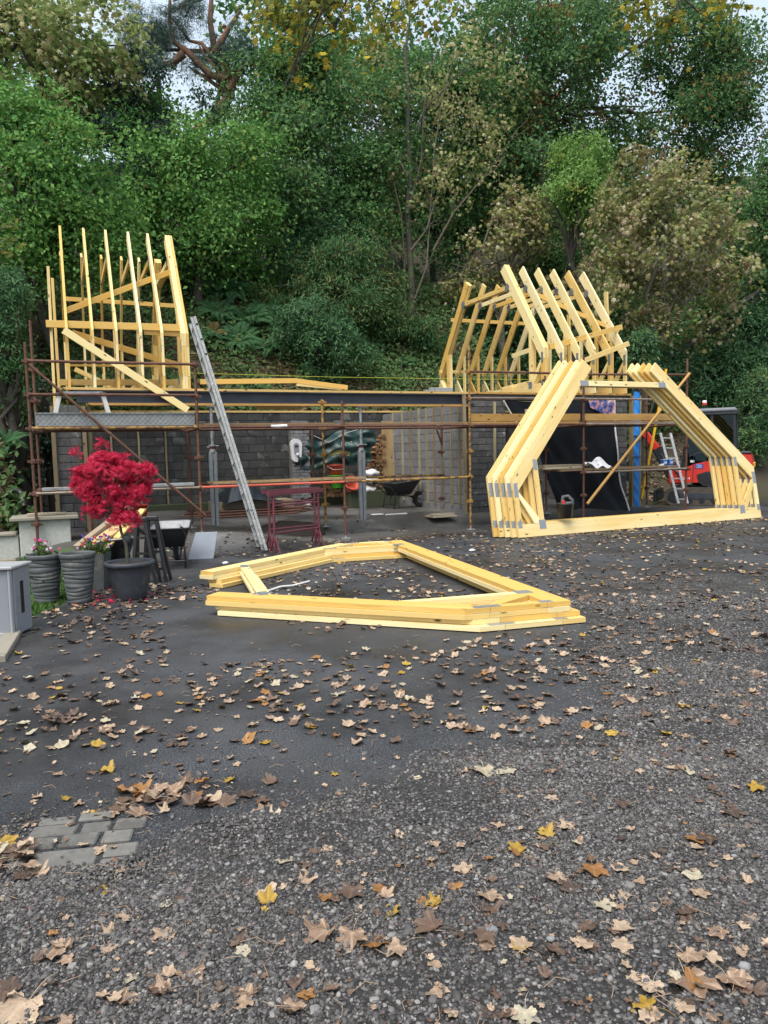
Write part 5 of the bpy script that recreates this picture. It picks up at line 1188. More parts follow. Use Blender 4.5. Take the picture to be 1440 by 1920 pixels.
def tree(name, label, cat, blobs, Y, m, dens=1.0, leaf=.16, kind='leaf', spread=.8, per=26, trunk=None, bark='bark_dark', turned=.08, dep=.8, shell=.45, droop=.35, upb=.38, group=None, tr=.16, branches=11, seed=1, lobed_near=False, base=None):
    B = pxblobs(blobs, Y, dep); leaf *= .84; dens *= 1.45
    if base is None:
        bx = sum(b[0][0] for b in B) / len(B); by = sum(b[0][1] for b in B) / len(B) + .3
    else: bx, by = base
    b0 = onz(bx, by); T = thing(name, label, cat, tuple(b0), 'w', group)
    area = sum(b[1][0] * b[1][2] * math.pi for b in B)
    nl = dens * area * 4.6 / (leaf * leaf * (.30 if kind == 'leaf' else .13 if kind == 'long' else .5 if kind == 'star' else .04))
    ncl = max(6, int(nl / per))
    C, Nn, Tt, Id = sprays(B, ncl, per, spread, shell=shell, droop=droop, upb=upb)
    tn = (rng.random(Id.max() + 1) < turned).astype(float) * (.5 + .5 * rng.random(Id.max() + 1))
    cr = leaves('crown', C, Nn, Tt, leaf * (.75 + .5 * rng.random(Id.max() + 1))[Id] * (.75 + .5 * rng.random(len(C))), m, T, kind, tn[Id])
    mb = MB(); rd = random.Random(seed)
    if trunk:
        pts = [Vector(p) for p in trunk]; rs = [tr * (1 - .75 * k / (len(pts) - 1)) for k in range(len(pts))]; mb.tube([pts[0] - Vector((0, 0, .3))] + pts, [tr * 1.25] + rs, 10); top = pts
    else:
        hi = max(B, key=lambda b: b[0][2]); e = Vector(hi[0]) + Vector((0, 0, hi[1][2] * .3)); top = limb(mb, b0 - Vector((0, 0, .3)), e, tr, tr * .3, .04, 7, seed)
    for k in range(branches):
        b = rd.choice(B); e = Vector(b[0]) + Vector((rd.uniform(-1, 1) * b[1][0], rd.uniform(-1, 1) * b[1][1], rd.uniform(-.6, .8) * b[1][2])) * .85
        s = rd.choice(top[max(1, len(top) // 3):]); limb(mb, s, e, tr * .38, tr * .08, .08, 5, seed * 31 + k)
    mb.build('trunk', M[bark], T); return T, B
LM = {}
LM['hazel'] = leafmat('hazel_leaf', [(0.050, 0.150, 0.038), (0.105, 0.250, 0.055), (0.21, 0.39, 0.095)], [(0.16, 0.20, 0.04), (0.24, 0.24, 0.05)])
LM['beech'] = leafmat('beech_leaf', [(0.042, 0.115, 0.044), (0.080, 0.180, 0.058), (0.15, 0.28, 0.08)], [(0.20, 0.075, 0.02), (0.11, 0.13, 0.03), (0.20, 0.16, 0.03)])
LM['beech_warm'] = leafmat('turning_beech_leaf', [(0.046, 0.120, 0.048), (0.085, 0.180, 0.062), (0.15, 0.27, 0.085)], [(0.30, 0.085, 0.02), (0.24, 0.12, 0.025), (0.20, 0.16, 0.03)])
LM['holly'] = leafmat('holly_leaf', [(0.024, 0.060, 0.038), (0.042, 0.085, 0.055), (0.075, 0.12, 0.085)], None, .12, .5, .2)
LM['pale_syc'] = leafmat('pale_sycamore_leaf', [(0.14, 0.24, 0.06), (0.22, 0.29, 0.085), (0.42, 0.43, 0.19), (0.11, 0.20, 0.05)], [(0.52, 0.47, 0.26), (0.42, 0.34, 0.16)])
LM['yellow_syc'] = leafmat('yellow_sycamore_leaf', [(0.52, 0.42, 0.05), (0.36, 0.34, 0.045), (0.16, 0.20, 0.04), (0.11, 0.155, 0.03), (0.25, 0.25, 0.04), (0.14, 0.17, 0.035), (0.42, 0.28, 0.03)], None, .6)
LM['brown_maple'] = leafmat('browning_maple_leaf', [(0.22, 0.27, 0.07), (0.33, 0.29, 0.13), (0.13, 0.20, 0.05), (0.48, 0.43, 0.29), (0.19, 0.25, 0.06), (0.19, 0.14, 0.075), (0.30, 0.30, 0.07)], [(0.46, 0.37, 0.27), (0.28, 0.19, 0.12)])
LM['rhodo'] = leafmat('rhododendron_leaf', [(0.032, 0.095, 0.036), (0.056, 0.14, 0.048), (0.09, 0.19, 0.062)], [(0.16, 0.20, 0.07), (0.19, 0.18, 0.07)], .2, .6, .08)
LM['laurel'] = leafmat('laurel_leaf', [(0.034, 0.10, 0.044), (0.060, 0.15, 0.06), (0.10, 0.21, 0.08)], [(0.13, 0.20, 0.06)], .2, .55, .12)
LM['bright'] = leafmat('bright_shrub_leaf', [(0.12, 0.25, 0.06), (0.19, 0.34, 0.085), (0.27, 0.42, 0.12)], [(0.30, 0.26, 0.05)])
LM['pine'] = leafmat('pine_needle', [(0.045, 0.085, 0.065), (0.065, 0.11, 0.085)], None, .1)
LM['fern'] = leafmat('fern_green', [(0.075, 0.20, 0.085), (0.12, 0.27, 0.11)], [(0.28, 0.16, 0.05)], .5)
LM['fern_brown'] = leafmat('fern_brown', [(0.20, 0.13, 0.05), (0.14, 0.13, 0.04)], None, .35)
LM['red'] = leafmat('red_maple_leaf', [(0.46, 0.012, 0.045), (0.66, 0.028, 0.09), (0.76, 0.07, 0.16), (0.34, 0.010, 0.03)], None, .45)
LM['dry'] = leafmat('dry_grass', [(0.20, 0.16, 0.075), (0.12, 0.10, 0.05), (0.08, 0.10, 0.03), (0.28, 0.22, 0.12)], None, .3)
LM['cover'] = leafmat('low_green_leaf', [(0.04, 0.10, 0.03), (0.07, 0.14, 0.04), (0.11, 0.18, 0.06)], None, .25)
LM['grass'] = leafmat('lawn_grass', [(0.045, 0.105, 0.02), (0.075, 0.15, 0.03)], None, .3)
LM['fall'] = leafmat('bank_leaf_litter', [(0.16, 0.10, 0.06), (0.30, 0.20, 0.12), (0.08, 0.055, 0.04), (0.42, 0.32, 0.20)], None, .15)

# overhead yellow sycamore boughs, nearer than the garage
def bough(label, blobs, Y, n_tw, org, seed):
    B = pxblobs(blobs, Y, .7); c0 = at(*org); T = thing('overhanging_bough', label, 'bough', tuple(c0), 'w')
    C, Nn, Tt, Id = sprays(B, int(17 * len(B)), 10, .34, flat=.5, shell=.15, droop=.9, upb=.3, gap=2)
    leaves('leaves', C, Nn + np.array([0, -.7, .2]), Tt + np.array([0, 0, -1.1]), .10 * (.6 + .7 * rng.random(len(C))), LM['yellow_syc'], T, 'star', None)
    mb = MB(); rd = random.Random(seed)
    for b in B:
        e = Vector(b[0]); o_ = c0 + Vector((rd.uniform(-1.3, 1.3), rd.uniform(-.5, .5), 0)); pts = limb(mb, o_, e, .022, .008, .09, 7, seed + int(b[0][0] * 7))
        for k in range(n_tw):
            s = rd.choice(pts[3:]); limb(mb, s, e + Vector((rd.uniform(-1, 1) * b[1][0], rd.uniform(-.7, .7) * b[1][1], rd.uniform(-1.1, .5) * b[1][2])), .010, .003, .10, 5, seed * 77 + k)
    mb.build('branches', M['bark_dark'], T)
bough('yellow-leaved sycamore bough hanging across the top of the trees', [(500, 20, 46, 34), (530, 60, 46, 42), (553, 115, 26, 36), (600, 15, 60, 30), (628, 50, 36, 24), (690, 12, 60, 28), (720, 50, 36, 22), (790, -5, 50, 24), (536, 155, 12, 12)], 11, 7, (620, -170, 11.0), 3)
bough('smaller yellow-leaved sycamore bough at the top right', [(1215, 8, 44, 22), (1300, 12, 54, 26), (1258, 40, 22, 20), (1370, -8, 40, 18)], 11, 6, (1290, -150, 11.0), 5)

tree('sycamore_tree', 'pale yellowing sycamore at the top left corner', 'tree', [(90, 60, 150, 110), (200, 110, 65, 70), (60, 150, 120, 60), (170, 40, 90, 70), (20, 20, 90, 90), (120, 170, 60, 40)], 23, LM['pale_syc'], .55, .18, 'star', .7, 16, turned=.25, seed=2, droop=.6, upb=.6)
tree('hazel_tree', 'bright green bushy hazel filling the left edge', 'tree', [(60, 260, 110, 90), (110, 340, 110, 110), (40, 400, 110, 120), (160, 430, 80, 90), (60, 480, 90, 50), (10, 200, 50, 50), (190, 380, 50, 70)], 19.5, LM['hazel'], .85, .15, 'leaf', .75, 24, turned=.05, seed=3)
tree('holly_tree', 'dark glossy holly between the hazel and the Scots pine', 'tree', [(250, 260, 85, 130), (300, 170, 70, 80), (290, 330, 70, 90), (210, 190, 50, 70)], 24.5, LM['holly'], .9, .13, 'leaf', .5, 26, seed=4, shell=.6)
# Scots pine with its crooked orange limbs
YP = 27.0
pt = [onz(at(380, 300, YP).x, YP)] + [at(x, y, YP) for x, y in ((372, 243), (402, 222), (432, 178), (428, 135), (402, 92), (394, 40), (398, -30))]
T, _ = tree('pine_tree', 'old Scots pine with crooked orange limbs and blue-green needles', 'pine tree', [(395, 105, 38, 22), (440, 95, 34, 22), (265, 45, 44, 48), (300, 75, 34, 22), (335, 45, 22, 26), (430, 60, 40, 22), (360, 120, 30, 14), (280, 115, 40, 18), (350, 15, 30, 18)], YP, LM['pine'], .9, .26, 'needle', .45, 60, trunk=pt, bark='bark_pine', seed=5, tr=.26, shell=.2, base=(pt[0].x, YP), branches=10)
mb = MB()
for ch in (((428, 150), (395, 140), (350, 96), (325, 78), (318, 40), (319, -20)), ((345, 100), (318, 122), (296, 118), (283, 98), (262, 112)), ((402, 100), (425, 60), (450, 20)), ((430, 170), (452, 130), (475, 110))):
    mb.tube([at(x, y, YP - .15) for x, y in ch], [.15 * (1 - .7 * k / (len(ch) - 1)) for k in range(len(ch))], 8)
mb.build('limb', M['bark_pine'], T)
g = 'green broadleaf trees on the bank'
tree('beech_tree', 'mid-green leafy beech above the left roof trusses', 'tree', [(330, 290, 100, 120), (290, 370, 80, 110), (400, 330, 90, 90), (350, 275, 70, 55), (460, 290, 60, 70), (420, 420, 90, 70), (300, 450, 90, 60)], 23.5, LM['hazel'], .7, .16, 'leaf', .8, 26, turned=.04, seed=6)
tree('beech_tree', 'dark green beech behind the yellow bough at the centre', 'tree', [(560, 300, 130, 150), (480, 220, 90, 110), (620, 190, 120, 110), (690, 350, 100, 120), (600, 420, 110, 70), (540, 150, 90, 70), (480, 370, 80, 70)], 27, LM['beech'], .75, .17, 'leaf', .9, 28, turned=.05, seed=7, bark='bark')
tree('beech_tree', 'tall green beech behind the bare-limbed sycamore', 'tree', [(760, 200, 110, 130), (850, 300, 110, 130), (700, 130, 90, 80), (900, 180, 90, 120), (800, 420, 110, 80), (930, 330, 90, 110)], 31, LM['beech'], .7, .18, 'leaf', .9, 28, turned=.04, seed=8)
TB = 29.5
tb = [onz(at(1018, 400, TB).x, TB)] + [at(x, y, TB) for x, y in ((1018, 290), (1015, 200), (1022, 110), (1012, 20), (1010, -40))]
T, _ = tree('beech_tree', 'big dark beech with orange-flecked leaves filling the top right', 'tree', [(1150, 120, 200, 110), (1000, 110, 110, 130), (1260, 190, 130, 120), (1000, 290, 100, 90), (1110, 230, 110, 90), (1360, 140, 60, 100), (1290, 60, 110, 70), (1380, 260, 50, 80), (1330, 300, 70, 60), (1080, 30, 120, 60)], TB, LM['beech_warm'], .62, .17, 'leaf', .8, 28, trunk=tb, bark='bark', turned=.10, seed=9, tr=.22, base=(tb[0].x, TB), branches=12)
mb = MB(); mb.tube([at(x, y, TB - .2) for x, y in ((1022, 190), (1034, 140), (1040, 90), (1052, 20), (1056, -30))], [.13, .12, .11, .08, .05], 8); mb.build('limb', M['bark'], T)
# bare-limbed sycamore with visible trunk
YS = 22.2; tz = lambda x, y: at(x, y, YS)
p0 = G(770, 608); YS = p0.y
pts = [p0] + [tz(x, y) for x, y in ((772, 540), (768, 460), (764, 390), (770, 320), (764, 250), (766, 180), (760, 100), (770, 20))]
T, _ = tree('sycamore_tree', 'half-bare sycamore with mossy trunk and pale dead leaves, behind the bank shrubs', 'tree', [(850, 110, 80, 110), (830, 200, 70, 60), (800, 330, 80, 90), (880, 330, 70, 100), (740, 250, 60, 90), (930, 200, 50, 100), (700, 120, 60, 60)], YS + .6, LM['pale_syc'], .11, .15, 'star', .5, 7, trunk=pts, bark='bark', turned=.5, seed=10, tr=.13, base=(p0.x, p0.y), branches=0, shell=.25, droop=.8, upb=.4)
mb = MB(); rd = random.Random(4)
for ch in (((778, 560), (800, 500), (808, 380), (815, 280), (828, 190), (850, 110)), ((760, 590), (758, 480), (752, 400), (735, 330), (700, 250), (672, 190)), ((770, 470), (800, 430), (830, 330), (880, 250)), ((764, 400), (790, 300), (795, 200), (810, 120)), ((765, 330), (730, 270), (700, 230), (690, 190)), ((812, 470), (850, 400), (900, 340), (960, 260)), ((770, 260), (800, 200), (850, 150), (930, 90))):
    P_ = [at(x, y, YS + rd.uniform(-.5, .3)) for x, y in ch]; mb.tube(P_, [.042 * (1 - .8 * k / (len(ch) - 1)) for k in range(len(ch))], 7)
    for k in range(9): s = rd.choice(P_[1:]); limb(mb, s, s + Vector((rd.uniform(-1, 1), rd.uniform(-.8, .4), rd.uniform(.1, 1.2))), .014, .004, .1, 4, rd.randrange(9999))
mb.build('limb', M['twig'], T)
mb = MB(); mb.tube([p0 + Vector((-.35, -.1, -.1)), p0 + Vector((-.33, -.1, .62))], [.15, .13], 9); mb.single('tree_stump', M['bark'], 'short pale stump at the foot of the half-bare sycamore', 'stump', tuple(p0 + Vector((-.35, -.1, -.1))), 'w')
tree('elder_shrub', 'rounded bright green shrub left of the browning maple', 'shrub', [(1078, 320, 58, 55), (1060, 370, 60, 50), (1095, 280, 40, 28), (1100, 370, 40, 50)], 26, LM['bright'], .9, .13, 'leaf', .5, 26, turned=.04, seed=11, shell=.55)
T, _ = tree('maple_tree', 'large browning olive maple beside the right roof trusses', 'tree', [(1230, 400, 120, 110), (1310, 480, 90, 120), (1160, 450, 80, 100), (1240, 300, 70, 55), (1300, 600, 80, 70), (1220, 530, 110, 90), (1340, 400, 55, 80), (1190, 350, 60, 60), (1110, 520, 45, 60)], 24.0, LM['brown_maple'], .34, .15, 'star', .5, 14, turned=.15, seed=12, droop=.9, upb=.35, shell=.35, branches=14, tr=.09, bark='twig', base=(at(1215, 600, 24).x, 24.2))
tree('maple_tree', 'smaller yellow-brown maple behind the right roof trusses', 'tree', [(940, 440, 85, 70), (880, 480, 55, 45), (1000, 400, 45, 55), (1000, 480, 60, 60), (960, 380, 40, 40), (880, 530, 50, 30)], 27, LM['brown_maple'], .36, .155, 'star', .5, 14, turned=.1, seed=13, droop=.9, upb=.35, bark='twig')
tree('rhododendron_bush', 'big rounded rhododendron with fading flowers on the bank', 'bush', [(660, 470, 75, 50), (590, 490, 60, 45), (700, 530, 60, 60), (610, 550, 80, 60), (540, 530, 60, 55), (650, 540, 80, 60), (700, 580, 60, 40)], 24.6, LM['rhodo'], .75, .17, 'long', .5, 24, turned=.35, seed=14, upb=.22, droop=.8)
tree('rhododendron_bush', 'dark glossy rhododendron behind the rounded one at the centre', 'bush', [(620, 435, 70, 35), (560, 470, 60, 40), (520, 490, 50, 40)], 26.3, LM['laurel'], .9, .19, 'long', .5, 22, seed=15, upb=.22)
tree('laurel_bush', 'low laurel spreading down the bank above the beam', 'bush', [(560, 620, 50, 35), (620, 640, 70, 45), (660, 665, 55, 35), (580, 590, 60, 40), (600, 690, 30, 20)], 22.8, LM['laurel'], .8, .18, 'long', .4, 20, turned=.05, seed=16, upb=.22)
tree('laurel_bush', 'tall glossy laurel at the right behind the red digger', 'bush', [(1350, 700, 80, 60), (1400, 640, 60, 70), (1300, 690, 55, 55), (1400, 760, 60, 60), (1250, 700, 45, 50), (1330, 770, 90, 50), (1210, 720, 40, 40), (1430, 560, 40, 60)], 25.5, LM['laurel'], .9, .19, 'long', .55, 22, turned=.06, seed=17, upb=.22)
tree('laurel_bush', 'pale-tipped laurel low at the right edge', 'bush', [(1405, 790, 50, 45), (1430, 730, 35, 50), (1390, 830, 50, 25)], 23.6, LM['laurel'], .8, .18, 'long', .4, 20, turned=.3, seed=18, upb=.22)
tree('rhododendron_bush', 'small rhododendron standing right of the right roof trusses', 'bush', [(1205, 640, 32, 30), (1200, 680, 34, 30)], 23, LM['laurel'], .9, .17, 'long', .35, 20, turned=.1, seed=19, upb=.22)
tree('rhododendron_bush', 'blue-green rhododendron at the left edge above the scaffold', 'bush', [(10, 545, 42, 40), (-20, 590, 50, 50)], 14.5, LM['laurel'], .9, .13, 'long', .3, 20, seed=20, upb=.22)
tree('rhododendron_bush', 'dark rhododendron low at the left edge behind the scaffold', 'bush', [(15, 660, 40, 40), (0, 720, 50, 40), (40, 700, 20, 30)], 14.5, LM['rhodo'], .8, .13, 'long', .3, 20, seed=21, upb=.22)
tree('ivy_shrub', 'dark ivy tangle in the corner behind the left scaffold poles', 'shrub', [(85, 790, 18, 60), (90, 870, 16, 60), (80, 740, 25, 30)], 15.5, LM['holly'], .8, .10, 'leaf', .3, 20, seed=22)
tree('beech_tree', 'dark leafy beech deep behind the left roof trusses', 'tree', [(120, 520, 130, 80), (250, 520, 120, 80), (60, 600, 90, 60), (370, 500, 80, 70)], 28, LM['beech'], .7, .17, 'leaf', .8, 26, seed=23)
tree('yew_tree', 'dark dense yew at the right edge behind the browning maple', 'tree', [(1420, 420, 50, 110), (1400, 520, 50, 70), (1440, 340, 40, 60)], 27, LM['beech'], .8, .15, 'leaf', .6, 26, turned=.05, seed=24)
tree('bramble_shrub', 'tangled green shrub above the ferns behind the left trusses', 'shrub', [(380, 540, 60, 45), (450, 515, 60, 40), (350, 600, 50, 45), (500, 540, 40, 35)], 25.2, LM['hazel'], .7, .14, 'leaf', .5, 22, turned=.08, seed=31, upb=.5, tr=.06, branches=4)
tree('bramble_shrub', 'leafy green shrub seen through the right roof trusses', 'shrub', [(900, 590, 60, 45), (980, 600, 70, 50), (860, 650, 40, 35), (940, 660, 60, 35)], 28, LM['laurel'], .75, .16, 'leaf', .5, 22, turned=.12, seed=32, upb=.5, tr=.06, branches=4)
tree('bramble_shrub', 'dark leafy shrub behind the last of the right roof trusses', 'shrub', [(1080, 600, 70, 50), (1140, 640, 60, 50), (1060, 680, 60, 40), (1180, 580, 60, 50)], 27, LM['beech'], .8, .16, 'leaf', .5, 22, turned=.08, seed=33, upb=.5, tr=.06, branches=4)
tree('rhododendron_bush', 'low rhododendron at the foot of the half-bare sycamore', 'bush', [(730, 610, 50, 35), (820, 620, 40, 28), (700, 640, 40, 25)], 25, LM['rhodo'], .8, .16, 'long', .4, 20, turned=.1, seed=34, upb=.4, tr=.05, branches=3)
tree('laurel_bush', 'tall laurel bank continuing past the right edge of the yard', 'bush', [(1480, 700, 70, 80), (1560, 680, 90, 90), (1650, 700, 90, 90), (1500, 820, 70, 50), (1600, 820, 90, 50), (1740, 720, 90, 100)], 25.0, LM['laurel'], .7, .19, 'long', .55, 22, turned=.06, seed=41, upb=.25)
tree('beech_tree', 'dark beech standing past the right edge above the laurels', 'tree', [(1520, 420, 110, 140), (1640, 450, 110, 150), (1560, 560, 100, 80)], 29, LM['beech'], .6, .18, 'leaf', .9, 26, seed=42)
tree('holly_tree', 'dark holly thicket closing the bank behind the browning maples', 'tree', [(1000, 520, 90, 55), (920, 560, 70, 45), (1110, 570, 90, 60), (1230, 630, 100, 60), (1340, 620, 80, 70), (1060, 480, 70, 40), (1190, 690, 80, 40), (1290, 700, 80, 40)], 29.5, LM['beech'], .8, .18, 'leaf', .8, 24, turned=.05, seed=43, branches=5, tr=.1)
# far woodland that closes the view
def farwood():
    B = pxblobs([(x, y, 120, 95) for x, y in ((0, 360), (150, 330), (330, 400), (480, 340), (640, 300), (800, 330), (950, 300), (1080, 330), (1230, 360), (1360, 400), (1500, 430), (560, 180), (680, 90), (880, 170), (60, 200), (520, 60), (950, 60), (180, 230), (-90, 250), (500, 430), (700, 430), (850, 440), (980, 440), (1100, 460), (1250, 490), (1380, 540), (1150, 560), (1000, 560), (860, 540))], 39, .4)
    C, Nn, Tt, Id = sprays(B, 4200, 16, 1.6, upb=.7)
    o = leaves('far_woodland', C, Nn, Tt, .36 * (.7 + .6 * rng.random(len(C))), LM['beech'], None, 'leaf', (rng.random(Id.max() + 1) < .05).astype(float)[Id]); o['kind'] = 'stuff'; tag(o, 'far dark woodland at the top of the bank', 'woodland')
farwood()

# ------------------------------------------------------------------ bank cover
def scatter_bank(n, px0, px1, py0, py1):
    out = []
    for _ in range(n):
        p = G(random.uniform(px0, px1), random.uniform(py0, py1)); out.append(p)
    return out
def bank_points(n, u0, u1, d0, d1):
    u = rng.uniform(u0, u1, n); d = rng.uniform(d0, d1, n); x = OB.x + UB.x * u + VB.x * d; y = OB.y + UB.y * u + VB.y * d
    return np.stack([x, y, hz(x, y)], -1)
P = np.concatenate([bank_points(15000, -8, 6, 7.1, 14), bank_points(7000, -12, -8.3, .5, 9), bank_points(3000, 5.5, 13, 6, 12)])
n = len(P); kk = .5 + .5 * np.sin(P[:, 0] * 2.1 + 1) * np.sin(P[:, 1] * 1.7)
dirs = norm(rng.normal(size=(n, 3)) * np.array([1, 1, .4]) + np.array([0, -.5, .25]))
o = leaves('dry_grass', P + np.array([0, 0, .08]), norm(rng.normal(size=(n, 3)) + np.array([0, -.6, .6])), dirs, .30 * (.5 + rng.random(n)), LM['dry'], None, 'long', None); o['kind'] = 'stuff'; tag(o, 'matted dry grass and dead stems covering the bank', 'dry grass')
P = np.concatenate([bank_points(9500, -8, 6, 7.15, 13), bank_points(3500, -12, -8.3, .5, 9), bank_points(6000, 6, 16, 6, 16)]); P = P[(np.sin(P[:, 0] * 1.3 + 2) * np.sin(P[:, 1] * 1.9 + P[:, 0]) + .35 * rng.normal(size=len(P))) > -.12]
n = len(P); P = np.repeat(P, 5, 0) + rng.normal(size=(n * 5, 3)) * np.array([.15, .15, .11]) + np.array([0, 0, .18]); n = len(P)
o = leaves('ground_cover', P, norm(rng.normal(size=(n, 3)) * .5 + np.array([0, -.9, .6])), rdir(n), .14 * (.6 + .7 * rng.random(n)), LM['cover'], None, 'leaf'); o['kind'] = 'stuff'; tag(o, 'low green weeds and seedlings on the bank', 'ground cover')
P = np.concatenate([bank_points(3500, -8, 7, 7.1, 14), bank_points(1500, -12, -8.3, .5, 9), bank_points(2500, 5.5, 12, 4, 10)]); n = len(P)
o = leaves('leaf_litter', P + np.array([0, 0, .05]), norm(rng.normal(size=(n, 3)) * .5 + np.array([0, 0, 1])), rdir(n), .13 * (.6 + .7 * rng.random(n)), LM['fall'], None, 'star'); o['kind'] = 'stuff'; tag(o, 'dead leaves lying on the bank', 'leaf litter')
# bare stems and saplings on the bank
mb = MB(); rd = random.Random(9)
for k in range(150):
    p = Vector(bank_points(1, -8, 6, 7.3, 12)[0]) if k % 3 else Vector(bank_points(1, -12, -8.4, 1, 7)[0]); mb.tube([p, p + Vector((rd.uniform(-.3, .3), rd.uniform(-.3, .1), rd.uniform(.2, .6))), p + Vector((rd.uniform(-.8, .8), rd.uniform(-.5, .2), rd.uniform(.4, 1.1)))], [.009, .006, .003], 4, False)
o = mb.build('dead_stems', M['twig']); o['kind'] = 'stuff'; tag(o, 'thin dead stems and brambles on the bank', 'brambles')
# ferns
def frond_mesh(brown, seed):
    rd = random.Random(seed); C, Nn, Tt, Sz = [], [], [], []; n = 34
    pts = [Vector((.85 * t, .03 * math.sin(t * 4 + seed), .98 * t - .92 * t * t)) for t in np.linspace(0, 1, n)]
    for i in range(4, n):
        t = i / (n - 1); w = .34 * math.sin(min(1, .25 + t * 1.5) * math.pi / 2) * (1 - t) ** .75 + .02; dd = (pts[i] - pts[i - 1]).normalized()
        for s in (-1, 1):
            tt = Vector((.45, s, -.25 + rd.uniform(-.1, .1))).normalized()
            C.append(pts[i] + tt * w * .5); Nn.append((-dd.z, 0, dd.x)); Tt.append(tuple(tt)); Sz.append(w)
    o = leaves('frond', np.array(C), np.array(Nn, float), np.array(Tt, float), np.array(Sz), LM['fern_brown' if brown else 'fern'], None, 'finger')
    me = o.data; bpy.data.objects.remove(o)
    return me
FR = [frond_mesh(False, 1), frond_mesh(False, 2)]; FB = frond_mesh(True, 3)
def fern(px, py, size, label, brown=0, n=14, lift=.12, p=None):
    p = G(px, py) if p is None else p; T = thing('fern', label, 'fern', tuple(p), 'w', None); T.rotation_euler = (R(34), 0, 0); rd = random.Random(px * 7 + py)
    for k in range(n):
        o = bpy.data.objects.new('frond', FB if rd.random() < brown else rd.choice(FR)); COL.objects.link(o); o.parent = T
        o.rotation_euler = (rd.uniform(-.2, .2), rd.uniform(-.45, .1), 2 * math.pi * k / n + rd.uniform(-.25, .25)); o.scale = (size * rd.uniform(.8, 1.15),) * 3; o.location = (0, 0, lift)
fern(470, 612, 1.15, 'large green fern in the middle of the bank left of the laurel')
fern(415, 600, 1.0, 'green fern just right of the bolted left trusses')
fern(440, 560, .95, 'fern behind the large one on the bank')
fern(525, 580, .9, 'browning fern beside the rounded rhododendron', .5)
fern(395, 640, .8, 'yellowing fern beside the ladder top', .35)
fern(500, 600, 1.1, 'broad green fern left of the rounded rhododendron')
fern(545, 640, .9, 'green fern standing over the low laurel')
fern(450, 650, .9, 'green fern low on the bank below the shrub')
fern(420, 560, 1.0, 'tall fern high on the bank under the tangled shrub')
fern(620, 700, .55, 'small fern just above the string line at the centre')
fern(840, 690, .6, 'small fern left of the right roof trusses')
fern(760, 690, .5, 'little fern on the bare bank above the beam')
fern(800, 655, .7, 'small fern low on the bank at the foot of the half-bare sycamore')
fern(505, 665, .7, 'small green fern below the large one')
fern(700, 660, .6, 'small fern right of the low laurel')
fern(20, 745, .62, 'fern high at the left edge beside the scaffold pole', 0, 10, .0)
fern(40, 800, .66, 'pale fern left of the galvanised toe panel', .2, 11)
fern(12, 850, .60, 'fern at the left edge halfway up the dark bank', 0)
fern(30, 905, .45, 'yellowing small fern on the bank above the white wall', .5, 9)
fern(1385, 700, .9, 'fern hanging among the laurels at the right edge', .1)
fern(1425, 840, .6, 'fern low at the right edge beyond the digger', .2)
# dark debris on the bank above the garden wall
MB().tube([at(10, 935, 13.2), at(25, 915, 13.2), at(40, 925, 13.1), at(46, 950, 13.0)], .05, 9).single('drain_pipe', M['black_plastic'], 'black curved pipe lying above the white garden wall', 'pipe', tuple(at(46, 950, 13.0)), 'w')
mb = MB(); mb.cbox((-9.6, .75, .42), (-9.0, 1.2, .62), .03); mb.single('grey_bundle', M['stone'], 'grey bundle lying above the white garden wall at the left edge', 'bundle', (-9.3, .9, .42))
# twigs of a nearer branch at the left edge
T = thing('twig_spray', 'thin leafy twigs reaching in at the left edge above the scaffold', 'twig', tuple(at(-40, 460, 10)), 'w')
mb = MB(); C = []
for ch in (((-40, 470), (10, 450), (45, 447)), ((-40, 440), (15, 425), (40, 408)), ((-40, 490), (5, 470), (30, 455))):
    P_ = [at(x, y, 10) for x, y in ch]; mb.tube(P_, [.008, .005, .003], 5)
    for k in range(6): C.append(P_[1].lerp(P_[2], random.random()) + Vector((random.gauss(0, .05), random.gauss(0, .05), random.gauss(-.04, .04))))
mb.build('stem', M['twig'], T); leaves('leaves', np.array(C), np.tile(np.array([[0, -.8, .5]]), (len(C), 1)) + .4 * rng.normal(size=(len(C), 3)), rdir(len(C)), .11, LM['yellow_syc'], T, 'leaf', rnd=rng.random(len(C)) * .5 + .4)

# ------------------------------------------------------------------ red Japanese maple
base = p3 + Vector((-.02, 0, .39)); T = thing('japanese_maple', 'small red-leaved maple growing in the slate round pot', 'tree', tuple(base), 'w')
mb = MB(); yM = base.y
mb.tube([base] + [at(x, y, yM) for x, y in ((236, 1020), (228, 1000), (225, 985), (214, 970))], [.022, .019, .017, .016, .013], 8)
rd = random.Random(2); fork = at(222, 982, yM)
B = pxblobs([(200, 876, 48, 16), (240, 908, 42, 15), (172, 908, 36, 13), (255, 878, 30, 11), (205, 856, 36, 9), (184, 828, 14, 7), (152, 882, 16, 7), (220, 938, 46, 13), (280, 876, 10, 6), (180, 950, 26, 9), (230, 966, 32, 9), (140, 846, 6, 4), (195, 925, 30, 10)], yM, .75)
for b in B:
    for k in range(4): limb(mb, fork, Vector(b[0]) + Vector((rd.uniform(-1, 1) * b[1][0], rd.uniform(-1, 1) * b[1][1], rd.uniform(-.5, .6) * b[1][2])), .009, .002, .12, 6, rd.randrange(9999))
limb(mb, fork, at(140, 842, yM), .006, .002, .1, 6, 3)
mb.build('trunk', M['bark'], T)
C, Nn, Tt, Id = sprays(B, 820, 10, .07, flat=.5, shell=.4, droop=.8, upb=.4, clump=.48, gap=7)
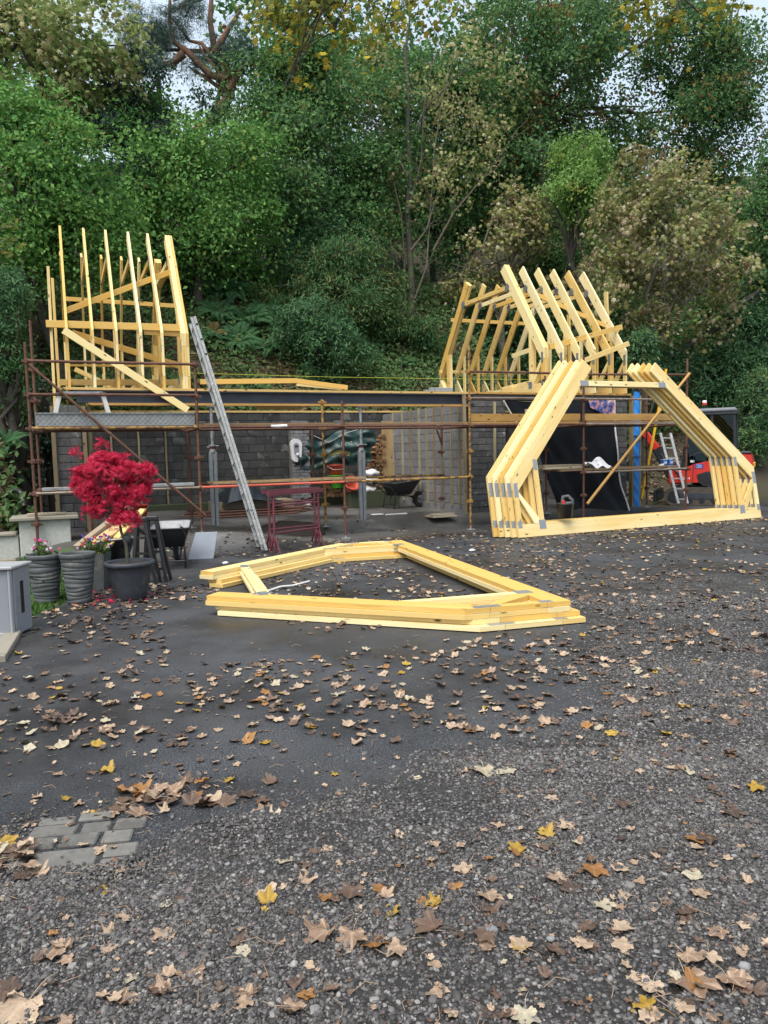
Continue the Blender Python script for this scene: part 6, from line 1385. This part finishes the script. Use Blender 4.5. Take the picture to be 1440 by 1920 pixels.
# each maple leaf is five narrow fingers
ang = np.radians([-75, -38, 0, 38, 75]); nl = len(C); Nn = norm(Nn); Tt = norm(Tt - Nn * (Tt * Nn).sum(-1, keepdims=True)); S = np.cross(Tt, Nn)
CC, NN, TT = [], [], []
for a in ang:
    t = Tt * math.cos(a) + S * math.sin(a) - Nn * .15; CC.append(C + t * .022); NN.append(Nn); TT.append(t)
leaves('crown', np.concatenate(CC), np.concatenate(NN), np.concatenate(TT), .048, LM['red'], T, 'finger', rnd=np.tile(rng.random(nl), 5))
# flowers in the pot and in the trough
def flowers(T, c, rx, ry, h, cols, seed, n):
    rd = random.Random(seed); mb = MB(); C = []; fl = {}
    for k in range(n):
        a = rd.random() * 6.28; q = rd.random() ** .5; e = c + Vector((rx * q * math.cos(a), ry * q * math.sin(a), h * rd.uniform(.35, 1))); s = c + Vector((rx * .4 * q * math.cos(a), ry * .5 * q * math.sin(a), 0)); limb(mb, s, e, .004, .002, .08, 4, rd.randrange(9999))
        for j in range(4): C.append(s.lerp(e, rd.uniform(.2, .9)) + Vector((rd.gauss(0, .02), rd.gauss(0, .02), rd.gauss(0, .015))))
        fl.setdefault(rd.choice(cols), []).append(e)
    mb.build('stems', M['twig'], T); C = np.array(C); leaves('foliage', C, rng.normal(size=C.shape) + np.array([0, -.4, 1]), rdir(len(C)), .055, LM['grass'], T, 'leaf')
    for k, es in fl.items():
        for e in es[:9]:
            mb = MB()
            for j in range(5): a = j * 1.2566; mb.blob(e + Vector((.009 * math.cos(a), -.006, .009 * math.sin(a))), (.009, .005, .009), 6, 4)
            mb.build('flower', M[k], T)
for nm, c in (('petal_pink', (.62, .06, .25)), ('petal_violet', (.09, .03, .40)), ('petal_lilac', (.42, .30, .52)), ('petal_pale', (.62, .52, .58)), ('petal_red', (.6, .04, .05))): M[nm] = basic(nm, c, None, 5, .6)
T = thing('flowering_plant', 'straggly plant with pink flowers growing in the left tall pot', 'plant', tuple(pp1 + Vector((0, 0, .5))), 'w')
flowers(T, pp1 + Vector((-.02, 0, .51)), .20, .14, .22, ['petal_pink', 'petal_pale'], 4, 22)
T = thing('flowering_plant', 'violet and lilac pansies growing in the trough behind the tall pots', 'plant', tuple(PBT + Vector((0, 0, .42))), 'w')
flowers(T, PBT + Vector((0, 0, .42)), .26, .15, .26, ['petal_violet', 'petal_lilac', 'petal_pale', 'petal_violet', 'petal_red'], 6, 46)
# lawn
n = 9000; x = rng.uniform(-6.5, -3.62, n); y = rng.uniform(7.5, 11.7, n); P = np.stack([x, y, hz(x, y) + .02], -1)
o = leaves('lawn_grass', P, norm(rng.normal(size=(n, 3)) + np.array([0, -1, .2])), norm(rng.normal(size=(n, 3)) * .5 + np.array([0, 0, 1])), .07 * (.6 + .8 * rng.random(n)), LM['grass'], None, 'long'); o['kind'] = 'stuff'; tag(o, 'strip of bright green lawn beside the grey storage box', 'lawn grass')

# ------------------------------------------------------------------ paving
T = thing('block_paving', 'patch of worn grey paving blocks at the edge of the gravel', 'paving', (-1.4, 3.0, 0), 'w')
rd = random.Random(5); o_ = Vector((-1.36, 2.68, 0)); e1 = Vector((math.cos(R(9)), math.sin(R(9)), 0)); e2 = Vector((-e1.y, e1.x, 0))
lay = [(-.09, .30, .10, .10), (.02, .30, .16, .10), (.19, .30, .13, .10), (-.13, .41, .20, .10), (.08, .41, .13, .10), (.22, .41, .14, .10), (-.19, .19, .12, .10), (-.06, .02, .27, .27), (.22, .19, .14, .10), (.22, .08, .10, .10)  , (.05, .52, .15, .07), (-.12, .52, .16, .07)]
for x, y, w_, h_ in lay:
    c = o_ + e1 * x + e2 * y; mb = MB(); mb.cbox((0, 0, -.04), (w_ - .008, h_ - .008, 0), .007)
    me = mb.mesh('paving_block'); me.materials.append(M['paver']); o = bpy.data.objects.new('paving_block', me); COL.objects.link(o); o.parent = T; o.location = c - OFF[T.name] + Vector((0, 0, rd.uniform(.002, .012))); o.rotation_euler = (rd.uniform(-.01, .01), rd.uniform(-.01, .01), R(9) + rd.uniform(-.015, .015))

# ------------------------------------------------------------------ gravel: pebbles as instances
def pebbles():
    pts = []
    def rect(n, x0, x1, y0, y1): return np.stack([rng.uniform(x0, x1, n), rng.uniform(y0, y1, n)], -1)
    A = np.concatenate([rect(110000, -1.7, 2.0, 1.7, 3.9), rect(36000, .2, 3.2, 3.5, 5.4), rect(22000, 1.0, 4.6, 5.2, 8.0)])
    k = gravel_mask(A[:, 0], A[:, 1]); pn = .5 + .5 * vnoise(A[:, 0], A[:, 1], 1.6, 4) + .25 * vnoise(A[:, 0], A[:, 1], 4.3, 2)
    pv = ((A[:, 0] + 1.30) / .27) ** 4 + ((A[:, 1] - 3.03) / .19) ** 4 < 1 + .5 * rng.normal(size=len(A)) * .3
    keep = (rng.random(len(A)) < np.clip((k - .12) * 1.25, .02, 1) * np.clip(pn * 1.6, .38, 1)) & ~pv; A = A[keep]
    z = np.array(hz(A[:, 0], A[:, 1])) + .001; gk = gravel_mask(A[:, 0], A[:, 1])
    z = z + (0.012 * vnoise(A[:, 0], A[:, 1], 1.1, 3) + .006 * vnoise(A[:, 0], A[:, 1], 5.0, 1)) * (.25 + gk) * .6
    z += .05 * np.exp(-(((A[:, 0] + .72) / .28) ** 2 + ((A[:, 1] - 3.05) / .16) ** 2)) + .035 * np.exp(-(((A[:, 0] - .15) / .3) ** 2 + ((A[:, 1] - 3.3) / .2) ** 2))
    n = len(A); me = bpy.data.meshes.new('gravel'); me.vertices.add(n); me.vertices.foreach_set('co', np.stack([A[:, 0], A[:, 1], z], -1).astype(np.float32).ravel()); me.update()
    s = .0042 * np.exp(.36 * rng.normal(size=n)) * (1 + .25 * (A[:, 1] > 3.6)); 
    a = me.attributes.new('sc', 'FLOAT_VECTOR', 'POINT'); a.data.foreach_set('vector', (s[:, None] * (np.array([1.25, .95, .7]) + .2 * rng.normal(size=(n, 3)))).astype(np.float32).ravel())
    a = me.attributes.new('ro', 'FLOAT_VECTOR', 'POINT'); a.data.foreach_set('vector', np.stack([rng.normal(size=n) * .3, rng.normal(size=n) * .3, rng.random(n) * 6.28], -1).astype(np.float32).ravel())
    fattr(me, 'pk', rng.integers(0, 6, n).astype(float))
    o = bpy.data.objects.new('gravel', me); COL.objects.link(o)
    ng = bpy.data.node_groups.new('gravel', 'GeometryNodeTree'); ng.interface.new_socket('Geometry', in_out='INPUT', socket_type='NodeSocketGeometry'); ng.interface.new_socket('Geometry', in_out='OUTPUT', socket_type='NodeSocketGeometry')
    nd, L = ng.nodes, ng.links; gi = nd.new('NodeGroupInput'); go = nd.new('NodeGroupOutput'); gti = nd.new('GeometryNodeGeometryToInstance')
    for q in range(6):
        ico = nd.new('GeometryNodeMeshIcoSphere'); ico.inputs['Subdivisions'].default_value = 2; ico.inputs['Radius'].default_value = 1
        sp = nd.new('GeometryNodeSetPosition'); nz = nd.new('ShaderNodeTexNoise'); nz.noise_dimensions = '4D'; nz.inputs['W'].default_value = q * 7.3; nz.inputs['Scale'].default_value = .9; nz.inputs['Detail'].default_value = 1
        sb = nd.new('ShaderNodeVectorMath'); sb.operation = 'SUBTRACT'; sb.inputs[1].default_value = (.5, .5, .5); sc = nd.new('ShaderNodeVectorMath'); sc.operation = 'SCALE'; sc.inputs['Scale'].default_value = 1.3
        L.new(nz.outputs['Color'], sb.inputs[0]); L.new(sb.outputs[0], sc.inputs[0]); L.new(ico.outputs[0], sp.inputs['Geometry']); L.new(sc.outputs[0], sp.inputs['Offset'])
        sm = nd.new('GeometryNodeSetShadeSmooth'); L.new(sp.outputs[0], sm.inputs[0]); mt = nd.new('GeometryNodeSetMaterial'); mt.inputs['Material'].default_value = M['pebble']; L.new(sm.outputs[0], mt.inputs[0]); L.new(mt.outputs[0], gti.inputs[0])
    iop = nd.new('GeometryNodeInstanceOnPoints'); iop.inputs['Pick Instance'].default_value = True
    def na(nm, ty):
        x = nd.new('GeometryNodeInputNamedAttribute'); x.data_type = ty; x.inputs['Name'].default_value = nm; return x.outputs[0]
    L.new(gi.outputs[0], iop.inputs['Points']); L.new(gti.outputs[0], iop.inputs['Instance']); L.new(na('pk', 'FLOAT'), iop.inputs['Instance Index']); L.new(na('ro', 'FLOAT_VECTOR'), iop.inputs['Rotation']); L.new(na('sc', 'FLOAT_VECTOR'), iop.inputs['Scale']); L.new(iop.outputs[0], go.inputs[0])
    md = o.modifiers.new('gravel', 'NODES'); md.node_group = ng; o['kind'] = 'stuff'; tag(o, 'small grey rounded gravel covering the near ground', 'gravel'); print('pebbles', n)
def pebmat():
    m, nt, out = newmat('pebble'); oi = N(nt, 'ShaderNodeObjectInfo'); tc = N(nt, 'ShaderNodeTexCoord')
    c = ramp(nt, oi.outputs['Random'], [(0, (.030, .028, .028)), (.30, (.060, .057, .056)), (.58, (.105, .101, .098)), (.78, (.15, .144, .136)), (.90, (.24, .232, .222)), (.925, (.30, .29, .275)), (.925, (.17, .10, .075)), (.96, (.10, .105, .125)), (1, (.08, .075, .07))])
    n = noise(nt, tc.outputs['Object'], 2.0, 3); c = mixc(nt, ramp(nt, n, [(.4, (0, 0, 0)), (.75, (.55,) * 3)]), c, (.05, .045, .04))
    finish(nt, out, c, .62, 0, None, spec=.35); return m
M['pebble'] = pebmat(); pebbles()
# larger stones
for k, (px, py, s) in enumerate(((922, 1747, .026), (1033, 1763, .020), (1395, 1815, .026), (893, 1650, .013), (1230, 1787, .016), (1377, 1607, .015), (1066, 1660, .012), (535, 1700, .012))):
    p = G(px, py); MB().blob(p + Vector((0, 0, .25 * s)), (s * .8, s * .6, s * .4), 9, 6, .5, k).single('stone', M['stone'], ['largest pale stone lying on the gravel near the bottom centre', 'grey stone right of the largest pale one on the gravel', 'bluish stone at the lower right of the gravel', 'small stone among leaves in the middle of the gravel', 'small stone between dead leaves at the right of the gravel', 'small pale stone at the right edge of the gravel', 'tiny pale stone above the middle of the gravel', 'tiny white stone at the lower left of the gravel'][k], 'stone', tuple(p), 'w')

# ------------------------------------------------------------------ fallen leaves
def fallmat(name, cols, spots=.0):
    m, nt, out = newmat(name); oi = N(nt, 'ShaderNodeObjectInfo'); a = N(nt, 'ShaderNodeAttribute', attribute_name='vein'); tc = N(nt, 'ShaderNodeTexCoord'); r = N(nt, 'ShaderNodeAttribute', attribute_name='rnd')
    rv = mth(nt, 'FRACT', mth(nt, 'ADD', mth(nt, 'MULTIPLY', oi.outputs['Random'], 1.0), r.outputs['Fac']))
    k = len(cols); c = ramp(nt, rv, [(i / max(1, k - 1), q) for i, q in enumerate(cols)])
    n = noise(nt, tc.outputs['Object'], 34, 4, .65); c = mixc(nt, ramp(nt, n, [(.35, (0, 0, 0)), (.8, (.6,) * 3)]), c, tuple(x * .5 for x in cols[0]))
    if spots:
        n2 = noise(nt, tc.outputs['Object'], 16, 3, .6); c = mixc(nt, ramp(nt, n2, [(.62, (0, 0, 0)), (.67, (spots,) * 3)]), c, (.03, .022, .02))
    c = mixc(nt, mth(nt, 'MULTIPLY', a.outputs['Fac'], .42), c, tuple(min(1, x * 1.4 + .04) for x in cols[-1]))
    p = finish(nt, out, c, .55, 0, a.outputs['Fac'], .5, .004, .35)
    return m
FM = {'tan': fallmat('tan_dead_leaf', [(.21, .135, .088), (.31, .215, .145), (.43, .325, .225)], .8), 'brown': fallmat('brown_dead_leaf', [(.060, .040, .030), (.105, .066, .045), (.15, .095, .062)], .6), 'cream': fallmat('cream_dead_leaf', [(.33, .28, .19), (.40, .36, .26)], .6),
      'yellow': fallmat('yellow_fallen_leaf', [(.30, .18, .02), (.36, .245, .04)], .8), 'rust': fallmat('rusty_fallen_leaf', [(.22, .10, .03), (.29, .145, .045)], .9)}
def maple_outline(n, rd, torn=False):
    """sycamore leaf: five lobes with toothed edges, stalk end at -y; returns angle, radius, vein"""
    lob = [(90, 1.0), (90 + 52, .88), (90 - 52, .88), (90 + 112, .62), (90 - 112, .62)]; out = []
    lob = [(a + rd.uniform(-5, 5), r * rd.uniform(.9, 1.08)) for a, r in lob]
    if torn: lob = [(a, r * rd.choice((.45, .6, .85, 1.05))) for a, r in lob]
    bites = [(rd.uniform(0, 360), rd.uniform(8, 22), rd.uniform(.4, .75)) for _ in range(3 if torn else 0)]
    for k in range(n):
        a = -90 + 360 * k / n; best = 0; v = 0
        for la, lr in lob:
            d = abs((a - la + 180) % 360 - 180); q = lr * max(0, 1 - (d / 36) ** 1.15 * .52) if d < 60 else 0; best = max(best, q)
            if d < 180 / n: v = 1
        base = .50 if abs((a + 90 + 180) % 360 - 180) > 25 else .30
        for ba, bw, bs in bites:
            if abs((a - ba + 180) % 360 - 180) < bw: best *= bs; base *= bs
        out.append((R(a), max(base, best) * (1 + (.05 if k % 2 else -.04)), v))
    return out
def leaf_obj_mesh(seed, n=44, rings=(.35, .7, 1.0), curl=.3, stalk=True, torn=False):
    rd = random.Random(seed); o = maple_outline(n, rd, torn); stalk = stalk and not (torn and seed % 2); ca = rd.uniform(0, math.pi); cu = curl * rd.uniform(.4, 1.3); c2 = rd.uniform(-.25, .35) * curl * 2; ph = rd.random() * 6
    def Z(x, y):
        q = x * math.cos(ca) + y * math.sin(ca); w = -x * math.sin(ca) + y * math.cos(ca)
        return cu * q * q * 1.1 + c2 * w * w * .8 + .07 * curl * 3 * math.sin(7 * x + ph) * math.sin(6 * y + ph)
    V = [(0, -.15, 0)]; vein = [1.0]
    for f in rings:
        for a, r, v in o: x, y = r * f * math.cos(a), r * f * math.sin(a) - .15 * (1 - f); V.append((x, y, Z(x, y) + (-.015 if v else .02 * f))); vein.append(float(v))
    Fs = [(0, 1 + k, 1 + (k + 1) % n) for k in range(n)]
    for q in range(len(rings) - 1): Fs += [(1 + q * n + k, 1 + (q + 1) * n + k, 1 + (q + 1) * n + (k + 1) % n, 1 + q * n + (k + 1) % n) for k in range(n)]
    if stalk:
        L = rd.uniform(.7, 1.3); bend = rd.uniform(-.5, .5); m0 = len(V); K = 5
        for i in range(K):
            t = i / (K - 1); x = bend * t * t * L * .7; y = -.35 - L * t; z = Z(0, -.35) * (1 - t) + .10 * math.sin(t * 3.1)
            for j in range(3): V.append((x + .018 * math.cos(j * 2.1), y, z + .018 * math.sin(j * 2.1))); vein.append(1.0)
        Fs += [(m0 + i * 3 + j, m0 + i * 3 + (j + 1) % 3, m0 + (i + 1) * 3 + (j + 1) % 3, m0 + (i + 1) * 3 + j) for i in range(K - 1) for j in range(3)]
    zm = min(v[2] for v in V); V = [(x, y, z - zm) for x, y, z in V]
    return V, Fs, vein
LMESH = {}
def lmesh(color, var):
    k = (color, var)
    if k not in LMESH:
        V, Fs, ve = leaf_obj_mesh(100 + var, curl=(.12, .22, .35, .5, .7, .3, .18, .55)[var % 8], torn=var >= 8)
        me = bpy.data.meshes.new('fallen_leaf'); me.from_pydata(V, [], Fs); me.polygons.foreach_set('use_smooth', [True] * len(Fs)); fattr(me, 'vein', ve); me.materials.append(FM[color]); me.update(); LMESH[k] = me
    return LMESH[k]
CW = {'tan': 'pale tan', 'brown': 'dark brown', 'cream': 'cream-white', 'yellow': 'bright yellow', 'rust': 'rusty orange-brown'}
TW = ['', 'torn ']
VW = ['flat', 'slightly cupped', 'cupped', 'curled', 'tightly curled', 'wavy', 'flat ragged', 'rolled']
def surf(x, y): return 'on the wet tarmac' if gravel_mask(x, y) < .5 else ('on the near gravel' if y < 4 else 'on the gravel to the right')
def fleaf(p, size, color, var, yaw, label=None, tilt=.12, zo=.004):
    o = bpy.data.objects.new('fallen_leaf', lmesh(color, var)); COL.objects.link(o); o.location = Vector(p) + Vector((0, 0, zo)); o.scale = (size,) * 3
    o.rotation_euler = (random.uniform(-tilt, tilt), random.uniform(-tilt, tilt), yaw)
    lb = label or f'{TW[var >= 8]}{VW[var % 8]} {CW[color]} sycamore leaf lying {surf(p[0], p[1])}'
    tag(o, lb, 'leaf', None if label else lb.replace('sycamore leaf', 'sycamore leaves')); return o
special = [(908, 1447, .088, 'cream', 1, 3.2, 'left one of two cream leaves side by side on the mud'), (953, 1446, .070, 'cream', 0, 2.4, 'right one of two cream leaves side by side on the mud'),
           (1292, 1843, .100, 'tan', 5, 3.1, 'largest tan leaf at the bottom right of the gravel'), (1370, 1838, .070, 'tan', 1, 3.4, 'tan leaf just right of the largest one at the bottom right'), (1222, 1850, .06, 'tan', 2, 2.6, 'tan leaf just left of the largest one at the bottom right'),
           (1292, 1795, .065, 'tan', 2, 3.6, 'tan leaf overlapping above the largest one at the bottom right'), (1213, 1890, .055, 'yellow', 3, 1.0, 'brown-edged yellow leaf at the bottom right corner'), (1112, 1632, .07, 'rust', 1, 3.0, 'mottled orange-yellow leaf in the middle right of the gravel'),
           (1160, 1629, .055, 'tan', 2, 3.6, 'tan leaf beside the mottled orange-yellow one'), (985, 1905, .06, 'cream', 2, 3.0, 'pale leaf cut by the bottom edge right of centre'), (460, 1733, .066, 'tan', 0, 2.0, 'five-pointed tan leaf alone on the lower left gravel'),
           (364, 1825, .066, 'tan', 5, 2.8, 'tan brown leaf below centre left on the gravel'), (314, 1757, .062, 'tan', 1, 2.2, 'pale tan leaf pointing left on the lower left gravel'), (248, 1722, .06, 'tan', 2, 2.0, 'long-stalked tan leaf at the lower left of the gravel'),
           (40, 1893, .11, 'tan', 5, 2.9, 'very large tan leaf in the bottom left corner'), (16, 1862, .07, 'brown', 0, 1.0, 'dark spotted leaf above the very large corner one'), (207, 1672, .05, 'yellow', 2, 2.0, 'half yellow leaf on the gravel below the paving'),
           (105, 1790, .075, 'tan', 3, 2.4, 'leaf lying in a pair above the bottom left corner'), (810, 1742, .075, 'brown', 1, 1.0, 'brown leaf of the cluster at the bottom centre'), (725, 1712, .06, 'yellow', 2, 4.0, 'orange-yellow leaf in the cluster at the bottom centre'), (660, 1672, .075, 'brown', 2, 3.0, 'big brown leaf at the top of the central cluster'),
           (610, 1755, .08, 'tan', 4, 2.2, 'long curled leaf at the left of the central cluster'), (660, 1760, .08, 'tan', 3, 3.0, 'large tan leaf in the middle of the central cluster'), (700, 1770, .07, 'rust', 2, 3.3, 'rusty leaf at the right of the central cluster'), (590, 1730, .05, 'tan', 2, .6, 'small tan leaf above the left of the central cluster'),
           (1050, 1650, .06, 'tan', 2, 2.0, 'pale leaf lying over a brown one right of centre'), (1075, 1670, .06, 'brown', 2, 1.0, 'brown leaf underneath a pale one right of centre'), (790, 1540, .055, 'brown', 2, 3.0, 'brown leaf above the centre of the gravel'), (1305, 1575, .07, 'rust', 1, 3.1, 'flat rust leaf at the right of the gravel'),
           (1330, 1575, .065, 'brown', 1, 1.8, 'brown leaf beside the flat rust one at the right'), (1420, 1478, .06, 'yellow', 3, 2.2, 'yellow brown leaf at the right edge'), (1370, 1525, .07, 'brown', 1, 3.1, 'large brown leaf at the right edge of the gravel'), (915, 1682, .065, 'tan', 1, 3.2, 'veined tan leaf right of the central cluster'),
           (500, 1395, .05, 'yellow', 3, 1.2, 'yellow curled leaf alone on the tarmac'), (340, 1320, .042, 'yellow', 2, 1.7, 'yellow leaf lying among tan ones on the tarmac')]
for px, py, s, c, v, yaw, lb in special: fleaf(G(px, py), s, c, v, yaw, lb)
def pick(): return random.choices(['tan', 'brown', 'cream', 'yellow', 'rust'], [50, 37, 5, 3, 5])[0]
ctr = 0; placed = []
# piles by the paving, then the rest over the near yard
for k in range(20):
    p = G(random.gauss(25, 28), random.gauss(1610, 20)); fleaf(p, random.uniform(.05, .075), pick(), random.randrange(8), random.random() * 6.28, None, .35, .006 + .006 * (k % 5)); ctr += 1
for k in range(30):
    p = G(random.gauss(310, 75), random.gauss(1500, 14)); fleaf(p, random.uniform(.05, .075), random.choice(['tan', 'brown', 'brown', 'tan', 'rust']), random.randrange(8), random.random() * 6.28, None, .25, .005 + .004 * (k % 4)); ctr += 1
def clear(x, y):                              # keep leaves off the lying stack's timbers
    q = Vector((x, y, 0)) - A0; a, b = q.dot(ex.normalized()), q.dot(nx_)
    return not (-.3 < a < 5.6 and -.4 < b < 3.6 and not (.30 < a < 5.0 and .30 < b < 2.5))
NL = 300 - len(special) - ctr
while NL > 0:
    px, py = random.uniform(-20, 1460), 1920 - 700 * random.random() ** .85
    p = G(px, py)
    if py < 1260 and random.random() < .35: continue
    if not clear(p.x, p.y): continue
    if random.random() > .35 + .65 * (math.sin(p.x * 2.3 + 1) * math.sin(p.y * 2.9) > -.2): continue
    fleaf(p, random.uniform(.030, .058), pick(), random.randrange(16), random.random() * 6.28); NL -= 1
# everything farther out in one drift
tm = [leaf_obj_mesh(300 + v, 18, (.55, 1.0), (.25, .4, .6, .8, .5, .3)[v], v % 2 == 0) for v in range(6)]
Vs, Fs, Rn, Vn, Mi = [], [], [], [], []; nv = 0; keys = list(FM)
cnt = 0; rd = random.Random(12)
def drop(x, y, s, c):
    global nv, cnt
    V, Fc, ve = rd.choice(tm); a = rd.random() * 6.28; ca, sa = math.cos(a), math.sin(a); tx, ty = rd.gauss(0, .18), rd.gauss(0, .18); z0 = float(hz(x, y)) + .004
    for vx, vy, vz in V: X_, Y_ = vx * ca - vy * sa, vx * sa + vy * ca; Vs.append((x + s * X_, y + s * Y_, z0 + max(0, s * (vz + tx * X_ + ty * Y_)) + .002))
    for f in Fc: Fs.append([i + nv for i in f]); Rn.append(cnt * .37 % 1); Mi.append(keys.index(c))
    Vn.extend(ve); nv += len(V); cnt += 1
for k in range(10500):
    y = 4.0 + 12.5 * rd.random() ** .8; x = rd.uniform(-.62, .78) * y
    if not clear(x, y): continue
    u, d, _ = Lp((x, y, 0))
    if d > -.3 and -8.3 < u < 6: 
        if rd.random() > .12 or d > 4: continue
    if x < -3.6 and y > 7.5 and rd.random() > .2: continue
    dn = .45 + .55 * math.sin(x * 1.9 + 1.3 * math.sin(y * 1.1)) * math.sin(y * 2.3 + x)
    edge = math.exp(-((x - (.85 + .2 * (y - 3.6))) / .5) ** 2) * .6
    if rd.random() > dn * .75 + edge + .12 + .2 * (y > 7) + .15 * (x < .5): continue
    far = min(1, max(0, (y - 4) / 6))
    drop(x, y, rd.uniform(.030, .062) * (1 - .15 * far), rd.choices(keys, [40, 46, 6, 3, 4])[0])
for k in range(230):                          # more, smaller leaves between the large ones
    y = 1.9 + 2.6 * rd.random(); x = rd.uniform(-.6, .6) * y; drop(x, y, rd.uniform(.016, .036), rd.choices(keys, [40, 50, 4, 2, 4])[0])
for k in range(1300):                         # crumbs of leaf on the near ground
    y = 1.8 + 4.5 * rd.random(); x = rd.uniform(-.6, .6) * y; drop(x, y, rd.uniform(.006, .018), rd.choices(keys, [34, 58, 2, 2, 4])[0])
for k in range(260):                          # a drift along the wall foot and the leaning stack
    q = STK0.lerp(STK0 + ux * 6.4, rd.random()) - vx * abs(rd.gauss(.05, .25)); drop(q.x, q.y, rd.uniform(.03, .055), rd.choices(keys, [40, 45, 6, 4, 5])[0])
for k in range(120):
    q = p3 + Vector((rd.gauss(.1, .5), rd.gauss(.2, .45), 0)); drop(q.x, q.y, rd.uniform(.035, .06), rd.choice(['tan', 'brown', 'brown']))
me = bpy.data.meshes.new('fallen_leaves'); me.from_pydata(Vs, [], Fs)
for kk_ in keys: me.materials.append(FM[kk_])
me.polygons.foreach_set('material_index', Mi); me.polygons.foreach_set('use_smooth', [True] * len(Fs)); fattr(me, 'vein', Vn); fattr(me, 'rnd', Rn, 'FACE'); me.update()
o = bpy.data.objects.new('fallen_leaves', me); COL.objects.link(o); o['kind'] = 'stuff'; mb = MB(); rd = random.Random(21)
for k in range(260):
    y = 1.9 + 9 * rd.random() ** 1.5; x = rd.uniform(-.58, .58) * y; a = rd.random() * 6.28; L = rd.uniform(.03, .10); z = float(hz(x, y)) + .012; mb.tube([(x, y, z), (x + L * .5 * math.cos(a), y + L * .5 * math.sin(a), z + .008), (x + L * math.cos(a + .4), y + L * math.sin(a + .4), z)], .0013, 4, False)
o2 = mb.build('leaf_stalks', FM['tan']); o2['kind'] = 'stuff'; tag(o2, 'loose leaf stalks and twigs strewn on the yard', 'stalks')
tag(o, 'countless dead sycamore leaves scattered over the far yard', 'fallen leaves'); print('drift leaves', cnt)
# red maple leaves dropped by the pot
C = np.array([tuple(onz(p3.x + random.gauss(-.25, .35), p3.y + random.gauss(.05, .25)) + Vector((0, 0, .012))) for _ in range(70)])
o = leaves('dropped_red_leaves', C, rng.normal(size=C.shape) * .3 + np.array([0, 0, 1]), rdir(len(C)), .05, LM['red'], None, 'star'); o['kind'] = 'stuff'; tag(o, 'fallen red maple leaves on the tarmac by the pots', 'red leaves')
# white strip of plastic and pale scraps inside the lying stack
p = G(500, 1112); q = G(580, 1093); mb = MB(); mb.tube([p + Vector((0, 0, .02)), p.lerp(q, .3) + Vector((0, .05, .03)), p.lerp(q, .6) + Vector((0, -.03, .02)), q + Vector((0, 0, .02))], .014, 6); mb.single('plastic_strip', M['white'], 'twisted white plastic strip lying inside the flat truss stack', 'strip', tuple(p), 'w')
for px, py, lb in ((885, 1034, 'small white scrap on the dark yard right of the flat stack'), (423, 1058, 'small white scrap beside the slate slab')):
    p = G(px, py); MB().blob(p + Vector((0, 0, .02)), (.05, .04, .025), 8, 5, .4, px).single('paper_scrap', M['white'], lb, 'scrap', tuple(p), 'w')
print('objects', len(bpy.data.objects))
